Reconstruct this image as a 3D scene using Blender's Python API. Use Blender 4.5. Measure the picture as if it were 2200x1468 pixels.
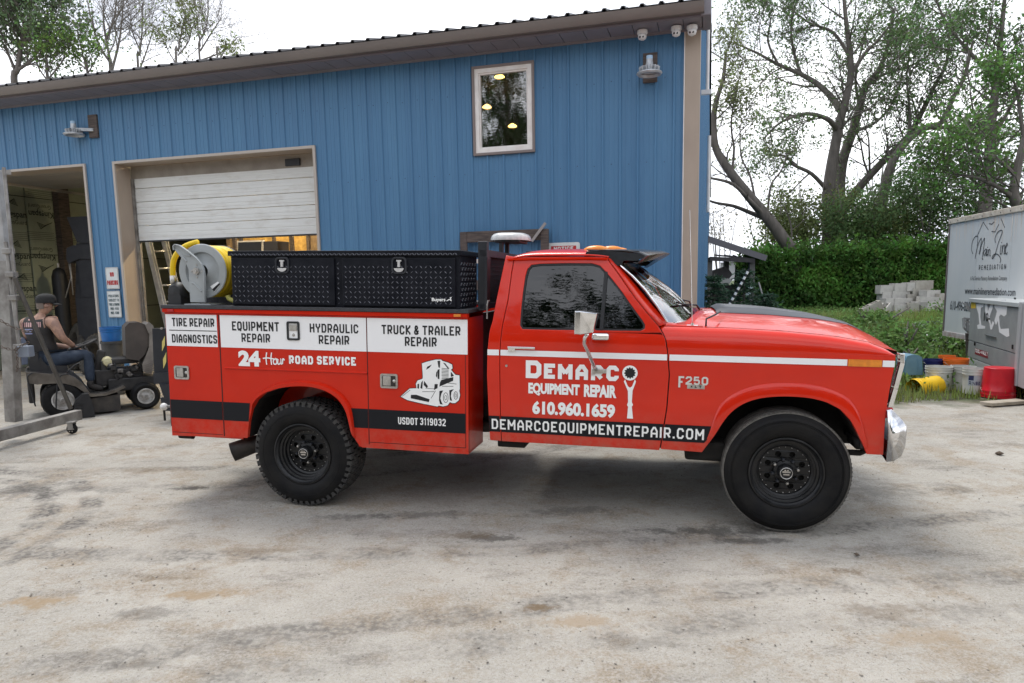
import bpy, bmesh, math, random
import numpy as np
from mathutils import Vector, Matrix, noise
from mathutils.geometry import tessellate_polygon
PI = math.pi
random.seed(7)
RS = np.random.RandomState(11)
scene = bpy.context.scene
for o in list(bpy.data.objects): bpy.data.objects.remove(o)
COL = scene.collection

# ------------------------------------------------------------------ camera, sky, sun, exposure
CAM_H = 1.6234; FPX = 1500.0; CYP = 799.39; PITCH = 0.12687; ROLL = 0.0179
cam_data = bpy.data.cameras.new('camera'); cam = bpy.data.objects.new('camera', cam_data); COL.objects.link(cam)
cam_data.sensor_width = 36.0; cam_data.sensor_fit = 'HORIZONTAL'
cam_data.lens = FPX / 2200.0 * 36.0
cam_data.shift_y = (CYP - 734.0) / 2200.0
cam_data.clip_start = 0.05; cam_data.clip_end = 2000
cp, sp = math.cos(PITCH), math.sin(PITCH); cr, sr = math.cos(ROLL), math.sin(ROLL)
right0 = Vector((1, 0, 0)); fwd = Vector((0, cp, -sp)); up0 = Vector((0, sp, cp))
rgt = right0 * cr - up0 * sr; up = right0 * sr + up0 * cr
M = Matrix.Identity(4)
for i in range(3):
    M[i][0] = rgt[i]; M[i][1] = up[i]; M[i][2] = -fwd[i]
M[2][3] = CAM_H
cam.matrix_world = M
scene.camera = cam

SUN_EL = math.radians(66); SUN_AZ = math.radians(-25)      # azimuth from +Y towards +X
world = bpy.data.worlds.new('World'); scene.world = world; world.use_nodes = True
wn = world.node_tree; wn.nodes.clear()
wo = wn.nodes.new('ShaderNodeOutputWorld'); bg = wn.nodes.new('ShaderNodeBackground')
sky = wn.nodes.new('ShaderNodeTexSky'); sky.sky_type = 'NISHITA'; sky.sun_disc = False
sky.sun_elevation = SUN_EL; sky.sun_rotation = SUN_AZ; sky.air_density = 1.0; sky.dust_density = 3.0
tc = wn.nodes.new('ShaderNodeTexCoord'); nz = wn.nodes.new('ShaderNodeTexNoise')
mp = wn.nodes.new('ShaderNodeMapping'); mp.inputs['Scale'].default_value = (1.0, 1.0, 2.6)
nz.inputs['Scale'].default_value = 1.7; nz.inputs['Detail'].default_value = 5; nz.inputs['Roughness'].default_value = 0.5
rp = wn.nodes.new('ShaderNodeValToRGB')
rp.color_ramp.elements[0].position = 0.40; rp.color_ramp.elements[0].color = (0.36, 0.40, 0.485, 1)
rp.color_ramp.elements[1].position = 0.64; rp.color_ramp.elements[1].color = (0.93, 0.935, 0.96, 1)
sc_ = wn.nodes.new('ShaderNodeVectorMath'); sc_.operation = 'SCALE'; sc_.inputs['Scale'].default_value = 9.2
mxw = wn.nodes.new('ShaderNodeMixRGB'); mxw.inputs[0].default_value = 0.93
wn.links.new(tc.outputs['Generated'], mp.inputs[0]); wn.links.new(mp.outputs[0], nz.inputs['Vector'])
wn.links.new(nz.outputs[0], rp.inputs[0]); wn.links.new(rp.outputs[0], sc_.inputs[0])
wn.links.new(sky.outputs[0], mxw.inputs[1]); wn.links.new(sc_.outputs[0], mxw.inputs[2])
wn.links.new(mxw.outputs[0], bg.inputs[0]); bg.inputs[1].default_value = 0.140
wn.links.new(bg.outputs[0], wo.inputs[0])
sun_d = bpy.data.lights.new('sun', 'SUN'); sun = bpy.data.objects.new('sun', sun_d); COL.objects.link(sun)
sun_d.energy = 1.5; sun_d.angle = math.radians(20); sun_d.color = (1.0, 0.965, 0.91)
sd = Vector((math.sin(SUN_AZ) * math.cos(SUN_EL), math.cos(SUN_AZ) * math.cos(SUN_EL), math.sin(SUN_EL)))
sun.rotation_euler = sd.to_track_quat('Z', 'Y').to_euler()
scene.view_settings.view_transform = 'Standard'; scene.view_settings.look = 'None'
scene.view_settings.exposure = 0.84; scene.view_settings.gamma = 1.0
scene.view_settings.use_curve_mapping = False
scene.cycles.max_bounces = 8; scene.cycles.transparent_max_bounces = 16

# ------------------------------------------------------------------ measured frames
def ray(u, v):
    x = (u - 1100) / FPX; y = -(v - CYP) / FPX
    d = rgt * x + up * y + fwd
    return d
def at(u, v, Y):                       # photo pixel -> world point at distance Y
    d = ray(u, v); p = d * (Y / d.y); return Vector((p.x, p.y, p.z + CAM_H))
def gr(u, v, z=0.0):                   # photo pixel -> world point on a horizontal plane
    d = ray(u, v); p = d * ((z - CAM_H) / d.z); return Vector((p.x, p.y, z))
T_PSI, T_D, T_TILT = 0.222422, 4.71128, 0.023919
B_PSI, B_D = 0.281427, 9.90507
TM = Matrix.Translation((0, T_D, 0)) @ Matrix.Rotation(-T_PSI, 4, 'Z') @ Matrix.Rotation(T_TILT, 4, 'Y')
BM = Matrix.Translation((0, B_D, 0)) @ Matrix.Rotation(-B_PSI, 4, 'Z')
TMI, BMI = TM.inverted(), BM.inverted()
def onplane(u, v, Mi, y):
    o = Mi @ Vector((0, 0, CAM_H)); d = Mi.to_3x3() @ ray(u, v)
    p = o + d * ((y - o.y) / d.y); return p
def S(u, v, y=0.0):                    # truck side plane (x forward, z up)
    p = onplane(u, v, TMI, y); return (p.x, p.z)
def W(u, v, y=0.0):                    # building wall plane (s along wall, z up)
    p = onplane(u, v, BMI, y); return (p.x, p.z)

# ------------------------------------------------------------------ materials
MATS = {}
def nd(nt, typ, **kw):
    n = nt.nodes.new(typ)
    for k, v in kw.items(): setattr(n, k, v)
    return n
def mat(name, col, rough=0.5, metal=0.0, col2=None, nscale=6.0, bump=0.0, bscale=40.0, coat=0.0, stretch=(1, 1, 1),
        lo=0.35, hi=0.65, rvar=0.0, emit=None, estr=0.0, island=0.0, transl=0.0, spec=0.5, ior=1.45, detail=6.0):
    if name in MATS: return MATS[name]
    m = bpy.data.materials.new(name); m.use_nodes = True; nt = m.node_tree
    b = nt.nodes['Principled BSDF']; L = nt.links
    b.inputs['Base Color'].default_value = (*col, 1); b.inputs['Roughness'].default_value = rough
    b.inputs['Metallic'].default_value = metal; b.inputs['Specular IOR Level'].default_value = spec
    b.inputs['Coat Weight'].default_value = coat; b.inputs['Coat Roughness'].default_value = 0.04
    b.inputs['IOR'].default_value = ior
    tcn = nd(nt, 'ShaderNodeTexCoord'); mpn = nd(nt, 'ShaderNodeMapping'); mpn.inputs['Scale'].default_value = stretch
    L.new(tcn.outputs['Object'], mpn.inputs[0])
    src = None
    if col2 is not None:
        n = nd(nt, 'ShaderNodeTexNoise'); n.inputs['Scale'].default_value = nscale; n.inputs['Detail'].default_value = detail
        n.inputs['Roughness'].default_value = 0.6
        L.new(mpn.outputs[0], n.inputs['Vector'])
        r = nd(nt, 'ShaderNodeMapRange'); r.inputs[1].default_value = lo; r.inputs[2].default_value = hi
        L.new(n.outputs[0], r.inputs[0])
        mx = nd(nt, 'ShaderNodeMixRGB'); mx.inputs[1].default_value = (*col, 1); mx.inputs[2].default_value = (*col2, 1)
        L.new(r.outputs[0], mx.inputs[0]); src = mx.outputs[0]
        if rvar:
            rr = nd(nt, 'ShaderNodeMapRange'); rr.inputs[3].default_value = rough; rr.inputs[4].default_value = min(1, rough + rvar)
            L.new(r.outputs[0], rr.inputs[0]); L.new(rr.outputs[0], b.inputs['Roughness'])
    if island:
        g = nd(nt, 'ShaderNodeNewGeometry'); hs = nd(nt, 'ShaderNodeHueSaturation')
        v = nd(nt, 'ShaderNodeMapRange'); v.inputs[3].default_value = 1 - island; v.inputs[4].default_value = 1 + island
        L.new(g.outputs['Random Per Island'], v.inputs[0]); L.new(v.outputs[0], hs.inputs['Value'])
        h2 = nd(nt, 'ShaderNodeMath', operation='MULTIPLY_ADD'); h2.inputs[1].default_value = 0.05 * (1 if transl else 0.2); h2.inputs[2].default_value = 0.5 - 0.025 * (1 if transl else 0.2)
        L.new(g.outputs['Random Per Island'], h2.inputs[0]); L.new(h2.outputs[0], hs.inputs['Hue'])
        if src is None: hs.inputs['Color'].default_value = (*col, 1)
        else: L.new(src, hs.inputs['Color'])
        src = hs.outputs[0]
    if src is not None: L.new(src, b.inputs['Base Color'])
    if bump:
        n2 = nd(nt, 'ShaderNodeTexNoise'); n2.inputs['Scale'].default_value = bscale; n2.inputs['Detail'].default_value = 5
        L.new(mpn.outputs[0], n2.inputs['Vector'])
        bp = nd(nt, 'ShaderNodeBump'); bp.inputs['Strength'].default_value = bump; bp.inputs['Distance'].default_value = 0.01
        L.new(n2.outputs[0], bp.inputs['Height']); L.new(bp.outputs[0], b.inputs['Normal'])
    if emit:
        b.inputs['Emission Color'].default_value = (*emit, 1); b.inputs['Emission Strength'].default_value = estr
    if transl:
        out = nt.nodes['Material Output']; tr = nd(nt, 'ShaderNodeBsdfTranslucent'); ms = nd(nt, 'ShaderNodeMixShader')
        ms.inputs[0].default_value = transl
        if src is not None: L.new(src, tr.inputs[0])
        else: tr.inputs[0].default_value = (*col, 1)
        L.new(b.outputs[0], ms.inputs[1]); L.new(tr.outputs[0], ms.inputs[2]); L.new(ms.outputs[0], out.inputs[0])
    MATS[name] = m; return m
def glass(name, tint, refl=1.0, ior=1.5, rough=0.01, wavy=0.0):
    if name in MATS: return MATS[name]
    m = bpy.data.materials.new(name); m.use_nodes = True; nt = m.node_tree; nt.nodes.clear(); L = nt.links
    out = nd(nt, 'ShaderNodeOutputMaterial'); tr = nd(nt, 'ShaderNodeBsdfTransparent'); gl = nd(nt, 'ShaderNodeBsdfGlossy')
    tr.inputs[0].default_value = (*tint, 1); gl.inputs['Roughness'].default_value = rough; gl.inputs[0].default_value = (refl, refl, refl, 1)
    if wavy:
        t_ = nd(nt, 'ShaderNodeTexCoord'); m_ = nd(nt, 'ShaderNodeMapping'); m_.inputs['Scale'].default_value = (1.2, 1, 5.0); L.new(t_.outputs['Object'], m_.inputs[0])
        n_ = nd(nt, 'ShaderNodeTexNoise'); n_.inputs['Scale'].default_value = 7; n_.inputs['Detail'].default_value = 2; L.new(m_.outputs[0], n_.inputs['Vector'])
        b_ = nd(nt, 'ShaderNodeBump'); b_.inputs['Strength'].default_value = wavy; b_.inputs['Distance'].default_value = .01; L.new(n_.outputs[0], b_.inputs['Height']); L.new(b_.outputs[0], gl.inputs['Normal'])
    fr = nd(nt, 'ShaderNodeFresnel'); fr.inputs[0].default_value = ior; ms = nd(nt, 'ShaderNodeMixShader')
    L.new(fr.outputs[0], ms.inputs[0]); L.new(tr.outputs[0], ms.inputs[1]); L.new(gl.outputs[0], ms.inputs[2]); L.new(ms.outputs[0], out.inputs[0])
    MATS[name] = m; return m

RED = mat('red_paint', (0.65, 0.018, 0.001), 0.30, 0, (0.58, 0.014, 0.001), 2.5, coat=.65, bump=0.012, bscale=3.0, spec=.25)
REDB = mat('red_paint_bed', (0.60, 0.017, 0.001), 0.38, 0, (0.53, 0.013, 0.001), 2.0, coat=0.4, bump=0.015, bscale=4.0, spec=.2)
def add_dust(m, z0, z1, k):
    nt = m.node_tree; L = nt.links; b = nt.nodes['Principled BSDF']; src = b.inputs['Base Color'].links[0].from_socket
    t_ = nd(nt, 'ShaderNodeTexCoord'); sx_ = nd(nt, 'ShaderNodeSeparateXYZ'); L.new(t_.outputs['Object'], sx_.inputs[0])
    r_ = nd(nt, 'ShaderNodeMapRange'); r_.inputs[1].default_value = z1; r_.inputs[2].default_value = z0; r_.inputs[3].default_value = 0; r_.inputs[4].default_value = k; L.new(sx_.outputs[2], r_.inputs[0])
    n_ = nd(nt, 'ShaderNodeTexNoise'); n_.inputs['Scale'].default_value = 9; n_.inputs['Detail'].default_value = 8; n_.inputs['Roughness'].default_value = .75; L.new(t_.outputs['Object'], n_.inputs['Vector'])
    r2 = nd(nt, 'ShaderNodeMapRange'); r2.inputs[1].default_value = .38; r2.inputs[2].default_value = .66; L.new(n_.outputs[0], r2.inputs[0])
    mu = nd(nt, 'ShaderNodeMath', operation='MULTIPLY'); L.new(r_.outputs[0], mu.inputs[0]); L.new(r2.outputs[0], mu.inputs[1])
    mx_ = nd(nt, 'ShaderNodeMixRGB'); mx_.inputs[2].default_value = (.27, .21, .155, 1); L.new(mu.outputs[0], mx_.inputs[0]); L.new(src, mx_.inputs[1]); L.new(mx_.outputs[0], b.inputs['Base Color'])
    cw_ = nd(nt, 'ShaderNodeMapRange'); cw_.inputs[3].default_value = b.inputs['Coat Weight'].default_value; cw_.inputs[4].default_value = 0; L.new(mu.outputs[0], cw_.inputs[0]); L.new(cw_.outputs[0], b.inputs['Coat Weight'])
add_dust(RED, .52, .82, .38); add_dust(REDB, .43, .70, .34)
WHITEV = mat('white_vinyl', (0.86, 0.86, 0.86), 0.38, coat=0.2)
WHITEL = mat('white_lettering', (0.88, 0.88, 0.86), 0.45)
BLACKV = mat('black_vinyl', (0.010, 0.011, 0.014), 0.5, spec=.25)
BLACKL = mat('black_lettering', (0.012, 0.012, 0.014), 0.5)
CHROME = mat('chrome', (0.78, 0.78, 0.79), 0.10, 1.0, (0.6, 0.59, 0.57), 14, rvar=0.2, lo=0.5, hi=0.8)
STAIN = mat('stainless_steel', (0.62, 0.60, 0.57), 0.30, 0.9, (0.4, 0.38, 0.35), 30, rvar=0.2)
RUBBER = mat('tyre_rubber', (0.008, 0.0082, 0.0092), 0.55, 0, (0.017, 0.016, 0.015), 8, bump=0.2, bscale=60, rvar=0.2, spec=0.18)
TREADM = mat('tread_rubber', (0.030, 0.029, 0.029), 0.9, 0, (0.060, 0.058, 0.053), 14, bump=0.3, bscale=80)
RIMM = mat('black_wheel_paint', (0.005, 0.0055, 0.0065), 0.30, 0, (0.016, 0.016, 0.017), 12, rvar=0.2)
DARK = mat('underbody', (0.007, 0.0065, 0.006), 0.8, 0, (0.016, 0.014, 0.012), 10, bump=0.3)
BLACKP = mat('black_plastic', (0.014, 0.015, 0.017), 0.5, 0, (0.024, 0.024, 0.026), 20)
BLACKG = mat('black_satin_paint', (0.016, 0.018, 0.023), 0.36, 0, (0.024, 0.026, 0.032), 5, rvar=0.15)
DIAM = mat('black_diamond_plate', (0.006, 0.007, 0.011), 0.33, 0.0, (0.010, 0.011, 0.016), 9, rvar=0.15, spec=.2)
AMBER = mat('amber_lens', (0.80, 0.27, 0.03), 0.2, 0, (0.62, 0.2, 0.03), 30)
TINT = glass('tinted_glass', (0.05, 0.055, 0.06), 1.0, 1.68, .012, .04)
WSG = glass('windshield_glass', (0.62, 0.70, 0.68), 1.0, 5.0)
PANE = glass('window_glass', (0.72, 0.72, 0.70), 1.0, 2.5, .01, .02)
GREYP = mat('grey_reel_paint', (0.36, 0.385, 0.39), 0.38, 0, (0.31, 0.33, 0.335), 8)
YHOSE = mat('yellow_hose', (0.80, 0.56, 0.01), 0.42, 0, (0.66, 0.44, 0.01), 12)
SIDING = mat('blue_siding', (0.060, 0.166, 0.305), 0.42, 0, (0.078, 0.198, 0.342), 1.6, stretch=(2.0, 1, 0.22), rvar=0.15, bump=0.04, bscale=6)
TRIM = mat('tan_trim', (0.40, 0.33, 0.265), 0.5, 0, (0.34, 0.28, 0.225), 2.5, stretch=(1, 1, 0.4))
GUTTER = mat('bronze_grey_gutter', (0.155, 0.135, 0.125), 0.45, 0, (0.195, 0.17, 0.155), 1.5, stretch=(0.5, 1, 1))
SOFFIT = mat('grey_soffit', (0.22, 0.205, 0.23), 0.6, 0, (0.19, 0.18, 0.2), 3)
ROOFM = mat('dark_roof_steel', (0.05, 0.048, 0.05), 0.45)
DOORW = mat('white_door_paint', (0.66, 0.67, 0.65), 0.45, 0, (0.50, 0.48, 0.44), 3.0, lo=0.5, hi=0.85, stretch=(1, 1, 2.5))
WVINYL = mat('white_window_vinyl', (0.78, 0.76, 0.73), 0.4, 0, (0.68, 0.64, 0.60), 5)
WOODG = mat('weathered_wood', (0.125, 0.098, 0.085), 0.85, 0, (0.055, 0.045, 0.042), 6, stretch=(1, 1, 8), bump=0.3)
GALV = mat('galvanised_steel', (0.36, 0.35, 0.33), 0.45, 0.6, (0.20, 0.185, 0.17), 5, rvar=0.25, bump=0.05)
SIGNW = mat('sign_white', (0.66, 0.68, 0.67), 0.4, 0, (0.56, 0.58, 0.57), 8)
SIGNR = mat('sign_red', (0.42, 0.02, 0.02), 0.5)

# ------------------------------------------------------------------ mesh helpers
def link(o, parent=None):
    COL.objects.link(o)
    if parent is not None: o.parent = parent
    return o
def tag(o, label=None, cat=None, group=None, kind=None):
    if label: o['label'] = label
    if cat: o['category'] = cat
    if group: o['group'] = group
    if kind: o['kind'] = kind
    return o
def empty(name, loc=(0, 0, 0), rz=0.0, mtx=None):
    o = bpy.data.objects.new(name, None); COL.objects.link(o); o.empty_display_size = 0.2
    if mtx is not None: o.matrix_world = mtx
    else: o.location = loc; o.rotation_euler = (0, 0, rz)
    return o
class MB:
    def __init__(s): s.v = []; s.f = []
    def add(s, vs, fs):
        b = len(s.v); s.v.extend([tuple(p) for p in vs]); s.f.extend([tuple(i + b for i in f) for f in fs]); return s
    def box(s, a, b, R=None):
        x0, y0, z0 = a; x1, y1, z1 = b
        vs = [(x0,y0,z0),(x1,y0,z0),(x1,y1,z0),(x0,y1,z0),(x0,y0,z1),(x1,y0,z1),(x1,y1,z1),(x0,y1,z1)]
        if R is not None: vs = [R @ Vector(p) for p in vs]
        return s.add(vs, [(0,3,2,1),(4,5,6,7),(0,1,5,4),(1,2,6,5),(2,3,7,6),(3,0,4,7)])
    def cbox(s, c, d, R=None):
        h = Vector(d) / 2; T = Matrix.Translation(c) @ (R.to_4x4() if R is not None else Matrix.Identity(4))
        return s.box(-h, h, T)
    def beam(s, p, q, w, h, upv=(0, 0, 1)):
        p = Vector(p); q = Vector(q); d = (q - p); l = d.length; d.normalize(); u = Vector(upv)
        sd_ = d.cross(u)
        if sd_.length < 1e-4: u = Vector((0, 1, 0)); sd_ = d.cross(u)
        sd_.normalize(); u = sd_.cross(d)
        R = Matrix((( d.x, sd_.x, u.x), (d.y, sd_.y, u.y), (d.z, sd_.z, u.z)))
        return s.cbox((p + q) / 2, (l, w, h), R)
    def tube(s, pts, r, n=10, closed=False, caps=True):
        pts = [Vector(p) for p in pts]; m = len(pts)
        rs = r if isinstance(r, (list, tuple)) else [r] * m
        vs = []; prev = None
        for i, p in enumerate(pts):
            if closed: d = pts[(i + 1) % m] - pts[i - 1]
            else: d = pts[min(i + 1, m - 1)] - pts[max(i - 1, 0)]
            if d.length < 1e-9: d = Vector((0, 0, 1))
            d.normalize()
            if prev is None: a = d.orthogonal().normalized()
            else:
                a = prev - d * prev.dot(d)
                if a.length < 1e-6: a = d.orthogonal()
                a.normalize()
            prev = a; b = d.cross(a)
            for k in range(n):
                t = 2 * PI * k / n; vs.append(p + (a * math.cos(t) + b * math.sin(t)) * rs[i])
        fs = []
        for i in range(m if closed else m - 1):
            j = (i + 1) % m
            for k in range(n):
                k2 = (k + 1) % n; fs.append((i*n+k, i*n+k2, j*n+k2, j*n+k))
        if caps and not closed: fs.append(tuple(range(n))[::-1]); fs.append(tuple((m-1)*n + k for k in range(n)))
        return s.add(vs, fs)
    def cyl(s, p, q, r, n=20): return s.tube([p, q], r, n)
    def lathe(s, prof, c, axis='y', n=48, R=None, close=False):
        # prof: (radius, along); axis y: circle in xz
        vs = []
        for (r, a) in prof:
            for k in range(n):
                t = 2 * PI * k / n; x, z = r * math.cos(t), r * math.sin(t)
                p = Vector((x, a, z)) if axis == 'y' else (Vector((x, z, a)) if axis == 'z' else Vector((a, x, z)))
                if R is not None: p = R @ p
                vs.append(p + Vector(c))
        fs = []; m = len(prof)
        for i in range(m if close else m - 1):
            j = (i + 1) % m
            for k in range(n):
                k2 = (k + 1) % n; fs.append((i*n+k, i*n+k2, j*n+k2, j*n+k))
        return s.add(vs, fs)
    def poly(s, loops, fn):
        # loops: list of 2D loops (outer first, then holes), mapped by fn(x, z) -> 3D
        l3 = [[Vector((a, b, 0)) for a, b in lp] for lp in loops]
        tris = tessellate_polygon(l3); flat = [p for lp in loops for p in lp]
        return s.add([fn(*p) for p in flat], [t[::-1] for t in tris])
    def prism(s, loops, f0, f1, back=True):
        # extruded 2D polygon with holes between two mappings
        s.poly(loops, f0)
        if back:
            l3 = [[Vector((a, b, 0)) for a, b in lp] for lp in loops]
            tris = tessellate_polygon(l3); flat = [p for lp in loops for p in lp]
            s.add([f1(*p) for p in flat], tris)
        for lp in loops:
            n = len(lp)
            vs = [f0(*p) for p in lp] + [f1(*p) for p in lp]
            s.add(vs, [(i, (i+1) % n, n + (i+1) % n, n + i) for i in range(n)])
        return s
    def grid(s, P):
        a = len(P); b = len(P[0]); vs = [p for r in P for p in r]
        return s.add(vs, [(i*b+j, i*b+j+1, (i+1)*b+j+1, (i+1)*b+j) for i in range(a-1) for j in range(b-1)])
    def build(s, name, m, parent=None, smooth=False, bevel=0.0, weld=False, solid=0.0, cuts=None, warp=None, autosmooth=None, seg=2):
        me = bpy.data.meshes.new(name); me.from_pydata([tuple(v) for v in s.v], [], s.f)
        if cuts or weld or warp:
            bm = bmesh.new(); bm.from_mesh(me)
            if weld: bmesh.ops.remove_doubles(bm, verts=bm.verts, dist=1e-5)
            for ax, vals in (cuts or {}).items():
                no = Vector((ax == 'x', ax == 'y', ax == 'z'))
                for c in vals:
                    bmesh.ops.bisect_plane(bm, geom=bm.verts[:] + bm.edges[:] + bm.faces[:], plane_co=no * c, plane_no=no)
            if warp:
                for v in bm.verts: v.co = warp(v.co)
            bmesh.ops.recalc_face_normals(bm, faces=bm.faces)
            bm.to_mesh(me); bm.free()
        me.materials.append(m)
        if smooth:
            me.polygons.foreach_set('use_smooth', [True] * len(me.polygons))
            if autosmooth is not None: me.set_sharp_from_angle(angle=math.radians(autosmooth))
        me.update()
        o = bpy.data.objects.new(name, me); link(o, parent)
        if solid:
            md = o.modifiers.new('s', 'SOLIDIFY'); md.thickness = solid; md.offset = 0
        if bevel:
            md = o.modifiers.new('b', 'BEVEL'); md.width = bevel; md.segments = seg; md.limit_method = 'ANGLE'; md.angle_limit = math.radians(40)
        return o
def rrect(x0, z0, x1, z1, r, n=4):
    pts = []
    for cx, cz, a0 in ((x1-r, z1-r, 0), (x0+r, z1-r, 90), (x0+r, z0+r, 180), (x1-r, z0+r, 270)):
        for k in range(n + 1):
            a = math.radians(a0 + 90 * k / n); pts.append((cx + r*math.cos(a), cz + r*math.sin(a)))
    return pts
def circ(cx, cz, r, n=24, a0=0.0): return [(cx + r*math.cos(a0+2*PI*k/n), cz + r*math.sin(a0+2*PI*k/n)) for k in range(n)]
def catmull(pts, k=6, closed=False):
    P = [Vector(p) for p in pts]; n = len(P); out = []
    for i in range(n if closed else n - 1):
        p0 = P[(i-1) % n] if closed else P[max(i-1, 0)]; p1 = P[i]; p2 = P[(i+1) % n]
        p3 = P[(i+2) % n] if closed else P[min(i+2, n-1)]
        for j in range(k):
            t = j / k
            out.append(0.5 * ((2*p1) + (p2-p0)*t + (2*p0-5*p1+4*p2-p3)*t*t + (3*p1-p0-3*p2+p3)*t**3))
    if not closed: out.append(P[-1])
    return out
def copy_tree(o, parent=None):
    c = o.copy(); COL.objects.link(c)
    if parent is not None: c.parent = parent
    for ch in list(o.children): copy_tree(ch, c)
    return c

# ------------------------------------------------------------------ stroke lettering
c_ = 0.22
GL = {
 'A': (1, [[(0,0),(0,.62),(.36,1),(.64,1),(1,.62),(1,0)], [(0,.34),(1,.34)]]),
 'B': (.95, [[(0,0),(0,1),(.78,1),(.95,.85),(.95,.65),(.8,.52),(0,.52)], [(.8,.52),(1,.38),(1,.15),(.8,0),(0,0)]]),
 'C': (.95, [[(1,.7),(1,.82),(.78,1),(.22,1),(0,.82),(0,.18),(.22,0),(.78,0),(1,.18),(1,.3)]]),
 'D': (.98, [[(0,0),(0,1),(.74,1),(1,.8),(1,.2),(.74,0),(0,0)]]),
 'E': (.85, [[(1,1),(0,1),(0,0),(1,0)], [(0,.51),(.86,.51)]]),
 'F': (.85, [[(1,1),(0,1),(0,0)], [(0,.5),(.86,.5)]]),
 'G': (.98, [[(1,.7),(1,.82),(.78,1),(.22,1),(0,.82),(0,.18),(.22,0),(.78,0),(1,.18),(1,.47),(.55,.47)]]),
 'H': (.98, [[(0,0),(0,1)], [(1,0),(1,1)], [(0,.51),(1,.51)]]),
 'I': (0.0, [[(0,0),(0,1)]]),
 'J': (.8, [[(1,1),(1,.2),(.75,0),(.25,0),(0,.2),(0,.3)]]),
 'K': (.95, [[(0,0),(0,1)], [(1,1),(.9,.86),(.08,.5),(.9,.14),(1,0)]]),
 'L': (.8, [[(0,1),(0,0),(1,0)]]),
 'M': (1.25, [[(0,0),(0,1),(.5,.35),(1,1),(1,0)]]),
 'N': (1.0, [[(0,0),(0,1),(1,0),(1,1)]]),
 'O': (.98, [[(.22,0),(0,.18),(0,.82),(.22,1),(.78,1),(1,.82),(1,.18),(.78,0),(.22,0)]]),
 'P': (.92, [[(0,0),(0,1),(.78,1),(1,.83),(1,.55),(.78,.38),(0,.38)]]),
 'Q': (.98, [[(.22,0),(0,.18),(0,.82),(.22,1),(.78,1),(1,.82),(1,.18),(.78,0),(.22,0)], [(.52,.2),(.85,-.18)]]),
 'R': (.95, [[(0,0),(0,1),(.78,1),(1,.83),(1,.58),(.78,.42),(0,.42)], [(.5,.42),(1,0)]]),
 'S': (.95, [[(1,.75),(1,.84),(.8,1),(.2,1),(0,.84),(0,.66),(.2,.53),(.8,.48),(1,.35),(1,.16),(.8,0),(.2,0),(0,.16),(0,.25)]]),
 'T': (.92, [[(0,1),(1,1)], [(.5,1),(.5,0)]]),
 'U': (.98, [[(0,1),(0,.18),(.22,0),(.78,0),(1,.18),(1,1)]]),
 'V': (1.0, [[(0,1),(.5,0),(1,1)]]),
 'W': (1.4, [[(0,1),(.25,0),(.5,.8),(.75,0),(1,1)]]),
 'X': (.95, [[(0,0),(1,1)], [(0,1),(1,0)]]),
 'Y': (.98, [[(0,1),(0,.75),(.5,.42),(1,.75),(1,1)], [(.5,.42),(.5,0)]]),
 'Z': (.9, [[(0,1),(1,1),(0,0),(1,0)]]),
 '&': (.95, [[(1,0),(.16,.66),(.16,.86),(.3,1),(.6,1),(.74,.86),(.74,.7),(.1,.4),(0,.3),(0,.14),(.16,0),(.6,0),(.95,.36),(.95,.46)]]),
 '0': (.9, [[(.24,0),(0,.18),(0,.82),(.24,1),(.76,1),(1,.82),(1,.18),(.76,0),(.24,0)]]),
 '1': (.35, [[(0,.78),(.9,1),(.9,0)]]),
 '2': (.88, [[(0,.72),(0,.84),(.2,1),(.8,1),(1,.84),(1,.66),(.86,.52),(0,.08),(0,0),(1,0)]]),
 '3': (.88, [[(0,.8),(.2,1),(.8,1),(1,.84),(1,.65),(.84,.52),(.3,.52)], [(.84,.52),(1,.38),(1,.16),(.8,0),(.2,0),(0,.2)]]),
 '4': (.95, [[(.78,0),(.78,1),(0,.26),(1,.26)]]),
 '5': (.88, [[(.95,1),(.04,1),(0,.56),(.76,.6),(1,.44),(1,.18),(.78,0),(.2,0),(0,.2)]]),
 '6': (.9, [[(.92,.84),(.76,1),(.24,1),(0,.8),(0,.18),(.24,0),(.76,0),(1,.18),(1,.42),(.8,.58),(.02,.58)]]),
 '7': (.85, [[(0,1),(1,1),(.35,0)]]),
 '8': (.9, [[(.2,.52),(0,.66),(0,.84),(.22,1),(.78,1),(1,.84),(1,.66),(.8,.52),(.2,.52)], [(.2,.52),(0,.38),(0,.16),(.22,0),(.78,0),(1,.16),(1,.38),(.8,.52)]]),
 '9': (.9, [[(.08,.16),(.24,0),(.76,0),(1,.2),(1,.82),(.76,1),(.24,1),(0,.82),(0,.58),(.2,.42),(.98,.42)]]),
 '.': (0.0, [[(0,0),(0,.12)]]), '-': (.6, [[(0,.45),(1,.45)]]), '$': (.8, [[(1,.8),(.2,.9),(0,.7),(1,.35),(.8,.1),(0,.2)], [(.5,-.1),(.5,1.1)]]),
}
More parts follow.
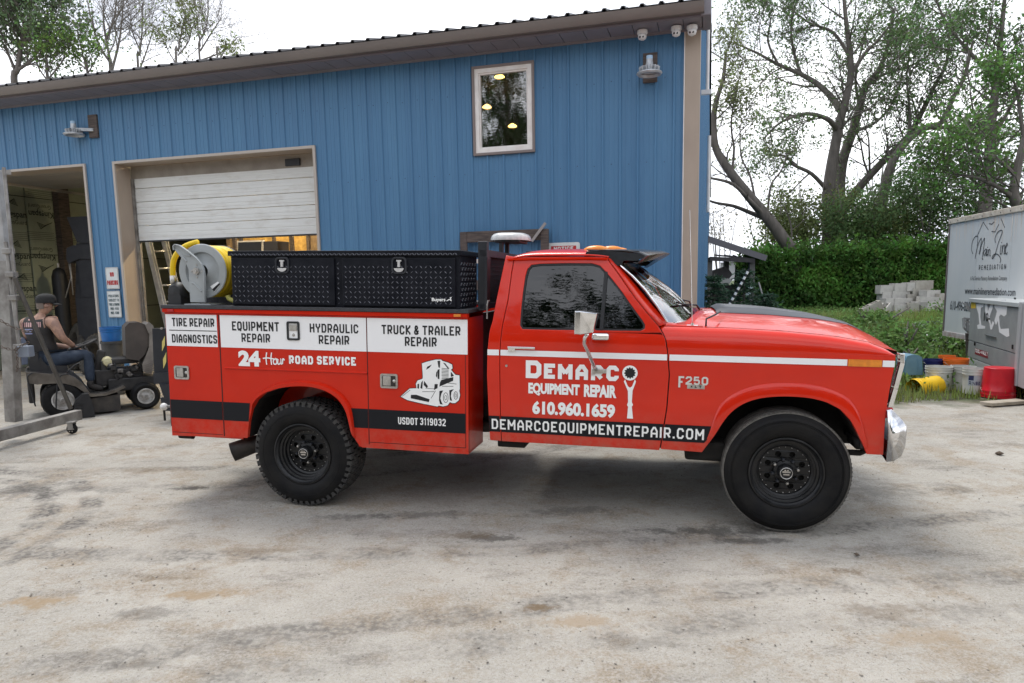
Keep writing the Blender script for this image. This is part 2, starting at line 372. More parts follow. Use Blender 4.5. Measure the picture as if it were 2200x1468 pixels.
def ribbon(mb, pts, w, fn):
    pts = [Vector(p) for p in pts]
    P = [pts[0]]
    for p in pts[1:]:
        if (p - P[-1]).length > 1e-5: P.append(p)
    closed = (P[0] - P[-1]).length < 1e-5 and len(P) > 3
    if closed: P = P[:-1]
    n = len(P)
    if n < 2: return
    Lf, Rt = [], []
    for i in range(n):
        a = P[i-1] if (closed or i > 0) else None; b = P[(i+1) % n] if (closed or i < n-1) else None
        d1 = (P[i]-a).normalized() if a is not None else None; d2 = (b-P[i]).normalized() if b is not None else None
        if d1 is None: d1 = d2
        if d2 is None: d2 = d1
        n1 = Vector((-d1.y, d1.x)); n2 = Vector((-d2.y, d2.x)); m = (n1 + n2)
        if m.length < 1e-4: m = n1.copy()
        m.normalize(); k = 1 / max(m.dot(n1), 0.45)
        Lf.append(P[i] + m * (w/2*k)); Rt.append(P[i] - m * (w/2*k))
    vs = [fn(p.x, p.y) for p in Lf] + [fn(p.x, p.y) for p in Rt]
    mb.add(vs, [(i, n+i, n+(i+1) % n, (i+1) % n) for i in range(n if closed else n-1)])
def split_sharp(pts, g, pl):
    out = []; cur = [pts[0]]; cp_ = [pl[0]]
    for i in range(1, len(pts)):
        cur.append(pts[i]); cp_.append(pl[i])
        if i < len(pts)-1:
            a = (Vector(pts[i])-Vector(pts[i-1])); b = (Vector(pts[i+1])-Vector(pts[i]))
            if a.length > 1e-6 and b.length > 1e-6 and a.normalized().dot(b.normalized()) < .25 and g in SHARP:
                out.append((cur, cp_)); cur = [pts[i]]; cp_ = [pl[i]]
    out.append((cur, cp_)); return out
SHARP = [GL[k] for k in 'MNWVZAK724']
def stroke_text(mb, text, x0, z0, x1, z1, w, fn, gap=0.22, gw=0.66, space=0.42, zr=None):
    """stroke lettering filling the box; w = stroke as a fraction of cap height; zr: right-hand baseline/top for sloping lines"""
    H = abs(z1 - z0); st = w * H; n = 0; base = 0.0; items = []
    for ch in text:
        if ch == ' ': base += space; continue
        g = GL[ch]; items.append((base, n, g)); base += g[0] * gw + gap; n += 1
    base -= gap; sx = (x1 - x0 - n * st) / max(base, 1e-6)
    items = [(x0 + bs * sx + (i + .5) * st, g) for bs, i, g in items]
    k = 0
    for (ox, g) in items:
        for pl in g[1]:
            pts = []
            for (a, b) in pl:
                X = ox + a * g[0] * gw * sx
                f = (X - x0) / (x1 - x0)
                lo = z0 + ((zr[0] - z0) * f if zr else 0); hi = z1 + ((zr[1] - z1) * f if zr else 0)
                pts.append((X, lo + st/2 + b * (hi - lo - st)))
            off = (k % 3) * 0.00025; k += 1
            for pts, pl in split_sharp(pts, g, pl):
             if len(pl) > 1 and pl[0] != pl[-1]:
                pts = list(pts)
                a, b = Vector(pts[0]), Vector(pts[1]); d = (a - b).normalized(); 
                if (abs(d.y) > .9 and (abs(pl[0][1]) < .01 or abs(pl[0][1]-1) < .01)) or (abs(d.x) > .95 and (abs(pl[0][0]) < .01 or abs(pl[0][0]-1) < .01)): pts[0] = tuple(a + d * st * .48)
                a, b = Vector(pts[-1]), Vector(pts[-2]); d = (a - b).normalized()
                if (abs(d.y) > .9 and (abs(pl[-1][1]) < .01 or abs(pl[-1][1]-1) < .01)) or (abs(d.x) > .95 and (abs(pl[-1][0]) < .01 or abs(pl[-1][0]-1) < .01)): pts[-1] = tuple(a + d * st * .48)
             off += .0002
             ribbon(mb, pts, st, lambda x, z, o=off: fn(x, z, o))
    return mb
def font_tris(text, bold=0.0, shear=0.0):
    cu = bpy.data.curves.new('t', 'FONT'); cu.body = text; cu.size = 1.0; cu.offset = bold; cu.resolution_u = 3; cu.shear = shear
    ob = bpy.data.objects.new('t', cu); COL.objects.link(ob); bpy.context.view_layer.update()
    dg = bpy.context.evaluated_depsgraph_get(); me = bpy.data.meshes.new_from_object(ob.evaluated_get(dg))
    vs = [(v.co.x, v.co.y) for v in me.vertices]; fs = [tuple(p.vertices) for p in me.polygons]
    bpy.data.objects.remove(ob); bpy.data.meshes.remove(me); return vs, fs
def font_text(mb, text, x0, z0, x1, z1, fn, bold=0.0, shear=0.0, zr=None, off=0.0):
    vs, fs = font_tris(text, bold, shear)
    xs = [v[0] for v in vs]; ys = [v[1] for v in vs]; ax, bx = min(xs), max(xs); ay, by = min(ys), max(ys)
    out = []
    for a, b in vs:
        f = (a-ax)/(bx-ax); g = (b-ay)/(by-ay)
        lo = z0 + ((zr[0]-z0)*f if zr else 0); hi = z1 + ((zr[1]-z1)*f if zr else 0)
        out.append(fn(x0 + f*(x1-x0), lo + g*(hi-lo), off))
    mb.add(out, fs); return mb

# ================================================================== THE TRUCK
truck = empty('service_truck', mtx=TM)
tag(truck, 'red service truck with white lettering, black toolbox and yellow hose reel, parked across the yard', 'truck')
TW = 2.0
def YS(z):                               # how far the cab side leans inward at height z
    t = max(0.0, z - 1.235); u = max(0.0, 0.78 - z)
    return 0.175 * t * t / (t + 0.05) + 0.32 * u * u
def SC(u, v):                            # pixel -> (x, z) on the leaning cab side
    y = 0.0
    for _ in range(4):
        x, z = S(u, v, y); y = YS(z)
    return (x, z)
def SCL(l): return [SC(*p) for p in l]
def CF(off=0.002):                       # map onto the cab skin, proud by off
    return lambda x, z, o=0.0: (x, YS(z) - off - o, z)
BY = -0.012                              # service-body side plane
def BF(off=0.002): return lambda x, z, o=0.0: (x, BY - off - o, z)
zc = [0.56, 0.62, 0.68, 0.74, 0.8, 1.18, 1.21, 1.235] + [1.24 + .02 * k for k in range(1, 8)] + [1.42 + .06 * k for k in range(7)]
def skin(name, loops, m, parent, side=0, depth=0.028, bevel=0.0035, fy=YS, cutz=True):
    """curved side panel with returned edges; side 1 is the far side of the truck"""
    mb = MB()
    if side == 0: f0 = lambda x, z: (x, 0.0, z); f1 = lambda x, z: (x, depth, z)
    else: f0 = lambda x, z: (x, 0.0, z); f1 = lambda x, z: (x, depth, z)
    mb.prism(loops, f0, f1, back=False)
    sgn = 1 if side == 0 else -1; base = 0 if side == 0 else TW
    return mb.build(name, m, parent, smooth=True, autosmooth=32, weld=True, bevel=bevel,
                    cuts={'z': zc} if cutz else None, warp=lambda c: (c.x, base + sgn * (c.y + fy(c.z)), c.z))

# --- cab: rear pillar
seam_r = SCL([(1106,552),(1100,585),(1092,646),(1080,700),(1076,733),(1074,780),(1075,850),(1078,948)])
rear_e = SCL([(1087,549),(1078,590),(1067,642),(1058,690),(1052,711),(1047,756),(1046,805),(1049,877),(1053,946)])
cabg = 0.004
for sd_ in (0, 1):
    loop = [(x - cabg, z) for x, z in seam_r] + rear_e[::-1]
    skin('rear_pillar', [loop], RED, truck, sd_)
# --- door outline
seam_f = SCL([(1424,718),(1429,729),(1433,754),(1437,805),(1431.5,877),(1417,965)])
apil = SCL([(1301,551.5),(1314,570),(1337,602),(1360,636),(1388,671),(1414,701)])
door_top = [seam_r[0], apil[0]]
door_loop = seam_r[::-1] + apil + seam_f
win_px = [(1117,699),(1120,660),(1123.6,627),(1128.5,594.5),(1133.5,578),(1141.6,569.5),(1160,567),(1220,565.5),(1271,566),(1289,571),(1301,583.5),(1319,605),(1337,628),(1352,650),(1368,672),(1380,688),(1386,698),(1385,707),(1376,711.5),(1290,710.5),(1180,709),(1122,707.5)]
win = SCL(win_px)
for sd_ in (0, 1):
    d = skin('door', [door_loop, win], RED, truck, sd_)
    if sd_ == 0: door = d
# window seal, divider and glass, set back in the opening
def inset(loop, k):
    cx = sum(p[0] for p in loop)/len(loop); cz = sum(p[1] for p in loop)/len(loop); out = []
    n = len(loop)
    for i in range(n):
        a, b = Vector(loop[i-1]), Vector(loop[(i+1) % n]); d = (b - a).normalized(); nn = Vector((-d.y, d.x))
        p = Vector(loop[i]); q = p + nn * k; r = p - nn * k
        c = Vector((cx, cz)); out.append(tuple(q if (q-c).length < (r-c).length else r))
    return out
for sd_ in (0, 1):
    mb = MB(); s_ = 1 if sd_ == 0 else -1; b0 = 0 if sd_ == 0 else TW
    mb.prism([win, inset(win, 0.012)], lambda x, z: (x, b0 + s_*(YS(z) + 0.006), z), lambda x, z: (x, b0 + s_*(YS(z) + 0.03), z), back=False)
    mb.build('window_seal', BLACKP, truck)
    mb = MB(); xa, za = SC(1302, 588); xb, zb = SC(1291.5, 711)
    mb.beam((xa, b0 + s_*(YS(za)+.012), za + .012), (xb, b0 + s_*(YS(zb)+.012), zb), 0.024, 0.022, (0, 1, 0))
    mb.build('window_divider', BLACKP, truck, bevel=.003)
    mb = MB(); mb.poly([inset(win, 0.006)], lambda x, z: (x, b0 + s_*(YS(z) + 0.016), z))
    mb.build('side_window', TINT, truck)
# A pillar strip between the door seam and the windscreen trim
apo = [Vector((p[0] + .006, p[1])) for p in apil]
wst = [onplane(1327, 566, TMI, .125), onplane(1434, 696, TMI, .10)]
for sd_ in (0, 1):
    s_ = 1 if sd_ == 0 else -1; b0 = 0 if sd_ == 0 else TW
    P = []
    for i, a in enumerate(apo):
        f = i / (len(apo)-1); q = wst[0].lerp(wst[1], f)
        P.append([(a.x - .002, b0 + s_*(YS(a.y)+.02), a.y), (a.x, b0 + s_*(YS(a.y) + .001), a.y), ((a.x*.7+q.x*.3), b0 + s_*(YS(a.y)*.7+q.y*.3-.004), a.y*.7+q.z*.3), (q.x, b0 + s_*q.y, q.z), (q.x-.012, b0 + s_*(q.y+.012), q.z)])
    MB().grid(P).build('windshield_pillar', RED, truck, smooth=True, solid=.004)
# --- windscreen
def ws_pt(t, f):                          # t across (0 near..1 far), f down
    y = 0.115 + (TW - .23) * t; bow = 1 - (2*t-1)**2
    top = Vector((wst[0].x + .095*bow, y, wst[0].z + .012*bow)); bot = Vector((wst[1].x + .225*bow, y, wst[1].z + .012*bow))
    p = top.lerp(bot, f); p.x += .018 * math.sin(PI*f); p.z += .018*math.sin(PI*f); return p
MB().grid([[ws_pt(i/16, j/6) for j in range(7)] for i in range(17)]).build('windshield', WSG, truck, smooth=True)
mb = MB(); edge = [ws_pt(i/16, 1.0) for i in range(17)]
mb.tube([ws_pt(0, f) + Vector((.002,-.006,.002)) for f in (0,.25,.5,.75,.97)] + [p + Vector((.006,-.002,-.003)) for p in edge] + [ws_pt(1, f) for f in (.97,.75,.5,.25,0)], .0085, 8)
mb.build('windshield_trim', CHROME, truck, smooth=True)
# --- roof
def roof_pt(u, t):
    y = 0.082 + (TW - .164)*t; e = abs(2*t-1); bow = 1-e*e
    x0 = -.075 + .02*bow - .0*e; x1 = .60 + .13*bow
    x = x0 + (x1-x0)*u; fr = 1 - abs(2*u-1)**5
    z = 1.796 + .021*(1-e**10) + .045*(1-e**2.4)*fr + .012*fr - (.02*(1-u)**8)
    return (x, y, z)
rp_ = [[roof_pt(i/20, j/24) for j in range(25)] for i in range(21)]
MB().grid(rp_).build('roof', RED, truck, smooth=True, solid=.006)
mb = MB()
for y in (.072, TW-.072):
    pts = [(-.078, y, 1.780), (.1, y, 1.786), (.45, y, 1.789), (.60, y, 1.785)] if y < 1 else [(-.078, y, 1.785), (.60, y, 1.785)]
    for a, b in zip(pts[:-1], pts[1:]): mb.beam(a, b, .014, .012)
mb.build('drip_rail', RED, truck)
# cab back wall with window, and interior
mb = MB(); mb.box((-.085,.10,.60),(-.06,TW-.10,1.30)); mb.box((-.075,.10,1.66),(-.05,TW-.10,1.79)); mb.box((-.08,.10,1.30),(-.055,.42,1.66)); mb.box((-.08,TW-.42,1.30),(-.055,TW-.10,1.66))
mb.build('cab_back_wall', RED, truck)
MB().box((-.072,.42,1.30),(-.066,TW-.42,1.66)).build('rear_window', TINT, truck)
seatm = mat('grey_cloth', (.16,.16,.17), .9, 0, (.2,.2,.21), 20)
mb = MB(); mb.cbox((.28,1.0,.98),(.5,1.6,.16)); mb.cbox((.06,1.0,1.24),(.14,1.6,.52), Matrix.Rotation(-.2,3,'Y'))
mb.build('bench_seat', seatm, truck, bevel=.03)
mb = MB(); mb.cbox((.98,1.0,1.22),(.3,1.74,.22)); mb.build('dashboard', BLACKP, truck, bevel=.03)
mb = MB(); mb.box((-.05,.12,.58),(1.2,TW-.12,.64)); mb.build('cab_floor', DARK, truck)
mb = MB(); Rw = Matrix.Rotation(-.9,3,'Y'); cw = Vector((.72,1.46,1.27))
mb.tube([cw + Rw @ Vector((.19*math.cos(a), .19*math.sin(a), 0)) for a in [2*PI*k/24 for k in range(24)]], .012, 8, closed=True)
mb.beam(cw - Rw @ Vector((.18,0,0)), cw + Rw @ Vector((.18,0,0)), .03, .02); mb.tube([cw, cw + Vector((.28,0,-.2))], .02)
mb.build('steering_wheel', BLACKP, truck, smooth=True)
# --- front fender side (both sides)
ft = SCL([(1424,718),(1429,729),(1433,754),(1437,805),(1431.5,877),(1417,965)])
ft = [(x + .007, z) for x, z in ft]
zt_side = 1.205
arch = SCL([(1508,972),(1523,952),(1538,930),(1552,908),(1570,886),(1595,868),(1625,857),(1660,852),(1700,851.5),(1740,855),(1775,864),(1805,880),(1828,905),(1845,938),(1858,965),(1862,976)])
front_edge = SCL([(1898,978),(1900,930),(1903,890),(1911,840),(1919,800),(1923.5,776),(1924,766)])
def ztop(x): return zt_side
ft_top = [(ft[0][0], ft[0][1])]
fl = [(1.004, zt_side)] + [p for p in ft if p[1] < zt_side - .01] + arch + front_edge + [(front_edge[-1][0], zt_side)]
for sd_ in (0, 1):
    skin('front_fender', [fl], RED, truck, sd_)
# pressed lip round the front wheel opening
def arch_band(name, inner, wdt, m, parent, proud, fn_y, b0=0, s_=1, close_taper=True):
    n = len(inner); mb = MB(); P = []
    for i, p in enumerate(inner):
        a, b = Vector(inner[max(i-1, 0)]), Vector(inner[min(i+1, n-1)]); d = (b-a).normalized(); nn = Vector((-d.y, d.x))
        tp_ = min(1, min(i, n-1-i)/2.5 + .15) if close_taper else 1
        wt_ = min(1, .25 + min(i, n-1-i)/12)
        row = []
        for k, (o, h) in enumerate(((-.001, -.004), (0.0, proud), (wdt*.72, proud*1.0), (wdt*.93, proud*.45), (wdt, -.003))):
            q = Vector(p) + nn*o*wt_; row.append((q.x, b0 + s_*(fn_y(q.y) - h*tp_), q.y))
        P.append(row)
    return mb.grid(P).build(name, m, parent, smooth=True, autosmooth=50)
def smooth2(l, k=4):
    return [(p.x, p.y) for p in catmull([(a, b, 0) for a, b in l], k)]
for sd_ in (0, 1):
    arch_band('wheel_arch_flare', smooth2(arch[1:-1], 3), .085, RED, truck, .014, YS, TW if sd_ else 0, -1 if sd_ else 1)
# upper fender + hood lofts
def fz(x):                              # height of the fender/hood gap line
    return float(np.interp(x, [1.0,1.4,1.7,2.0,2.2,2.3,2.36], [1.350,1.346,1.334,1.310,1.278,1.240,1.200]))
def nose_x(y): e = abs(y - 1.0); return 2.365 + .065 * (1 - min(1, e/1.0)**2.5)
def fend_pt(x, k, s_=1, b0=0):
    x_in = x
    zt = fz(x); f = k/8
    z = zt_side + (zt - zt_side) * math.sin(f*PI/2)**1.0; y = YS(zt_side) + .072 * (1 - math.cos(f*PI/2)) - .004*math.sin(f*PI)
    if x_in < 1.01: x = seamx_(z) + .007
    return (x, b0 + s_*y, z)
sf_ = sorted([(z, x) for x, z in seam_f] + [(apil[-1][1]+.0, apil[-1][0]), (1.40, apil[-1][0]-.04)])
seamx_ = lambda z: float(np.interp(z, [p[0] for p in sf_], [p[1] for p in sf_]))
xs_ = [1.004] + list(np.linspace(1.05, 2.2, 16)) + [2.24,2.27,2.30,2.32,2.335,2.35]
for sd_ in (0, 1):
    s_ = 1 if sd_ == 0 else -1; b0 = 0 if sd_ == 0 else TW
    P = [[fend_pt(x, k, s_, b0) for k in range(9)] for x in xs_]
    P = [r + [(r[-1][0], r[-1][1] + s_*.002, r[-1][2]-.03)] for r in P]
    MB().grid(P).build('fender_top', RED, truck, smooth=True)
def hood_z(x, y, bulge=True):
    e = abs(y-1.0)/.915; zt = fz(min(x, 2.30) if x < 2.3 else 2.3)
    if x > 2.3: zt = 1.240 - (x-2.3)*.25
    crown = .062 * (1 - e**3.2) + .018*(1-e*e)
    nose = 1.0 if x < 2.2 else max(0, 1 - ((x-2.2)/(nose_x(y)-2.2))**3)
    z = zt + .002 + crown * (nose*.85 + .15)
    return z
HX = [1.12] + list(np.linspace(1.2, 2.2, 13)) + [2.25,2.3]
def hood_row(i, ny=37):
    row = []
    for j in range(ny):
        t = j/(ny-1); y = .083 + (TW-.166)*t
        if i < len(HX): x = HX[i]
        else: f = (i-len(HX)+1)/5; x = 2.3 + (nose_x(y)-2.3)*f
        if i == 0: x += -.03 + .13*(1-(2*t-1)**2)
        row.append((x, y, hood_z(x, y)))
    return row
P = [hood_row(i) for i in range(len(HX)+5)]
P.append([(p[0]+.004, p[1], p[2]-.035) for p in P[-1]])
MB().grid(P).build('hood', RED, truck, smooth=True)
# raised black hood scoop
BLK = mat('satin_black_hood_paint', (.05,.054,.062), .33, 0, (.065,.07,.08), 6, rvar=.1)
P = []
for i in range(22):
    x = 1.33 + (2.36-1.33)*i/21; row = []
    hgt = .036 * min(1, (i+.4)/1.4) * (1 - max(0, (x-1.55)/(2.36-1.55))**1.5)
    for j in range(15):
        t = j/14; w_ = .43 - .06*(x-1.33)
        y = 1.0 + w_*(2*t-1)*1.0; e = abs(2*t-1); h = hgt * (1 if e < .86 else max(0, (1-e)/.14)) + .0025
        row.append((x, y, hood_z(x, y) + h))
    P.append(row)
MB().grid(P).build('hood_scoop', BLK, truck, smooth=True, autosmooth=45)
# cowl between hood and windscreen
P = [[(ws_pt(j/20, 1).x + .0 + (.012 if i == 0 else .17)* (1 if i == 0 else 1), ws_pt(j/20,1).y, ws_pt(j/20,1).z - (.006 if i == 0 else .022)) for j in range(21)] for i in range(2)]
P = [[(p[0], p[1], p[2]) for p in r] for r in P]
P[1] = [(HX[0] - .045 + .13*(1-(2*j/20-1)**2) + 0.02, .083 + (TW-.166)*j/20, hood_z(1.12, .083 + (TW-.166)*j/20) - .004) for j in range(21)]
MB().grid(P).build('cowl', RED, truck, smooth=True)
for s_, b0 in ((1, 0), (-1, TW)):
    A_ = [(seamx_(1.345)+.006, .066, 1.348), (1.0,.068,1.350), (1.06,.069,1.350), (1.13,.070,1.350), (1.22,.071,1.349)]
    B_ = [(wst[1].x-.035, .085, 1.378), (wst[1].x, .105, 1.372), (wst[1].x+.06, .135, 1.366), (1.13, .13, 1.362), (1.22, .11, 1.356)]
    MB().grid([[(x, b0 + s_*y, z) for x, y, z in r_] for r_ in (A_, B_)]).build('cowl_corner', RED, truck, smooth=True, solid=.003)
    mb = MB()
    for l_ in (seam_f, seam_r):
        P = [[(x-.03, b0 + s_*(YS(z)+.032), z), (x+.035, b0 + s_*(YS(z)+.032), z)] for x, z in l_]; MB().grid(P).build('seam_backing', BLACKP, truck)  # dark strips added behind the seams so no bright ground shows through
# black hood edge moulding, wipers, antenna
mb = MB(); mb.tube([(1.24,.10,1.352),(1.242,.115,1.40),(1.30,.16,1.425),(1.34,.30,1.44)], .006, 6); mb.build('hood_hose', BLACKP, truck, smooth=True)
for (a, b, c) in (((1.245,.95,1.405), (1.10,.62,1.475), .22), ((1.20,1.55,1.40), (1.07,1.2,1.50), .22)):
    mb = MB(); A, B_ = Vector(a), Vector(b); mb.tube([A, A.lerp(B_, .5) + Vector((.03,0,.025)), B_], [.010,.007,.005], 6)
    d = Vector((-.10,-.50,.045)); d.normalize(); mb.tube([B_ - d*.23 + Vector((.004,0,.0)), B_ + d*.23], .007, 6)
    mb.build('wiper', BLACKP, truck, smooth=True)
mb = MB(); ax, az = SC(1321, 552); A = Vector((1.155, .10, 1.352))
mb.cyl(A - Vector((.035,0,0)), A + Vector((.035,0,0)), .008, 8); mb.cyl(A, A + Vector((0,0,.02)), .011, 10)
mb.tube([A, A + Vector((-.045,0,.74))], .0018, 6); mb.build('antenna', CHROME, truck)
# --- side marker light, white stripe, black sill band
def sband(name, u0, u1, fz0, fz1, m, fn, parent=truck, cuts=6):
    pass
zs0, zs1 = 1.133, 1.172
def strip(name, x0, x1, z0, z1, m, fn, n=6):
    mb = MB(); P = [[fn(x, z) for z in np.linspace(z0, z1, n)] for x in (x0, x1)]
    mb.grid(P); o = mb.build(name, m, truck)
    return o
xa = SC(1046.5, 768)[0]; xseam = SC(1074.5, 765)[0]; xf = SC(1434, 775)[0]
for a, b in ((xa+.003, xseam-.008), (xseam+.003, xf-.003), (xf+.012, SC(1820,780)[0]), (SC(1896,782)[0], SC(1922,782)[0])):
    strip('white_stripe', a, b, zs0, zs1, WHITEV, CF(.0035), 2)
mb = MB(); mb.prism([[(SC(1822,780)[0], zs0-.002), (SC(1894,780)[0], zs0-.002), (SC(1894,780)[0], zs1+.002), (SC(1822,780)[0], zs1+.002)]], CF(.008), lambda x, z: (x, .01, z), back=False)
mb.build('side_marker_light', AMBER, truck, bevel=.002)
# black band
zb0, zb1 = .600, .713
seamx = lambda z: float(np.interp(z, [p[1] for p in seam_f[::-1]], [p[0] for p in seam_f[::-1]]))
srx = lambda z: float(np.interp(z, [p[1] for p in seam_r[::-1]], [p[0] for p in seam_r[::-1]]))
rex = lambda z: float(np.interp(z, [p[1] for p in rear_e[::-1]], [p[0] for p in rear_e[::-1]]))
def band(a0, a1, b0_, b1, z0, z1, m, fn, name='black_stripe', n=8):
    mb = MB(); P = [[], []]
    for z in np.linspace(z0, z1, n):
        f = (z-z0)/(z1-z0); P[0].append(fn(a0 + (a1-a0)*f, z)); P[1].append(fn(b0_ + (b1-b0_)*f, z))
    return mb.grid(P).build(name, m, truck)
band(rex(zb0)+.002, rex(zb1)+.002, srx(zb0)-.007, srx(zb1)-.007, zb0, zb1, BLACKV, CF(.003))
band(srx(zb0)+.002, srx(zb1)+.002, seamx(zb0)-.002, seamx(zb1)-.002, zb0, zb1, BLACKV, CF(.003))
band(seamx(zb0)+.009, seamx(zb1)+.009, 1.255, 1.345, zb0, zb1, BLACKV, CF(.003))
# --- sill and cab bottom
mb = MB(); mb.prism([SCL([(1094,949),(1416,967.5),(1418,961),(1094,943)])], CF(-.002), lambda x, z: (x, .12, z)); mb.build('rocker_sill', RED, truck)
# --- grille, headlights, bumper
mb = MB()
gp = [(2.372,1.205),(2.378,1.16),(2.352,1.0),(2.33,.885)]
for (x0, z0), (x1, z1) in zip(gp[:-1], gp[1:]):
    mb.add([(x0, .004, z0), (x0+.028, .012, z0-.004), (x1+.028, .012, z1), (x1, .004, z1), (x0, .07, z0), (x0+.034, .07, z0-.004), (x1+.034, .07, z1), (x1, .07, z1)],
           [(0,1,2,3), (1,5,6,2), (5,4,7,6)])
    mb.add([(x0, TW-.004, z0), (x0+.028, TW-.012, z0-.004), (x1+.028, TW-.012, z1), (x1, TW-.004, z1), (x0, TW-.07, z0), (x0+.034, TW-.07, z0-.004), (x1+.034, TW-.07, z1), (x1, TW-.07, z1)],
           [(3,2,1,0), (2,6,5,1), (6,7,4,5)])
for z, x in ((1.2,2.385),(.90,2.345)): mb.box((x, .05, z-.02), (x+.03, TW-.05, z+.012))
for y in (.40, 1.60): mb.beam((2.40, y, 1.19), (2.36, y, .9), .03, .02)
mb.build('grille_surround', CHROME, truck, bevel=.004)
mb = MB(); mb.box((2.32,.06,.9),(2.352,TW-.06,1.2))
for k in range(6): mb.box((2.352,.44,.93+.045*k),(2.372,TW-.44,.942+.045*k))
mb.build('grille', BLACKP, truck)
for y in (.23, TW-.23):
    mb = MB(); mb.box((2.352, y-.12, .97), (2.378, y+.12, 1.13)); h = mb.build('headlight', glass('lens', (.8,.8,.8)), truck, bevel=.01)
    MB().box((2.345, y-.13, .96), (2.36, y+.13, 1.14)).build('headlight_bezel', CHROME, h, bevel=.004)
bprof = [(2.318,.868),(2.345,.872),(2.400,.818),(2.428,.780),(2.434,.755),(2.432,.65),(2.415,.592),(2.375,.558),(2.335,.552)]
P = []
for j in range(33):
    t = j/32; y = -.022 + (TW+.044)*t; e = abs(2*t-1); bow = .06*(1-e**2.2); wrap = 0
    P.append([(x + (bow + wrap)*(1 if x > 2.33 else .3), y, z) for x, z in bprof])
mb = MB().grid(P)
for y0, s_ in ((-.022, 1), (TW+.022, -1)):
    pr_ = [(x, y0, z) for x, z in bprof] + [(2.332, y0, .77)]; mb.add(pr_, [tuple(range(len(pr_)))])
mb.build('front_bumper', CHROME, truck, smooth=True, autosmooth=26, solid=.004)
mb = MB(); mb.cbox((2.335,.03,.85),(.05,.05,.07)); mb.build('bumper_lamp', SIGNR, truck, bevel=.01)
mb = MB(); mb.tube([(2.30,.12,.61),(2.22,.12,.565),(2.0,.14,.56)], .02, 8); mb.box((2.18,.06,.60),(2.33,.3,.66)); mb.build('valance', DARK, truck, smooth=True)
# --- door handle, lock, mirror, badges
mb = MB(); hx0, hz = SC(1092,748); hx1, _ = SC(1151,746)
mb.box((hx0, -.028, hz-.002), (hx1, -.012, hz+.014)); mb.box((hx0, -.016, hz-.024), (hx0+.05, .004, hz+.008)); mb.box((hx1-.02, -.016, hz-.002), (hx1-.006, .004, hz+.012))
mb.build('door_handle', CHROME, truck, bevel=.004)
lx, lz = SC(1088, 786); MB().lathe([(0,-.004),(.008,-.004),(.010,.002)], (lx, 0, lz), n=16).build('door_lock', STAIN, truck)
mirror = bpy.data.objects.new('side_mirror', None); link(mirror, truck); mirror.location = (0, 0, 0)
ym = -.20
p1 = onplane(1235, 668, TMI, ym); p2 = onplane(1288, 717, TMI, ym); p3 = onplane(1286, 667, TMI, ym); p4 = onplane(1236, 712, TMI, ym)
mx0, mx1, mz0, mz1 = p1.x, p2.x, p2.z, p1.z
mb = MB()
ring = [(mx0, mz0+.01), (mx0+.006, mz1), (mx1, mz1+.002), (mx1-.004, mz0)]
rr = lambda y, k, dx=0: [(x + (k*(.5*(mx0+mx1)-x)) + dx, y, z + k*(.5*(mz0+mz1)-z)) for x, z in ring]
# mirror head faces rearwards: flat glass on the rear (left) edge, a pyramid-like shell bulging forward
cxm, czm = .5*(mx0+mx1), .5*(mz0+mz1)
A = [(mx0+.012, ym-.085, mz0), (mx0+.012, ym+.085, mz0), (mx0+.012, ym+.085, mz1), (mx0+.012, ym-.085, mz1)]
Bk = [(mx0+.045, ym-.092, mz0-.003), (mx0+.045, ym+.092, mz0-.003), (mx0+.045, ym+.092, mz1+.003), (mx0+.045, ym-.092, mz1+.003)]
Cc = [(mx1-.035, ym-.05, mz0+.008), (mx1-.035, ym+.05, mz0+.008), (mx1-.01, ym+.06, mz1-.012), (mx1-.01, ym-.06, mz1-.012)]
mb.add(A + Bk + Cc, [(0,1,2,3)] + [(i, (i+1) % 4, 4+(i+1) % 4, 4+i) for i in range(4)] + [(4+i, 4+(i+1) % 4, 8+(i+1) % 4, 8+i) for i in range(4)] + [(8,9,10,11)])
mb.build('mirror_head', CHROME, mirror, bevel=.006, seg=3)
MB().box((mx0+.008, ym-.075, mz0+.01), (mx0+.0115, ym+.075, mz1-.01)).build('mirror_glass', glass('mirror_glass_m', (.1,.1,.1), .9, 8.0), mirror)
arm = [onplane(1262,716,TMI,ym), onplane(1256,727,TMI,ym+.01), onplane(1255,738,TMI,ym+.03), onplane(1265,760,TMI,ym+.08), onplane(1276,786,TMI,ym+.15), onplane(1281,795,TMI,-.012)]
mb = MB(); mb.tube(arm, .013, 8); mb.build('mirror_arm', CHROME, mirror, smooth=True)
bx0, bz0 = SC(1272,801); bx1, bz1 = SC(1303,793)
mb = MB(); mb.box((bx0, -.02, bz0), (bx1, .0, bz1)); mb.build('mirror_bracket', STAIN, mirror, bevel=.004)
p = onplane(1271,716,TMI,-.10); q = onplane(1310,730,TMI,-.03)
mb = MB(); mb.box((p.x, -.11, q.z), (q.x, YS(1.3)+.0, q.z + .045)); mb.build('upper_bracket', CHROME, mirror, bevel=.014, seg=3)
badge = MB(); bx0, bz1 = SC(1458,808); bx1, bz0 = SC(1521,828)
stroke_text(badge, '250', bx0+.045, bz0, bx1, bz1, .20, CF(.005), gap=.2)
stroke_text(badge, 'F', bx0, bz0-.02, bx0+.035, bz1, .17, CF(.005))
badge.build('model_badge', mat('badge_metal', (.75,.74,.72), .3, .5), truck, solid=.003)
x0, z0 = SC(1476,835); x1, z1 = SC(1514,827)
mb = MB(); mb.prism([[(x0,z0),(x1,z0),(x1,z1),(x0,z1)]], CF(.004), CF(0), back=False); b_ = mb.build('trim_badge', STAIN, truck)
stroke_text(MB(), 'XLT', x0+.02, z0+.006, x1-.02, z1-.006, .3, CF(.0048), gap=.8).build('badge_lettering', BLACKL, b_)
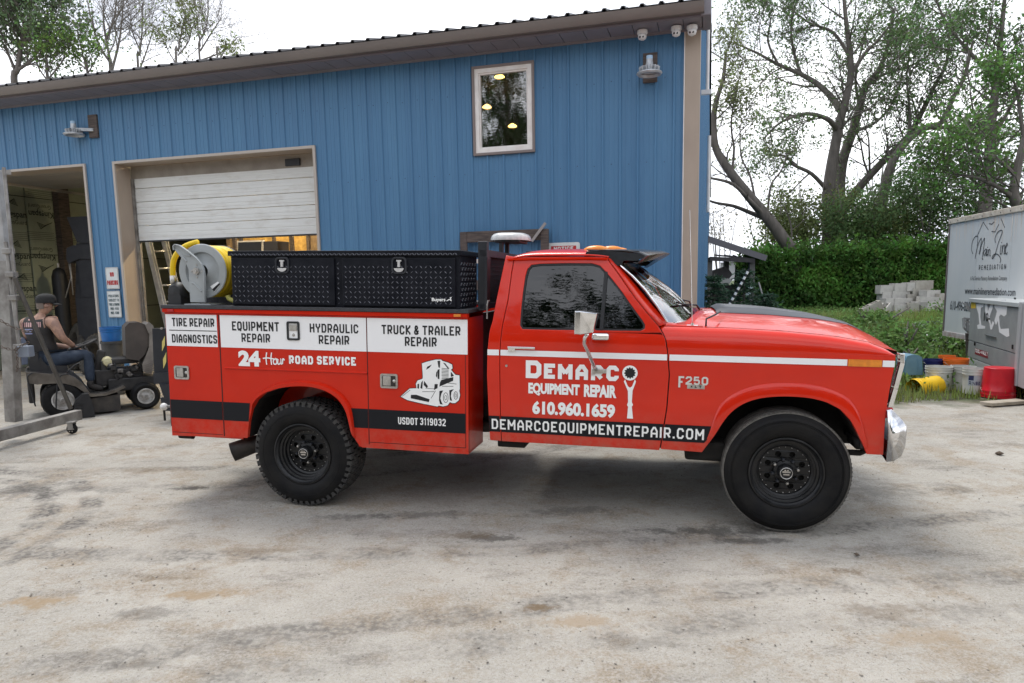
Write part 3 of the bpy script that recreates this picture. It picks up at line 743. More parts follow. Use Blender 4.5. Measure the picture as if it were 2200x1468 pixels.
# --- sun visor and roof lights
def vis(t, k):
    y = .10 + (TW-.20)*t; e = abs(2*t-1); bow = 1-e*e
    prof = [(.455+.09*bow, 1.832+.025*bow), (.56+.08*bow, 1.842+.026*bow), (.72+.10*bow, 1.838+.034*bow), (.80+.15*bow, 1.822+.040*bow), (.838+.155*bow, 1.803+.045*bow), (.79+.12*bow, 1.755+.05*bow), (.765+.11*bow, 1.760+.05*bow)]
    x, z = prof[k]; return (x, y, z)
VISM = mat('black_visor', (.02,.022,.025), .25, 0, (.03,.032,.036), 8, coat=.3)
mb = MB(); mb.grid([[vis(j/24, k) for k in range(7)] for j in range(25)])
vo = mb.build('sun_visor', VISM, truck, smooth=True, autosmooth=22, solid=.005)
for k in range(3):
    MB().tube([Vector(vis(.0,0)).lerp(Vector(vis(0,3)), f) + Vector((0,.012+.03*k,.012)) for f in (0,.5,1)], .004, 5).build('visor_rib', VISM, vo)
for y0, s_ in ((.10,1),(TW-.10,-1)):
    mb = MB(); pl = [(.455,1.832),(.60,1.838),(.80,1.818),(.835,1.803),(.79,1.772),(.70,1.772),(.69,1.75),(.655,1.735),(.60,1.775),(.44,1.795)]
    mb.prism([pl], lambda x, z: (x, y0, z), lambda x, z: (x, y0 + s_*.008, z)); mb.build('visor_end', VISM, vo, bevel=.002)
for (x, y) in ((.50,.33), (.575,.70), (.60,1.0), (.575,1.30), (.50,1.67)):
    mb = MB(); z = roof_pt(.8, y/TW)[2] - .006; P = []
    for i in range(9):
        f = i/8; w_ = .038*math.sin(PI*min(1, max(.12, f*.9+.08)))**.35; h = .036*(math.sin(PI*(f*.94+.05))**.45)
        P.append([(x-.085+.17*f, y + w_*math.cos(a)*1.0, z + h*math.sin(a)) for a in np.linspace(0, PI, 9)])
    mb.grid(P).build('roof_marker_light', AMBER, truck, smooth=True, solid=.002)
# --- lettering on the cab
def letters(text, u0, v0, u1, v1, m, fn, w=.2, F=SC, name='lettering', zr=None, **k):
    x0, z1 = F(u0, v0); x1, z0 = F(u1, v1)
    return stroke_text(MB(), text, x0, z0, x1, z1, w, fn, **k).build(name, m, truck)
def letters4(text, ulo, vtl, vbl, uhi, vtr, vbr, m, fn, w, F=SC, name='lettering', font=False, bold=0.0, shear=0, outline=None, **k):
    x0, zt = F(ulo, vtl); _, zb = F(ulo, vbl); x1, ztr = F(uhi, vtr); _, zbr = F(uhi, vbr)
    mb = MB()
    zt = (zt + ztr)/2; zb = (zb + zbr)/2
    if font: font_text(mb, text, x0, zb, x1, zt, fn, bold, shear)
    else: stroke_text(mb, text, x0, zb, x1, zt, w, fn, **k)
    return mb.build(name, m, truck)
OUT = 0.0035
letters4('D', 1130, 774, 812, 1163.5, 775, 813.5, WHITEL, CF(.004), .27, gw=.9)
letters4('EMARC', 1169, 782, 815, 1330, 785, 817.5, WHITEL, CF(.004), .27, gap=.34, gw=1.0)
letters4('EQUIPMENT', 1135.5, 822, 850, 1246, 826, 853, WHITEL, CF(.004), 0, font=True, bold=.055)
letters4('REPAIR', 1255, 826, 852, 1325, 828, 856, WHITEL, CF(.004), 0, font=True, bold=.055)
letters4('610.960.1659', 1144, 863.5, 892, 1322, 866, 897, WHITEL, CF(.004), .0, font=True, bold=.05)
letters4('DEMARCOEQUIPMENTREPAIR.COM', 1056.5, 898, 919, 1513, 924, 948, WHITEL, CF(.0045), .165, gap=.26, gw=.66)
# wrench emblem (ring head + handle)
cx, cz = SC(1353.5, 801.5); r_ = SC(1370, 801)[0] - cx
gear = []
for k in range(48):
    a = 2*PI*k/48; gear.append((cx + r_*(.76 if k % 4 < 2 else .63)*math.cos(a), cz + r_*(.76 if k % 4 < 2 else .63)*math.sin(a)))
mb = MB(); mb.poly([circ(cx, cz, r_, 40), gear], CF(.004))
hb = SCL([(1343,815),(1340.5,820),(1349,840),(1349.5,864),(1347,870),(1349.5,874),(1348,890),(1347,899),(1360,899.5),(1359,890),(1357.5,874),(1360,870),(1357.5,864),(1359,840),(1366.5,820),(1364,815),(1358,830),(1353.5,833),(1349,830)])
mb.poly([hb], CF(.0042)); wr = mb.build('wrench_emblem', WHITEL, truck)
mb = MB(); mb.poly([gear], CF(.003)); mb.build('wrench_socket', BLACKL, wr)

# --- service body ----------------------------------------------------------
def SB(u, v): return S(u, v, BY)
xL, xR, zBt, zTop = -2.708, -.330, .436, 1.375
RAISE = 1.432
arch_r = [SB(*p) for p in [(531.5,941),(533,925),(535,905),(541,880),(552,860),(570,845),(600,834),(640,829),(675,831),(705,840),(730,857),(745,880),(752,903),(757,925),(762,942),(770,955),(778,961.5)]]
body_out = [(xL, zTop+.012), (xL, zBt)] + arch_r + [(xR, zBt-.004), (xR, zTop+.012)]
body_out = body_out[::-1]
for sd_ in (0, 1):
    s_ = 1 if sd_ == 0 else -1; b0 = BY if sd_ == 0 else TW - BY
    mb = MB(); mb.prism([body_out], lambda x, z: (x, b0, z), lambda x, z: (x, b0 + s_*.03, z), back=False)
    mb.build('bed_side_panel', REDB, truck, bevel=.004)
    # ends, top, inner wall of the compartments
    mb = MB()
    mb.box((xR-.012, b0 + s_*.006 if s_ > 0 else b0 - .39, zBt-.004), (xR, b0 + .39 if s_ > 0 else b0 - .006, zTop+.01))
    mb.box((xL, b0 + s_*.006 if s_ > 0 else b0 - .39, zBt), (xL+.012, b0 + .39 if s_ > 0 else b0 - .006, zTop+.01))
    mb.box((xL, min(b0 + s_*.39, b0 + s_*.40), .62), (xR, max(b0 + s_*.39, b0 + s_*.40), RAISE))
    for (a, b) in ((xL, -2.10), (-1.16, xR)):
        mb.box((a, min(b0 + s_*.01, b0 + s_*.39), zBt+.002), (b, max(b0 + s_*.01, b0 + s_*.39), zBt+.014))
    mb.build('compartment_shell', REDB, truck)
    mb = MB(); mb.box((xL-.012, min(b0 - s_*.03, b0 + s_*.42), 1.416), (xR+.01, max(b0 - s_*.03, b0 + s_*.42), 1.442)); 
    mb.build('top_liner', mat('bed_liner', (.035,.036,.04), .7, 0, (.05,.05,.055), 30, bump=.3), truck, bevel=.003)
    mb = MB(); mb.box((xL-.008, min(b0 - s_*.022, b0 + s_*.03), 1.386), (xR, max(b0 - s_*.022, b0 + s_*.03), 1.415)); mb.box((xL, min(b0 - s_*.014, b0 + s_*.03), 1.377), (xR, max(b0 - s_*.014, b0 + s_*.03), 1.384))
    mb.build('top_rail', REDB, truck, bevel=.006)
    # wheel house
    P = []
    for (x, z) in arch_r: P.append([(x, b0 + s_*.028, z), (x, b0 + s_*.42, z)])
    MB().grid(P).build('wheel_house', DARK, truck)
    arch_band('wheel_arch_flare', smooth2(arch_r[3:-2], 3), .038, REDB, truck, .030, lambda z: BY, 0 if sd_ == 0 else TW, s_, True)
# shut lines: dark recessed seams on the near side doors
seams = [S(470.5,700,BY)[0], S(790,800,BY)[0]]
mb = MB()
for x, zlo, zhi, w_ in ((seams[0], zBt+.02, zTop, .009), (seams[1], .46, zTop, .006)): mb.box((x-w_/2, BY-.0012, zlo), (x+w_/2, BY+.01, zhi))
zz = .475
mb.box((xL+.01, BY-.001, zBt+.028), (seams[0]-.012, BY+.01, zBt+.032)); mb.box((seams[1]+.0, BY-.001, zz), (xR-.02, BY+.01, zz+.004)); mb.box((xR-.022, BY-.001, zz), (xR-.018, BY+.01, zTop))
mb.build('door_gap', mat('shut_line', (.05,.006,.004), .7), truck)
mb = MB(); a = S(484, 790.5, BY); b = S(789, 802.5, BY); zz = (a[1]+b[1])/2
P = [[(x, BY-o, zz+dz) for (o, dz) in ((0,.010),(.009,.003),(.009,-.002),(0,-.006))] for x in (a[0], b[0])]
mb.grid(P).build('body_crease', REDB, truck)
# vinyl panels and bands
zw0, zw1 = 1.133, 1.372
def rect(name, x0, x1, z0, z1, m, off=.0022, fn=None, parent=truck):
    f = fn or BF(off); return MB().add([f(x0,z0), f(x1,z0), f(x1,z1), f(x0,z1)], [(0,1,2,3)]).build(name, m, parent)
for a, b in ((xL+.004, seams[0]-.016), (seams[0]+.010, seams[1]-.004), (seams[1]+.004, xR-.004)):
    rect('white_sign_panel', a, b, zw0, zw1, WHITEV)
zk0, zk1 = .579, .720
rect('black_stripe', xL+.003, seams[0]-.006, zk0, zk1, BLACKV)
mb = MB(); al = [p for p in arch_r if zk0 < p[1] < zk1 and p[0] < -1.7]; 
mb.add([BF(.0022)(seams[0]+.006, zk0), BF(.0022)(arch_r[2][0]-.002, zk0), BF(.0022)(S(541,882,BY)[0]-.012, zk1), BF(.0022)(seams[0]+.006, zk1)], [(0,1,2,3)]); mb.build('black_stripe', BLACKV, truck)
mb = MB(); f = BF(.0022); mb.add([f(S(757,922,BY)[0]+.004, zk0), f(seams[1]-.004, zk0), f(seams[1]-.004, zk1), f(S(746,882,BY)[0]+.012, zk1)], [(0,1,2,3)]); mb.build('black_stripe', BLACKV, truck)
rect('black_stripe', seams[1]+.004, xR-.022, zk0, zk1, BLACKV)
def bl(text, ulo, vtl, vbl, uhi, vtr, vbr, w=.17, m=BLACKL, **k):
    return letters4(text, ulo, vtl, vbl, uhi, vtr, vbr, m, BF(.0035), w, F=SB, **k)
bl('TIRE REPAIR', 369.5, 683, 701.5, 460.5, 684.5, 702.5)
bl('DIAGNOSTICS', 369.5, 718.5, 736.5, 466.5, 720, 738)
rect('sign_rule', SB(364,709)[0], SB(466,709)[0], SB(400,710)[1]-.004, SB(400,710)[1]+.002, BLACKL, .0034)
bl('EQUIPMENT', 498.5, 690.5, 710.5, 599.5, 692.5, 712)
bl('REPAIR', 519, 716.5, 735, 580.5, 717.5, 736.5)
bl('HYDRAULIC', 665.5, 695, 714.5, 770, 697.5, 716.5)
bl('REPAIR', 685, 720.5, 739.5, 750.5, 721.5, 741)
bl('TRUCK & TRAILER', 820, 698.5, 718.5, 989.5, 701, 721)
bl('REPAIR', 870, 724, 743.5, 938.5, 725, 745.5)
letters4('24', 512, 753, 786, 559, 754, 788, WHITEL, BF(.004), 0, F=SB, font=True, bold=.06)
bl('ROAD', 621, 764, 782, 673, 765, 783, w=.24, m=WHITEL)
bl('SERVICE', 681, 765.5, 783.5, 765, 767, 785.5, w=.24, m=WHITEL)
bl('USDOT', 855.5, 896.5, 911.5, 898, 898, 913, w=.16, m=WHITEL)
bl('3119032', 902.5, 898, 913, 958, 900, 915.5, w=.16, m=WHITEL)
# script word
def script(parent, strokes, x0, z0, x1, z1, w, fn, m, name='script_lettering', sh=0.0):
    mb = MB(); k = 0
    for st in strokes:
        pts = [(p.x, p.y) for p in catmull([(a, b, 0) for a, b in st], 5)]
        ribbon(mb, [(x0 + (a + sh*b)*(x1-x0), z0 + b*(z1-z0)) for a, b in pts], w, lambda x, z, o=k*.0002: fn(x, z, o)); k += 1
    return mb.build(name, m, parent)
hour = [[(.18,1.0),(.14,.5),(.16,0)], [(.40,1.0),(.36,.5),(.38,0)], [(0,.5),(.2,.55),(.42,.5),(.50,.48)],
        [(.56,.52),(.47,.35),(.48,.12),(.56,.06),(.62,.2),(.60,.42),(.56,.52),(.66,.46)], [(.68,.48),(.66,.2),(.70,.06),(.78,.2),(.80,.48),(.79,.15),(.84,.08)], [(.84,.08),(.88,.48),(.87,.1)], [(.875,.3),(.92,.52),(.97,.40)]]
x0, z1_ = SB(565, 757); x1, z0_ = SB(614, 785)
script(truck, hour, x0, z0_, x1, z1_, .009, BF(.004), WHITEL)
# skid-steer picture on the bed
def K(a, b): return SB(800 + a/7.338, 740 + b/7.338)
white = [(450,822),(590,698),(700,692),(690,620),(715,570),(790,545),(800,520),(785,300),(860,275),(1000,240),(1085,240),(1110,262),(1200,290),(1260,320),(1265,380),(1240,400),(1310,480),(1375,490),(1380,700),(1372,730),(1385,800),(1365,880),(1310,925),(1260,925),(1225,910),(1190,960),(1120,978),(1050,965),(1030,980),(800,935),(560,880)]
outl = [K(*p) for p in white]; cxo = sum(p[0] for p in outl)/len(outl); czo = sum(p[1] for p in outl)/len(outl)
mb = MB(); mb.poly([inset(outl, -.0)], BF(.0038)); 
pic = mb.build('loader_picture', WHITEL, truck)
mb = MB(); ribbon(mb, outl + [outl[0]], .009, BF(.003)); 
blk = [[(610,795),(700,795),(905,865),(895,910),(610,850)], [(850,400),(870,350),(940,322),(900,370)], [(1030,400),(1062,390),(1060,545),(1035,545)],
       [(1030,262),(1072,258),(1068,370),(1045,360)], [(1118,288),(1150,298),(1215,380),(1195,385)], [(1240,430),(1290,495),(1240,515)],
       [(985,625),(1035,625),(1030,690),(975,720)], [(1090,560),(1280,515),(1275,575),(1060,665),(1070,600)], [(715,625),(740,620),(738,700),(712,690)], [(775,600),(800,570),(790,700),(760,690)],
       [(1060,735),(1120,725),(1090,780),(1075,850),(1090,900),(1115,950),(1070,940),(1055,880)], [(1215,725),(1290,705),(1250,750),(1240,820),(1260,890),(1275,895),(1225,880)],
       [(1010,440),(1030,420),(1025,530),(1005,500)], [(820,575),(880,660),(862,690),(812,640)]]
for lp in blk: mb.poly([[K(*p) for p in lp]], BF(.0046))
for k in range(8): mb.poly([[K(1095, 372+23*k), K(1205, 385+21*k), K(1205, 393+21*k), K(1095, 380+23*k)]], BF(.0046))
for c in ((1160,840,38,78),(1318,805,30,60)):
    lp = [(c[0]+c[2]*math.cos(t), c[1]+c[3]*math.sin(t)) for t in np.linspace(0, 2*PI, 20)[:-1]]; ribbon(mb, [K(*p) for p in lp] + [K(*lp[0])], .0035, BF(.0046))
    lp = [(c[0]+c[2]*.45*math.cos(t), c[1]+c[3]*.45*math.sin(t)) for t in np.linspace(0, 2*PI, 20)[:-1]]; ribbon(mb, [K(*p) for p in lp] + [K(*lp[0])], .003, BF(.0046))
for a, b in (((1100,660),(1280,662)),((1120,600),(1330,625)),((1000,730),(930,850)),((790,745),(980,745)),((840,690),(980,700)),((600,720),(470,820))):
    ribbon(mb, [K(*a), K(*b)], .003, BF(.0046))
mb.build('picture_linework', BLACKL, pic)
# latches
def latch(u0, v0, u1, v1, vertical=False, black=False):
    x0, z1 = SB(u0, v0); x1, z0 = SB(u1, v1)
    mb = MB(); mb.prism([rrect(x0, z0, x1, z1, .014), rrect(x0+.014, z0+.014, x1-.014, z1-.014, .006)], lambda x, z: (x, BY-.010, z), lambda x, z: (x, BY+.004, z), back=False)
    o = mb.build('door_latch', BLACKP if black else STAIN, truck, bevel=.003)
    MB().box((x0+.012, BY-.001, z0+.012), (x1-.012, BY+.012, z1-.012)).build('latch_pocket', mat('latch_recess', (.06,.055,.05), .5, .6), o)
    if vertical: bx = (x0+.02, z0+.5*(z1-z0), x1-.02, z1-.022); kx, kz = (x0+x1)/2, z0+.28*(z1-z0)
    else: bx = (x0+.018, z0+.018, x0+.60*(x1-x0), z1-.018); kx, kz = x0+.78*(x1-x0), (z0+z1)/2
    MB().box((bx[0], BY-.008, bx[1]), (bx[2], BY+.002, bx[3])).build('latch_paddle', STAIN, o, bevel=.003)
    MB().lathe([(0,-.006),(.010,-.006),(.013,0),(.013,.004)], (kx, BY, kz), n=14).build('keyhole', STAIN, o, smooth=True)
latch(375, 785.5, 408, 815.5); latch(817.5, 802.5, 855.5, 835)
latch(616.5, 690.5, 645, 731.5, True, True)
# bed floor, front bulkhead, tailgate, bumper, hitch, mudflap lights
mb = MB(); mb.box((xL+.02, .38, .72), (xR, TW-.38, .76)); mb.box((xR-.03, .38, .72), (xR, TW-.38, 1.40)); mb.box((xL, .38, .62), (xL+.04, TW-.38, 1.20)); mb.build('cargo_bed', mat('bed_liner', (.035,.036,.04)), truck)
mb = MB(); mb.box((xL-.05, .15, .50), (xL+.0, TW-.15, .62)); mb.build('rear_bumper', DARK, truck, bevel=.01)
mb = MB(); mb.box((xL-.035, .02, .50), (xL-.003, .12, .78)); mb.build('tail_lamp', BLACKP, truck, bevel=.006)
mb = MB(); mb.tube([(xL+.02,.05,zBt-.012),(xL+.14,.05,zBt-.012)], .022, 10); mb.build('step_bracket', DARK, truck)
mb = MB(); mb.beam((xL,1.0,.44), (xL-.28,1.0,.44), .06, .06); mb.cyl((xL-.24,1.0,.47),(xL-.24,1.0,.52),.016); mb.build('hitch_bar', GALV, truck)
for (x, m) in ((SB(372,664)[0], SIGNR), (SB(985,675)[0], AMBER)):
    MB().box((x-.025, BY-.036, 1.392), (x+.025, BY-.02, 1.410)).build('clearance_light', m, truck, bevel=.004)

# --- toolbox on the near compartment top
tbx0, tbx1 = S(495,600,-.012)[0], S(987,600,-.012)[0]
tz0, tz1 = 1.443, 1.832
toolbox = bpy.data.objects.new('toolbox', None); link(toolbox, truck)
MB().box((tbx0, .004, tz0), (tbx1, .43, tz1)).build('box_shell', DIAM, toolbox, bevel=.004)
MB().box((tbx0-.012, -.016, tz1-.028), (tbx1+.014, .445, tz1+.008)).build('box_lid', DIAM, toolbox, bevel=.004)
mid = S(727,600,-.012)[0]; mw = .026
doors = [(tbx0+.012, mid-mw-.004), (mid+mw+.004, tbx1-.030)]
for a, b in doors:
    d = MB().box((a, -.014, tz0+.012), (b, .004, tz1-.046)).build('box_door', DIAM, toolbox, bevel=.004)
    c = S(607 if a < mid-.3 else 858, 570, -.014)[0]; zc_ = S(858, 571, -.014)[1]
    pc = rrect(c-.055, zc_-.055, c+.055, zc_+.06, .03, 5)
    mb = MB(); mb.prism([pc, rrect(c-.043, zc_-.045, c+.043, zc_+.048, .02, 5)], lambda x, z: (x, -.024, z), lambda x, z: (x, -.012, z), back=False)
    l = mb.build('latch_plate', BLACKG, d, bevel=.002)
for a, b in doors:
    c = S(607 if a < mid-.3 else 858, 570, -.014)[0]
    hd = MB(); hd.box((c-.009, -.027, zc_-.01), (c+.009, -.018, zc_+.036)); hd.box((c-.018,-.026,zc_+.028),(c+.018,-.018,zc_+.038))
    hd.poly([[(c-.036, zc_-.018)] + [(c+.036*math.cos(t), zc_-.018+.026*math.sin(t)) for t in np.linspace(0, -PI, 12)]], lambda x, z: (x, -.026, z))
    hd.build('t_handle', mat('brushed_handle', (.62,.61,.60), .38, .35), toolbox)
# raised tread-plate dashes as real geometry
def tread(plane, x0, x1, z0, z1, step=.035):
    mb = MB(); i = 0; nx = int((x1-x0)/step); nzz = int((z1-z0)/step)
    for i in range(nx):
        for j in range(nzz):
            cx_, cz_ = x0 + (i+.5)*step, z0 + (j+.5)*step; a = (45 if (i+j) % 2 == 0 else -45) * PI/180
            dx, dz = .0165*math.cos(a), .0165*math.sin(a); wx, wz = -.0040*math.sin(a), .0040*math.cos(a)
            P4 = [(cx_-dx, cz_-dz), (cx_+wx, cz_+wz), (cx_+dx, cz_+dz), (cx_-wx, cz_-wz)]
            mb.add([plane(*p, 0) for p in P4] + [plane(cx_-dx*.6, cz_-dz*.6, .003), plane(cx_+dx*.6, cz_+dz*.6, .003)], [(0,1,4),(1,5,4),(1,2,5),(2,3,5),(3,4,5),(3,0,4)])
    return mb
TDM = mat('tread_dash', (.075,.080,.098), .22, 0.2, coat=.5)
mbs = MB()
for a, b in doors:
    m_ = tread(lambda x, z, h: (x, -.0141-h, z), a+.01, b-.01, tz0+.02, tz1-.055); mbs.add(m_.v, m_.f)
m_ = tread(lambda x, z, h: (tbx1+.0002+h, x, z), .012, .42, tz0+.01, tz1-.035); mbs.add(m_.v, m_.f)
m_ = tread(lambda x, z, h: (x, -.0162-h, z), tbx0, tbx1, tz1-.027, tz1+.007, .017); mbs.add(m_.v, m_.f)
m_ = tread(lambda x, z, h: (x, .004-.0002-h, z), mid-mw, mid+mw, tz0+.01, tz1-.035); mbs.add(m_.v, m_.f)
tag(mbs.build('tread_pattern', TDM, toolbox), kind='stuff')
bx0, bz1 = S(928, 640, -.014); bx1, bz0 = S(970, 650, -.014)
mb = MB(); fnb = lambda x, z, o=0: (x, -.0175-o, z); font_text(mb, 'Buyers', bx0, bz0, bx0+.7*(bx1-bx0), bz1, fnb, .03)
ribbon(mb, [(bx0+.76*(bx1-bx0), bz0+.01), (bx0+.9*(bx1-bx0), bz0+.02), (bx0+.99*(bx1-bx0), bz0+.012), (bx0+.95*(bx1-bx0), bz0+.03), (bx1, bz0+.035), (bx0+.93*(bx1-bx0), bz1)], .006, fnb)
mb.build('maker_lettering', WHITEL, toolbox)

# --- headache rack behind the cab with strobe light
rack = bpy.data.objects.new('cab_guard', None); link(rack, truck)
for y in (.13, TW-.20):
    MB().box((-.30, y, 1.43), (-.235, y+.055, 1.905)).build('guard_post', BLACKG, rack, bevel=.004)
    MB().box((-.245, y-.03, 1.44), (-.225, y+.06, 1.80)).build('guard_plate', BLACKG, rack, bevel=.002)
mb = MB(); mb.box((-.29, .13, 1.80), (-.24, TW-.15, 1.85)); mb.box((-.29, .13, 1.44), (-.24, TW-.15, 1.48)); mb.build('guard_rail', BLACKG, rack, bevel=.003)
mb = MB()
for k in range(56): y = .20 + (TW-.42)*k/55; mb.box((-.268, y, 1.48), (-.262, y+.008, 1.80))
for k in range(11): z = 1.49 + .03*k; mb.box((-.272, .19, z), (-.266, TW-.21, z+.008))
tag(mb.build('wire_mesh', BLACKG, rack), kind='stuff')
mb = MB(); mb.tube([(-.20,.06,1.50),(-.20,.02,1.50),(-.20,.0,1.47),(-.20,.0,1.38)], .005, 6); mb.build('rope_hook', GALV, rack)
for (y, w_) in ((.66,.04), (.86,.035)): MB().box((-.28, y, 1.82), (-.25, y+w_, 1.945)).build('light_post', BLACKP, rack, bevel=.003)
mb = MB(); P = []
ly0, ly1 = .52, 1.12
strobe = bpy.data.objects.new('strobe_light', None); link(strobe, truck)
cx_, cy_, cz_ = -.215, .80, 1.955
mb = MB()
def sring(k, z): return [(cx_ + k*(.15*abs(math.cos(a))**.7*math.copysign(1, math.cos(a))), cy_ + k*(.17*abs(math.sin(a))**.7*math.copysign(1, math.sin(a))), z) for a in np.linspace(0, 2*PI, 32, endpoint=False)]
levels = [(1.0, cz_-.012), (1.0, cz_+.004), (.96, cz_+.022), (.86, cz_+.037), (.70, cz_+.045), (.3, cz_+.050), (.01, cz_+.051)]
vs = []; 
for k, z in levels: vs += sring(k, z)
mb.add(vs, [(i*32+j, i*32+(j+1) % 32, (i+1)*32+(j+1) % 32, (i+1)*32+j) for i in range(len(levels)-1) for j in range(32)])
mb.build('strobe_dome', mat('pearl_lens', (.58,.58,.56), .25, 0, (.42,.43,.42), 25, coat=.4), strobe, smooth=True, autosmooth=40)
mb = MB(); mb.cbox((cx_, cy_, cz_-.02), (.2, .30, .02)); mb.build('strobe_base', BLACKP, strobe, bevel=.005)

# --- hose reel on the near compartment top (shaft across the truck)
reel = bpy.data.objects.new('hose_reel', None); link(reel, truck)
rc = onplane(422, 583, TMI, .05); rx, rz_ = rc.x, rc.z
RRAD = abs(onplane(376, 583, TMI, .07).x - onplane(478, 583, TMI, .07).x)/2
ry0, ry1 = .07, .30
mb = MB()
prof = [(.05, ry0-.004), (.085, ry0+.02), (.135, ry0+.02), (.145, ry0), (RRAD-.006, ry0), (RRAD, ry0+.006), (RRAD-.006, ry0+.014), (.15, ry0+.014), (.1, ry0+.034)]
mb.lathe(prof, (rx+.035, 0, rz_), n=64); mb.build('reel_flange', GREYP, reel, smooth=True, autosmooth=35)
mb = MB(); mb.lathe([(.03, ry1), (RRAD, ry1), (RRAD, ry1+.006), (.03, ry1+.006)], (rx+.035, 0, rz_), n=48); mb.build('reel_flange', GREYP, reel, smooth=True, autosmooth=35)
MB().lathe([(.10, ry0+.02), (.10, ry1)], (rx+.035, 0, rz_), n=32).build('reel_drum', GREYP, reel, smooth=True)
for k in range(6):
    yk = ry0 + .036 + .039*k; rk = RRAD - .030 + .004*(k % 2)
    mb = MB(); mb.tube([(rx+.035 + rk*math.cos(a), yk, rz_ + rk*math.sin(a)) for a in [2*PI*j/56 for j in range(56)]], .0205, 10, closed=True)
    mb.build('hose_coil', YHOSE, reel, smooth=True)
# near bracket arm
def Rp(a, b): 
    q = onplane(280 + a/6.6708, 480 + b/6.6708, TMI, .03); return (q.x, q.z)
arm_lp = [Rp(*p) for p in [(860,1130),(845,860),(835,660),(790,560),(700,460),(640,390),(632,330),(655,305),(720,320),(850,410),(960,500),(1035,590),(1062,660),(1075,760),(1080,1130)]]
mb = MB(); mb.prism([arm_lp], lambda x, z: (x, .03, z), lambda x, z: (x, .036, z)); mb.build('reel_bracket', GREYP, reel, bevel=.0025)
mb = MB(); fpl = [Rp(*p) for p in [(640,385),(632,330),(655,305),(720,320),(850,410),(960,500),(1035,590),(1062,660),(1075,760),(1080,1130)]]
for a, b in zip(fpl[:-1], fpl[1:]): mb.beam((a[0], .022, a[1]), (b[0], .022, b[1]), .022, .006, (0, 0, 1) if abs(b[0]-a[0]) > abs(b[1]-a[1]) else (1, 0, 0))
for st in ([(655,375),(740,460),(808,548)], [(885,858),(915,860),(970,920),(1025,975)], [(795,455),(865,463)]): mb.tube([(Rp(*p)[0], .028, Rp(*p)[1]) for p in st], .007, 6)
mb.build('bracket_flange', GREYP, reel, smooth=True, autosmooth=40)
mb = MB(); mb.cyl((rx+.02,.0,rz_), (rx+.02,.05,rz_), .016, 12); mb.cyl((rx+.02,.012,rz_), (rx+.02,.03,rz_), .028, 6)
for a in range(4): mb.cyl((rx+.02+.045*math.cos(a*PI/2), .024, rz_+.045*math.sin(a*PI/2)), (rx+.02+.045*math.cos(a*PI/2), .034, rz_+.045*math.sin(a*PI/2)), .006, 6)
mb.build('reel_hub', STAIN, reel)
q0 = Rp(1100,905); q1 = Rp(1210,835); q2 = Rp(1250,875); q3 = Rp(1160,985)
mb = MB(); mb.add([(q[0], ry0-.0035, q[1]) for q in (q0, q3, q2, q1)], [(0,1,2,3)]); st_ = mb.build('reel_sticker', WHITEV, reel)
mid_ = lambda a, b, f: (a[0]+(b[0]-a[0])*f, a[1]+(b[1]-a[1])*f)
mb = MB(); mb.add([(q[0], ry0-.0042, q[1]) for q in (mid_(q0,q3,.5), mid_(q0,q3,.95), mid_(q1,q2,.95), mid_(q1,q2,.5))], [(0,1,2,3)]); mb.build('sticker_print', BLACKL, st_)
# far support, base, hose tail and valve
mb = MB(); mb.box((rx-.05, ry1+.03, 1.44), (rx+.09, ry1+.036, rz_+.05)); mb.box((rx-.09, .01, 1.442), (rx+.13, ry1+.06, 1.450)); mb.build('reel_base', GREYP, reel, bevel=.002)
tail = [Rp(*p) for p in [(880,262),(780,290),(700,325),(620,385),(560,460),(525,550),(515,660),(520,760)]]
mb = MB(); mb.tube(catmull([(p[0], .10, p[1]) for p in tail], 4), .021, 10); mb.build('hose_tail', YHOSE, reel, smooth=True)
p_ = Rp(520,760); q_ = Rp(530,880)
mb = MB(); mb.tube([(p_[0], .10, p_[1]+.005), (q_[0], .10, q_[1])], .023, 10); mb.tube([(q_[0], .10, q_[1]), (q_[0]+.01, .10, q_[1]-.05)], .012, 8); mb.build('hose_fitting', STAIN, reel, smooth=True)
c0 = Rp(590, 985)
mb = MB(); mb.lathe([(0,-.05),(.05,-.045),(.075,-.01),(.075,.04),(.05,.07),(0,.07)], (c0[0], .10, c0[1]), n=24); mb.box((c0[0]-.05,.05,1.444),(c0[0]+.06,.17,c0[1]-.02)); mb.build('hose_stop', BLACKP, reel, smooth=True, autosmooth=40)
mb = MB(); tl = [Rp(*p) for p in [(1290,1040),(1310,1085),(1370,1115),(1450,1130)]]; mb.tube(catmull([(p[0], .12, p[1]) for p in tl], 4), .018, 8); mb.build('hose_end', mat('old_hose', (.42,.40,.10), .5), reel, smooth=True)
mb = MB(); mb.box((xL+.06, .30, 1.44), (tbx0-.03, .62, 1.56)); mb.build('diamond_plate_tray', mat('grey_plate', (.06,.065,.085), .45, .2, (.10,.105,.13), 60), truck, bevel=.005)

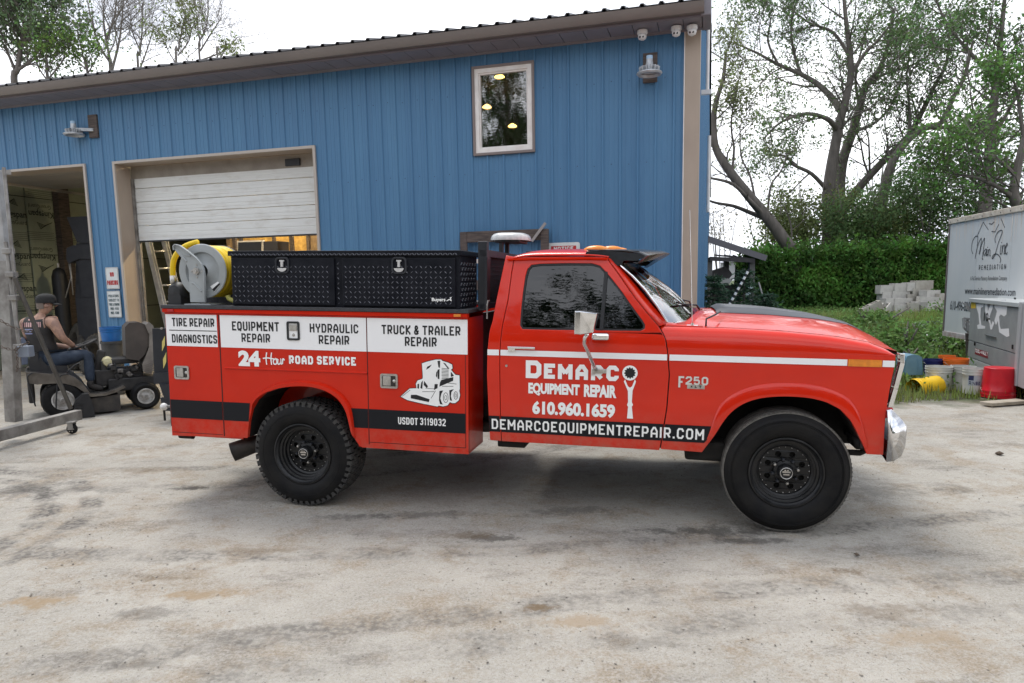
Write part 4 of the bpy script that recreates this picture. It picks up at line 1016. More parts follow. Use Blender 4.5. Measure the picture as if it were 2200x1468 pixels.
# --- wheels
def lug_tread(mb, R, w, n, h, inner, chunky):
    for k in range(n):
        a0 = 2*PI*k/n
        rows = 5 if chunky else 4
        for r in range(rows):
            yc = (r + .5)/rows*w; yw = w/rows*(.86 if chunky else .86)
            a = a0 + (PI/n if r % 2 else 0) + (.015*math.sin(7*k) if chunky else 0)
            da = 2*PI/n*(.41 if chunky else .42)
            vs = []
            for (aa, yy) in ((a-da, yc-yw/2), (a+da*.9, yc-yw/2), (a+da, yc+yw/2), (a-da*.9, yc+yw/2)):
                for rr_ in (R-h, R): vs.append((rr_*math.cos(aa), yy, rr_*math.sin(aa)))
            mb.add(vs, [(1,3,5,7),(0,2,3,1),(2,4,5,3),(4,6,7,5),(6,0,1,7)])
        if chunky:                              # shoulder lugs down the sidewall
            a = a0; da = 2*PI/n*.30; ln = .045 if k % 2 else .030
            vs = []
            for (aa, rr_) in ((a-da, R-.004), (a+da, R-.004), (a+da*.8, R-.018-ln), (a-da*.8, R-.018-ln)):
                y0 = .000 if rr_ > R-.01 else -.0085
                vs += [(rr_*math.cos(aa), y0, rr_*math.sin(aa)), (rr_*math.cos(aa), .012, rr_*math.sin(aa))]
            mb.add(vs, [(0,2,4,6),(0,1,3,2),(2,3,5,4),(4,5,7,6),(6,7,1,0)])
def make_wheel(c, side, chunky, w=.265):
    """c: hub centre at the outer sidewall plane; side 0 faces the camera (outer face towards -y)"""
    R = .3925
    wh = bpy.data.objects.new('wheel', None); link(wh, truck); wh.location = c
    if side: wh.rotation_euler = (0, 0, PI)
    rr0 = .222
    pr_ = [(rr0, .02), (rr0+.012, -.002), (rr0+.05, -.020), (R-.075, -.022), (R-.045, -.012), (R-.022, .002), (R-.012, .016), (R-.010, w/2), (R-.012, w-.016), (R-.03, w), (rr0+.05, w+.01), (rr0, w-.02)]
    if not chunky: pr_ = [(rr0, .02), (rr0+.012, -.002), (rr0+.04, -.018), (R-.085, -.024), (R-.05, -.018), (R-.034, -.009), (R-.032, -.004), (R-.018, .006), (R-.006, .022), (R-.006, w-.022), (R-.03, w), (rr0+.05, w+.01), (rr0, w-.02)]
    mb = MB(); mb.lathe(pr_, (0,0,0), n=96)
    ty = mb.build('tyre', RUBBER, wh, smooth=True, autosmooth=50)
    mb = MB(); 
    if chunky: lug_tread(mb, R, w, 50, .011, 0, True)
    else:
        for r in range(5): mb.lathe([(R-.012, .010+r*.05), (R, .014+r*.05), (R, .048+r*.05), (R-.012, .052+r*.05)], (0,0,0), n=96)
        for k in range(90):
            a = 2*PI*k/90; mb.add([((R+.0005)*math.cos(a+q), y, (R+.0005)*math.sin(a+q)) for q, y in ((-.018,.006),(.018,.006),(.014,.02),(-.014,.02))] , [(0,1,2,3)])
    tag(mb.build('tyre_tread', TREADM if chunky else mat('dusty_tread', (.075,.072,.065), .9, 0, (.15,.14,.125), 20, bump=.3), ty, smooth=not chunky, autosmooth=40), kind='stuff')
    # raised rings on the sidewall
    mb = MB()
    for r in ((R-.052, R-.060) if not chunky else (R-.082,)): mb.tube([(r*math.cos(a), -.0215, r*math.sin(a)) for a in [2*PI*k/72 for k in range(72)]], .0022, 6, closed=True)
    mb.build('sidewall_ring', RUBBER, ty, smooth=True)
    dp = .10 if chunky else .075
    mb = MB(); mb.lathe([(rr0+.004, .012), (rr0+.008, -.006), (rr0-.002, -.008), (rr0-.008, .004), (rr0-.016, .012), (rr0-.020, .03), (rr0-.034, .034), (rr0-.036, .052), (rr0-.048, .056), (rr0-.05, dp-.02), (rr0-.062, dp-.012), (rr0-.066, dp), (rr0-.07, dp+.10)], (0,0,0), n=80)
    mb.build('rim', RIMM, wh, smooth=True, autosmooth=28)
    holes = [circ(.112*math.cos(a), .112*math.sin(a), .0195, 12) for a in [2*PI*(k+.5)/8 for k in range(8)]]
    rd = rr0-.06
    mb = MB(); f0 = lambda x, z: (x, dp - .016*max(0, 1-math.hypot(x, z)/rd) - (.012 if math.hypot(x, z) < .085 else 0), z)
    mb.prism([circ(0, 0, rd, 48)] + holes, f0, lambda x, z: (x, dp+.012, z), back=False)
    mb.build('wheel_disc', RIMM, wh, bevel=.002)
    mb = MB()
    for k in range(24):
        a = 2*PI*k/24; mb.lathe([(0,-.004),(.0035,-.002),(.004,.002)], (.151*math.cos(a), dp-.002, .151*math.sin(a)), n=6)
    tag(mb.build('rim_rivets', STAIN, wh), kind='stuff')
    mb = MB(); mb.lathe([(.072, dp-.005), (.07, dp-.028), (.052, dp-.034), (.05, dp-.075), (.044, dp-.085), (.03, dp-.088), (0, dp-.088)], (0,0,0), n=32); mb.build('hub', RIMM, wh, smooth=True, autosmooth=35)
    MB().lathe([(0, dp+.03), (.17, dp+.03), (.175, dp+.10), (0, dp+.12)], (0,0,0), n=32).build('brake_drum', DARK, wh)
    for k in range(8):
        a = 2*PI*k/8 + .2; mb = MB(); mb.lathe([(.0, dp-.055), (.008, dp-.053), (.0115, dp-.046), (.0115, dp-.02)], (.078*math.cos(a), 0, .078*math.sin(a)), n=6)
        mb.build('lug_nut', BLACKG if k % 3 else STAIN, wh)
    mb = MB(); mb.lathe([(.034, dp-.090), (.036, dp-.0915), (.038, dp-.090)], (0,0,0), n=32)
    mb.poly([[(-.024,.004),(.024,.004),(.024,.014),(-.024,.014)]], lambda x, z: (x, dp-.0895, z)); mb.poly([[(-.018,-.012),(.018,-.012),(.018,-.003),(-.018,-.003)]], lambda x, z: (x, dp-.0895, z))
    for q in (-.008, .008): mb.poly([[(q-.006,.016),(q+.006,.016),(q+.004,.024),(q-.004,.024)]], lambda x, z: (x, dp-.0895, z))
    mb.build('hub_emblem', STAIN, wh)
    return wh
RX, FX = -1.612, 1.766
make_wheel((RX, -.004, .3925 + .0239*RX), 0, True)
make_wheel((FX, 0.004, .3925 + .0239*FX), 0, False)
make_wheel((RX, TW+.004, .3925 + .0239*RX), 1, True)
make_wheel((FX, TW-.004, .3925 + .0239*FX), 1, False)
# --- chassis, axles, exhaust, inner arches
mb = MB()
for y in (.52, TW-.60): mb.box((xL+.03, y, .60), (2.25, y+.08, .74))
for x in (-2.4, -1.0, .2, 1.3, 2.1): mb.box((x, .56, .62), (x+.08, TW-.56, .70))
mb.build('chassis_frame', DARK, truck)
mb = MB(); mb.tube([(RX, .12, .355), (RX, TW-.12, .355)], .045, 12); mb.lathe([(0,-.16),(.11,-.1),(.15,0),(.11,.1),(0,.16)], (RX, 1.0, .355), axis='x', n=20)
mb.tube([(FX, .12, .435), (FX, TW-.12, .435)], .04, 12); mb.tube([(RX,1.0,.36),(.3,1.0,.55)], .04, 12)
for y in (.5, TW-.5): mb.beam((RX-.55, y, .60), (RX, y, .42), .06, .04); mb.beam((RX, y, .42), (RX+.55, y, .58), .06, .04)
mb.build('axle', DARK, truck, smooth=True, autosmooth=40)
mb = MB(); mb.box((.15,.7,.44),(.95,1.3,.62)); mb.box((1.35,.62,.55),(2.05,1.4,1.15)); mb.build('drivetrain', DARK, truck, bevel=.03)
MB().box((-.15,.10,.47),(.05,.45,.66)).build('cab_mount', DARK, truck, bevel=.01); MB().box((1.14,.12,.45),(1.40,.32,.58)).build('cab_mount', DARK, truck, bevel=.02)
MB().box((-2.2,.62,.50),(-1.9,1.38,.62)).build('spare_carrier', DARK, truck, bevel=.03); MB().box((-1.05,.60,.52),(-.3,1.40,.70)).build('fuel_tank', DARK, truck, bevel=.03)
EXH = mat('exhaust_steel', (.03,.028,.027), .5, .5, (.06,.05,.045), 12)
mb = MB(); e0 = onplane(487, 971, TMI, .10); e1 = Vector((-1.95, .26, .405)); d = (e1-e0).normalized()
P0 = []
mb.tube([e0 + Vector((.05,0,0)), e0.lerp(e1, .5), e1, Vector((-1.3,.5,.50)), Vector((.2,.6,.52))], [.072,.066,.06,.05,.04], 24, caps=False)
ang = []
o_ = mb.build('exhaust_pipe', EXH, truck, smooth=True, solid=.004)
for sd_ in (0, 1):
    b0, s_ = (0, 1) if sd_ == 0 else (TW, -1)
    P = [[(x, b0 + s_*.026, z), (x, b0 + s_*.5, z + .02)] for x, z in [(p[0], p[1]) for p in arch]]
    MB().grid(P).build('wheel_house', DARK, truck)
    mb = MB(); mb.box((1.25, min(b0+s_*.45, b0+s_*.47), .55), (2.25, max(b0+s_*.45, b0+s_*.47), 1.2)); mb.build('inner_fender', DARK, truck)
mb = MB(); ff = SC(1862,940); mb.box((2.195,.03,.615),(2.215,.5,.80)); mb.build('splash_guard', BLACKP, truck)

# ================================================================== GROUND
def fbm(x, y, sc, seed=0, oct=4):
    # cheap value noise on arrays
    r = np.zeros_like(x); amp = 1.0; tot = 0
    for o in range(oct):
        f = sc * 2**o; X = x*f + 17.3*o + seed; Y = y*f - 9.1*o + seed*.7
        xi = np.floor(X).astype(int); yi = np.floor(Y).astype(int); xf = X-xi; yf = Y-yi
        def h(a, b):
            n = (a*374761393 + b*668265263 + seed*1442695) & 0x7fffffff; n = (n ^ (n >> 13)) * 1274126177 & 0x7fffffff
            return (n & 0xffff)/65535.0
        u = xf*xf*(3-2*xf); v = yf*yf*(3-2*yf)
        r += amp*((h(xi,yi)*(1-u)+h(xi+1,yi)*u)*(1-v) + (h(xi,yi+1)*(1-u)+h(xi+1,yi+1)*u)*v); tot += amp; amp *= .5
    return r/tot - .5
def bank(x, y):                            # the overgrown bank beyond the yard on the right
    d = np.clip((y - (9.6 + .15*(x-5)))/9.0, 0, 1); r = np.clip((x - 4.6)/2.5, 0, 1)
    bd = np.clip(((x*math.cos(B_PSI) - (y-B_D)*math.sin(B_PSI)) - 3.0)/2.0, 0, 1)
    return .45*d*d*(3-2*d)*r*bd
nx, ny = 520, 420
gx = np.concatenate([np.linspace(-400,-40,10)[:-1], np.linspace(-40,-9,40)[:-1], np.linspace(-9,12,nx), np.linspace(12,50,50)[1:], np.linspace(50,400,10)[1:]])
gy = np.concatenate([np.linspace(-300,-8,14)[:-1], np.linspace(-8,1.5,30)[:-1], 1.5*(16/1.5)**np.linspace(0,1,ny), np.linspace(16,60,70)[1:], np.linspace(60,600,14)[1:]])
X, Y = np.meshgrid(gx, gy); near = np.clip(1-(np.abs(X)-8)/8, 0, 1)*np.clip(1-(Y-12)/6, 0, 1)
Z = .010*fbm(X, Y, 1.1, 3) + .012*fbm(X, Y, 4.0, 5) + .007*fbm(X, Y, 17.0, 9, 3)
Z = Z*near + bank(X, Y) - .006
vs = np.stack([X.ravel(), Y.ravel(), Z.ravel()], 1); nX = len(gx); nY = len(gy)
I, J = np.meshgrid(np.arange(nY-1), np.arange(nX-1), indexing='ij'); a = (I*nX+J).ravel()
fs = np.stack([a, a+1, a+nX+1, a+nX], 1)
def fastmesh(name, vs, fs, m, parent=None, smooth=False, mats=None, mi=None):
    me = bpy.data.meshes.new(name); k = fs.shape[1]
    me.vertices.add(len(vs)); me.vertices.foreach_set('co', np.asarray(vs, dtype=np.float32).ravel())
    me.loops.add(fs.size); me.loops.foreach_set('vertex_index', fs.ravel().astype(np.int32))
    me.polygons.add(len(fs)); me.polygons.foreach_set('loop_start', np.arange(0, fs.size, k, dtype=np.int32))
    me.polygons.foreach_set('loop_total', np.full(len(fs), k, dtype=np.int32))
    if smooth: me.polygons.foreach_set('use_smooth', np.ones(len(fs), dtype=bool))
    me.materials.append(m); me.update(calc_edges=True); me.validate()
    o = bpy.data.objects.new(name, me); link(o, parent); return o
GM = bpy.data.materials.new('yard_gravel'); GM.use_nodes = True; nt = GM.node_tree; L = nt.links; b = nt.nodes['Principled BSDF']
tcn = nd(nt, 'ShaderNodeTexCoord')
def noi(scale, det=6, rough=.6, st=(1,1,1), seed=0.0):
    m_ = nd(nt, 'ShaderNodeMapping'); m_.inputs['Scale'].default_value = st; m_.inputs['Location'].default_value = (seed, seed*1.7, 0); L.new(tcn.outputs['Object'], m_.inputs[0])
    n = nd(nt, 'ShaderNodeTexNoise'); n.inputs['Scale'].default_value = scale; n.inputs['Detail'].default_value = det; n.inputs['Roughness'].default_value = rough
    L.new(m_.outputs[0], n.inputs['Vector']); return n.outputs[0]
def rng(src, lo, hi, a=0.0, b_=1.0):
    r = nd(nt, 'ShaderNodeMapRange'); r.inputs[1].default_value = lo; r.inputs[2].default_value = hi; r.inputs[3].default_value = a; r.inputs[4].default_value = b_
    L.new(src, r.inputs[0]); return r.outputs[0]
def mixc(f, c1, c2, bt='MIX'):
    m_ = nd(nt, 'ShaderNodeMixRGB'); m_.blend_type = bt
    if isinstance(f, float): m_.inputs[0].default_value = f
    else: L.new(f, m_.inputs[0])
    for i, c in ((1, c1), (2, c2)):
        if isinstance(c, tuple): m_.inputs[i].default_value = (*c, 1)
        else: L.new(c, m_.inputs[i])
    return m_.outputs[0]
def mth(op, a_, b_):
    m_ = nd(nt, 'ShaderNodeMath', operation=op)
    for i, c in ((0, a_), (1, b_)):
        if isinstance(c, (int, float)): m_.inputs[i].default_value = c
        else: L.new(c, m_.inputs[i])
    return m_.outputs[0]
c = mixc(rng(noi(.9, 9, .7), .38, .62), (.315, .292, .248), (.42, .393, .340))
c = mixc(rng(noi(2.2, 11, .74, seed=3), .49, .61, 0, .75), c, (.265, .205, .135))          # sandy brown patches
c = mixc(rng(noi(1.0, 12, .76, (1, 2.2, 1), 7), .53, .63, 0, .62), c, (.15, .13, .105))  # dark scuffs
c = mixc(rng(noi(9, 8, .78, (1, 1.6, 1), 1), .56, .66, 0, .6), c, (.16, .14, .11))
c = mixc(rng(noi(70, 3, .7), .42, .62, 0, .45), c, (.48, .46, .43))
c = mixc(rng(noi(160, 2, .7, seed=5), .56, .70, 0, .6), c, (.14, .13, .115))
c = mixc(rng(noi(45, 3, .8, seed=8), .64, .68, 0, .75), c, (.10, .085, .07))
# curved tyre tracks (rings) worn into the dust
def track(cx, cy, r, w, az=0):
    v = nd(nt, 'ShaderNodeVectorMath'); v.operation = 'SUBTRACT'; v.inputs[1].default_value = (cx, cy, 0); L.new(tcn.outputs['Object'], v.inputs[0])
    s2 = nd(nt, 'ShaderNodeSeparateXYZ'); L.new(v.outputs[0], s2.inputs[0])
    d = mth('SQRT', mth('ADD', mth('MULTIPLY', s2.outputs[0], s2.outputs[0]), mth('MULTIPLY', s2.outputs[1], s2.outputs[1])), 0)
    e = mth('ABSOLUTE', mth('SUBTRACT', d, r), 0)
    return rng(e, w*.55, w, 1, 0)
wv = rng(noi(3, 4, .6, seed=9), .40, .62)
rib = rng(noi(30, 2, .5, (1, 1, 1), 2), .4, .6, .35, 1)
for (cx, cy, r, w, k) in ((-4.9, 4.4, 1.55, .12, .55), (-4.9, 4.4, 1.83, .10, .45), (-3.4, 12.5, 6.9, .13, .35), (-3.4, 12.5, 6.3, .10, .30), (3.0, -14.0, 17.6, .13, .32), (2.0, -9.0, 12.2, .14, .25), (-1, 22, 17.9, .12, .35)):
    c = mixc(mth('MULTIPLY', mth('MULTIPLY', mth('MULTIPLY', track(cx, cy, r, w), wv), rib), k*2.4), c, (.13, .12, .108))
# broken brown and dark stains where the yard has them
nb = mth('SUBTRACT', noi(8, 9, .82, seed=13), .5)
def stain(u_, v_, rx, ry, col, k):
    global c
    p = gr(u_, v_); v = nd(nt, 'ShaderNodeVectorMath'); v.operation = 'SUBTRACT'; v.inputs[1].default_value = (p.x, p.y, 0); L.new(tcn.outputs['Object'], v.inputs[0])
    w2 = nd(nt, 'ShaderNodeVectorMath'); w2.operation = 'DIVIDE'; w2.inputs[1].default_value = (rx, ry, 1e6); L.new(v.outputs[0], w2.inputs[0])
    ln = nd(nt, 'ShaderNodeVectorMath'); ln.operation = 'LENGTH'; L.new(w2.outputs[0], ln.inputs[0])
    c = mixc(rng(mth('ADD', ln.outputs['Value'], mth('MULTIPLY', nb, 5.0)), 1.0, .3, 0, min(1, k*1.0)), c, col)
BR, DK, TN = (.16,.115,.07), (.075,.068,.06), (.30,.215,.125)
for a in ((1165,1305,.13,.05,BR,.9),(1240,1335,.22,.09,TN,.6),(1825,1225,.12,.06,BR,.8),(80,1290,.22,.09,TN,.8),(440,1275,.24,.08,TN,.75),(320,1315,.20,.10,DK,.45),(350,1240,.2,.05,BR,.6),
          (410,1047,.16,.07,DK,.9),(1060,1155,.22,.08,DK,.7),(1520,1140,.55,.10,DK,.75),(1620,1160,.3,.06,DK,.7),(900,1105,.5,.10,DK,.5),(760,1110,.35,.10,DK,.5),(990,1150,.25,.09,BR,.6),
          (1360,1380,.25,.08,DK,.35),(60,1050,.30,.30,DK,.55),(300,1010,.3,.12,BR,.5),(1900,1310,.3,.1,BR,.45),(2050,1050,.25,.10,DK,.4),(560,1180,.3,.08,BR,.4),(1230,1095,.35,.12,DK,.5),(250,935,.4,.12,BR,.5),(1860,1050,.5,.35,DK,.3),(300,1425,.16,.05,DK,.4),(2010,1370,.3,.12,TN,.5)): stain(*a)
sx = nd(nt, 'ShaderNodeSeparateXYZ'); L.new(tcn.outputs['Object'], sx.inputs[0])
# weeds and soil beyond the yard edge (right)
edge = mth('ADD', mth('SUBTRACT', sx.outputs[1], mth('ADD', mth('MULTIPLY', sx.outputs[0], .08), 8.15)), mth('MULTIPLY', mth('SUBTRACT', noi(1.6, 4), .5), 1.6))
soil = mixc(rng(noi(5, 5), .4, .6), (.055, .05, .03), (.06, .085, .03))
mask = mth('MULTIPLY', rng(edge, 0, .5), rng(sx.outputs[0], 2.9, 3.6))
c = mixc(mask, c, soil)
# grassy land beyond everything
far = rng(sx.outputs[1], 30, 34); c = mixc(far, c, (.06, .085, .03))
L.new(c, b.inputs['Base Color']); b.inputs['Roughness'].default_value = .92; b.inputs['Specular IOR Level'].default_value = .25
bp = nd(nt, 'ShaderNodeBump'); bp.inputs['Strength'].default_value = .8; bp.inputs['Distance'].default_value = .014
h = mth('ADD', mth('MULTIPLY', noi(110, 4, .75), .8), mth('ADD', mth('MULTIPLY', noi(24, 4, .7, seed=4), 1.2), mth('MULTIPLY', noi(6, 3), 1.2)))
L.new(h, bp.inputs['Height']); L.new(bp.outputs[0], b.inputs['Normal'])
tag(fastmesh('ground', vs, fs, GM, smooth=True), kind='structure')
# loose stones: real little pebbles scattered over the yard
def stones(name, n, pts, smin, smax, m):
    base = np.array([(1,0,0),(-.9,.1,0),(0,1,.05),(.1,-1,0),(0,0,.75),(0,.1,-.7)], float)
    tri = np.array([(0,2,4),(2,1,4),(1,3,4),(3,0,4),(2,0,5),(1,2,5),(3,1,5),(0,3,5)])
    V = np.zeros((n, 6, 3)); s = smin*(smax/smin)**(RS.rand(n)**2.2); ang = RS.rand(n)*2*PI
    Bv = base[None]*(1+.35*(RS.rand(n,6,1)-.5))*s[:,None,None]*np.array([1,.75,.6])
    ca, sa = np.cos(ang)[:,None], np.sin(ang)[:,None]
    V[:,:,0] = Bv[:,:,0]*ca - Bv[:,:,1]*sa + pts[:,0:1]; V[:,:,1] = Bv[:,:,0]*sa + Bv[:,:,1]*ca + pts[:,1:2]; V[:,:,2] = Bv[:,:,2] + s[:,None]*.22 + pts[:,2:3]
    F = (tri[None] + (np.arange(n)*6)[:,None,None]).reshape(-1,3)
    o = fastmesh(name, V.reshape(-1,3), F, m); return o
STM = mat('pebble', (.24,.215,.185), .9, island=.45)
n = 5200
u = RS.rand(n)*2500-150; d_ = 2.2*(12/2.2)**(RS.rand(n)**.85)
px_ = (u-1100)/FPX*d_; cl = fbm(px_, d_, .8, 21); keep = (cl > -.10) | (RS.rand(n) < .35)
P3 = np.stack([px_, d_, np.full(n, -.004)], 1)[keep]
tag(stones('gravel', len(P3), P3, .002, .0095, STM), 'scattered small stones and grit lying over the pale dusty yard', 'gravel', kind='stuff')
for i, (u_, v_, s_, cl_) in enumerate([(2147,977,.05,'dark brown flat clod of dirt lying on the yard by the right picture edge'), (1840,1193,.022,'small brown stone on the dusty yard below the front bumper')]):
    p = gr(u_, v_); o = stones('dirt_clod' if i == 0 else 'stone', 1, np.array([[p.x, p.y, 0]]), s_, s_+.001, mat('clod', (.10,.075,.055), .95, bump=.5))
    tag(o, cl_, 'dirt clod' if i == 0 else 'stone')

# ================================================================== BUILDING
bld = empty('workshop_building', mtx=BM)
tag(bld, 'blue ribbed metal workshop with tan trim, bronze gutter and two big door openings', 'building')
SL, SR, ZT = -12.0, 2.515, 4.80
D1 = (-10.9, -7.31, 0, 3.675); D2 = (-6.69, -3.003, 0, 3.672); WN = (-.455, .356, 3.415, 4.53)
OPEN = [D1, D2, WN]
def ribprof(s):
    k = (s + 6.695)/.2286; f = (k - math.floor(k))*.2286; d = min(f, .2286-f)
    if d < .010: return .019
    if d < .022: return .019*(1-(d-.010)/.012)
    return 0.0
def wall_panel(name, s0, s1, z0, z1, openings, m, parent, fn):
    cuts = {round(s0,4), round(s1,4)}
    k0 = math.floor((s0+6.695)/.2286)-1
    for k in range(k0, k0+int((s1-s0)/.2286)+4):
        c = -6.695 + k*.2286
        for d in (-.022,-.010,.010,.022, .075,.080,.088,.093, .135,.140,.148,.153):
            if s0 < c+d < s1: cuts.add(round(c+d,4))
    for o in openings:
        for e in o[:2]:
            if s0 < e < s1: cuts.add(round(e,4))
    cs = sorted(cuts); mb = MB()
    def pr(s):
        y = ribprof(s)
        k = (s+6.695)/.2286; f = (k-math.floor(k))*.2286
        if .0795 < f < .0885 or .1395 < f < .1485: y = .004
        return -y
    for a, b in zip(cs[:-1], cs[1:]):
        if b-a < 1e-4: continue
        mid_s = (a+b)/2; zz = [(z0, z1)]
        for o in openings:
            if o[0] < mid_s < o[1]:
                nz_ = []
                for (p, q) in zz:
                    if o[2] > p: nz_.append((p, min(q, o[2])))
                    if o[3] < q: nz_.append((max(p, o[3]), q))
                zz = [t for t in nz_ if t[1]-t[0] > .01]
        ea, eb = pr(a+1e-5 if a != s0 else a), pr(b-1e-5)
        for p, q in zz: mb.add([fn(a, ea, p), fn(b, eb, p), fn(b, eb, q), fn(a, ea, q)], [(0,1,2,3)])
    return mb.build(name, m, parent, weld=True)
s = SR; k = 0
while s > SL:
    a = max(SL, s-.9144); wall_panel('siding_panel', a, s-.0008, 0, ZT, OPEN, SIDING, bld, lambda s_, y, z: (s_, y, z)); s -= .9144
mb = MB()
for z in (.75, 1.95, 3.15, 4.2):
    for k in range(66):
        s_ = -6.695 + .2286*(k-24) + .114
        if s_ > SR-.2 or s_ < SL+.1: continue
        if any(o[0]-.06 < s_ < o[1]+.06 and o[2]-.06 < z < o[3]+.06 for o in OPEN): continue
        mb.lathe([(0,-.006),(.006,-.005),(.0075,.0)], (s_, 0, z + .01*math.sin(k*3.1)), n=6)
tag(mb.build('screw_heads', mat('screw_paint', (.03,.07,.13), .5), bld), kind='stuff')
# gable wall (recedes from the right corner) in panels
GD = 20.0
def gtop(t): return ZT + .30*(t if t < GD/2 else GD-t)
t = .165
while t < GD:
    b_ = min(GD, t+.9144); mb = MB(); cs = [t]
    k = math.ceil(t/.2286)
    while k*.2286 < b_:
        for d in (-.022,-.010,.010,.022):
            if t < k*.2286+d < b_: cs.append(k*.2286+d)
        k += 1
    cs.append(b_)
    def gp_(q): f = q/.2286; f = abs(f-round(f))*.2286; return SR + (.019 if f < .0105 else 0)
    for p, q in zip(cs[:-1], cs[1:]): mb.add([(gp_(p), p, 0), (gp_(q), q, 0), (gp_(q), q, gtop(q)), (gp_(p), p, gtop(p))], [(0,1,2,3)])
    mb.build('siding_panel', SIDING, bld, weld=True); t = b_
mb = MB(); mb.box((SL-.02, 0, 0), (SL, GD, ZT)); mb.box((SL, GD, 0), (SR, GD+.02, ZT)); mb.build('rear_wall', SIDING, bld)
mb = MB()
for (a, b_, z0_, z1_) in ((SL, D1[0], 0, 4.7), (D1[0], D1[1], 3.69, 4.7), (D1[1]+.013, D2[0]-.013, 0, 4.7), (D2[0], D2[1], 3.69, 4.7), (D2[1]+.013, WN[0]-.01, 0, 4.7), (WN[0]-.01, WN[1]+.01, 0, WN[2]-.01), (WN[0]-.01, WN[1]+.01, WN[3]+.01, 4.7), (WN[1]+.01, SR-.03, 0, 4.7)):
    mb.box((a, .062, z0_), (b_, .10, z1_))
tag(mb.build('light_leak_liner', mat('leak_liner_board', (.20,.18,.15), .8), bld), kind='stuff')  # unseen boxes added behind the siding to block light leaking through gaps
# corner trim
mb = MB(); mb.box((2.352, -.026, 0), (SR+.026, .0, ZT)); mb.box((SR, .0, 0), (SR+.026, .16, ZT)); mb.build('corner_trim', TRIM, bld, bevel=.004)
mb = MB(); mb.box((2.340, -.030, 0), (2.352, -.0, ZT)); mb.build('trim_edge', WVINYL, bld)
# eave: soffit boards, fascia, gutter, roof
ez = 4.74; OH = .42
mb = MB(); k = 0
for s0 in np.arange(SL-.3, SR+.05, .305):
    mb.box((s0, -OH, ez-.004*(k % 2)*0), (min(s0+.296, SR+.05), .0, ez+.012)); k += 1
mb.box((SL-.3, -.035, ez-.03), (SR+.03, -.02, ez)); tag(mb.build('soffit', SOFFIT, bld), kind='stuff')
mb = MB(); mb.box((SL-.3, -OH-.012, ez-.01), (SR+.06, -OH, ez+.13)); mb.build('fascia', mat('fascia_paint', (.125,.105,.115), .5), bld, bevel=.003)
gp2 = [(-OH-.013, ez+.025), (-OH-.075, ez+.025), (-OH-.095, ez+.05), (-OH-.115, ez+.095), (-OH-.128, ez+.135), (-OH-.118, ez+.138), (-OH-.105, ez+.10), (-OH-.07, ez+.04), (-OH-.02, ez+.04)]
P = [[(s_, y, z) for y, z in gp2] for s_ in (SL-.3, -9, -6, -3, 0, SR+.07)]
MB().grid(P).build('gutter', GUTTER, bld, smooth=True, autosmooth=30)
mb = MB(); mb.add([(SR+.07, y, z) for y, z in gp2[:5]], [(0,1,2,3,4)]); mb.box((SR+.03, -OH-.02, ez+.0), (SR+.15, .10, ez+.19)); mb.build('gable_cap', SOFFIT, bld, bevel=.01)
P = []; ss = [SL-.3]
k = math.ceil((SL-.3+6.6)/.2286)
while -6.6+k*.2286 < SR+.08:
    c0_ = -6.6+k*.2286
    ss += [c0_-.034, c0_-.015, c0_+.015, c0_+.034]; k += 1
def rz(s_): f = (s_+6.6)/.2286; d = abs(f-round(f))*.2286; return .030 if d < .016 else 0.0
for y, z in ((-OH-.085, ez+.162), (GD/2, ez+.162+(GD/2+OH)*.30)):
    P.append([(s_, y, z + rz(s_)) for s_ in ss])
mb = MB().grid(P); mb.grid([[ (p[0], GD+OH, ez+.162) for p in P[0]], P[1]])
mb.build('roof', ROOFM, bld, solid=.012)
# rake trim along the gable
mb = MB(); mb.beam((SR+.06, -OH, ez+.10), (SR+.06, GD/2, ez+.10+(GD/2+OH)*.30), .04, .16, (0,0,1)); mb.build('rake_trim', SOFFIT, bld)
# door openings: jambs, headers, edge trim
def opening(o, name):
    a, b_, z0, z1 = o; mb = MB(); dpt = .285
    mb.box((a, .0, 0), (a+.012, dpt, z1)); mb.build('door_jamb', TRIM, bld)
    MB().box((b_-.012, .0, 0), (b_, dpt, z1)).build('door_jamb', TRIM, bld)
    MB().box((a+.012, .0, z1-.012), (b_-.012, dpt, z1)).build('door_header', TRIM, bld)
    mb = MB(); mb.box((a-.03, -.034, 0), (a+.014, -.0, z1+.03)); mb.box((b_-.014, -.034, 0), (b_+.028, -.0, z1+.03)); mb.box((a+.014, -.034, z1-.012), (b_-.014, -.0, z1+.03)); mb.build('edge_trim', mat('pale_trim', (.42,.375,.33), .5), bld, bevel=.003)
opening(D1, 'a'); opening(D2, 'b')
# office window
a, b_, z0, z1 = WN
mb = MB(); mb.box((a-.035,-.045,z0-.035),(b_+.035,-.0,z0)); mb.box((a-.035,-.045,z1),(b_+.035,-.0,z1+.035)); mb.box((a-.035,-.045,z0),(a,-.0,z1)); mb.box((b_,-.045,z0),(b_+.035,-.0,z1))
wnd = mb.build('window', mat('grey_window_trim', (.20,.165,.155), .5), bld, bevel=.003)
mb = MB(); f_ = .055
mb.prism([rrect(a, z0, b_, z1, .004), rrect(a+f_, z0+f_, b_-f_, z1-f_, .004)], lambda x, z: (x, -.030, z), lambda x, z: (x, .06, z)); mb.build('frame', WVINYL, wnd, bevel=.006)
mb = MB(); mb.prism([rrect(a+f_, z0+f_, b_-f_, z1-f_, .004), rrect(a+f_+.022, z0+f_+.022, b_-f_-.022, z1-f_-.022, .003)], lambda x, z: (x, -.012, z), lambda x, z: (x, .06, z)); mb.build('sash', WVINYL, wnd, bevel=.003)
MB().box((a+.07, .014, z0+.07), (b_-.07, .018, z1-.07)).build('pane', PANE, wnd)
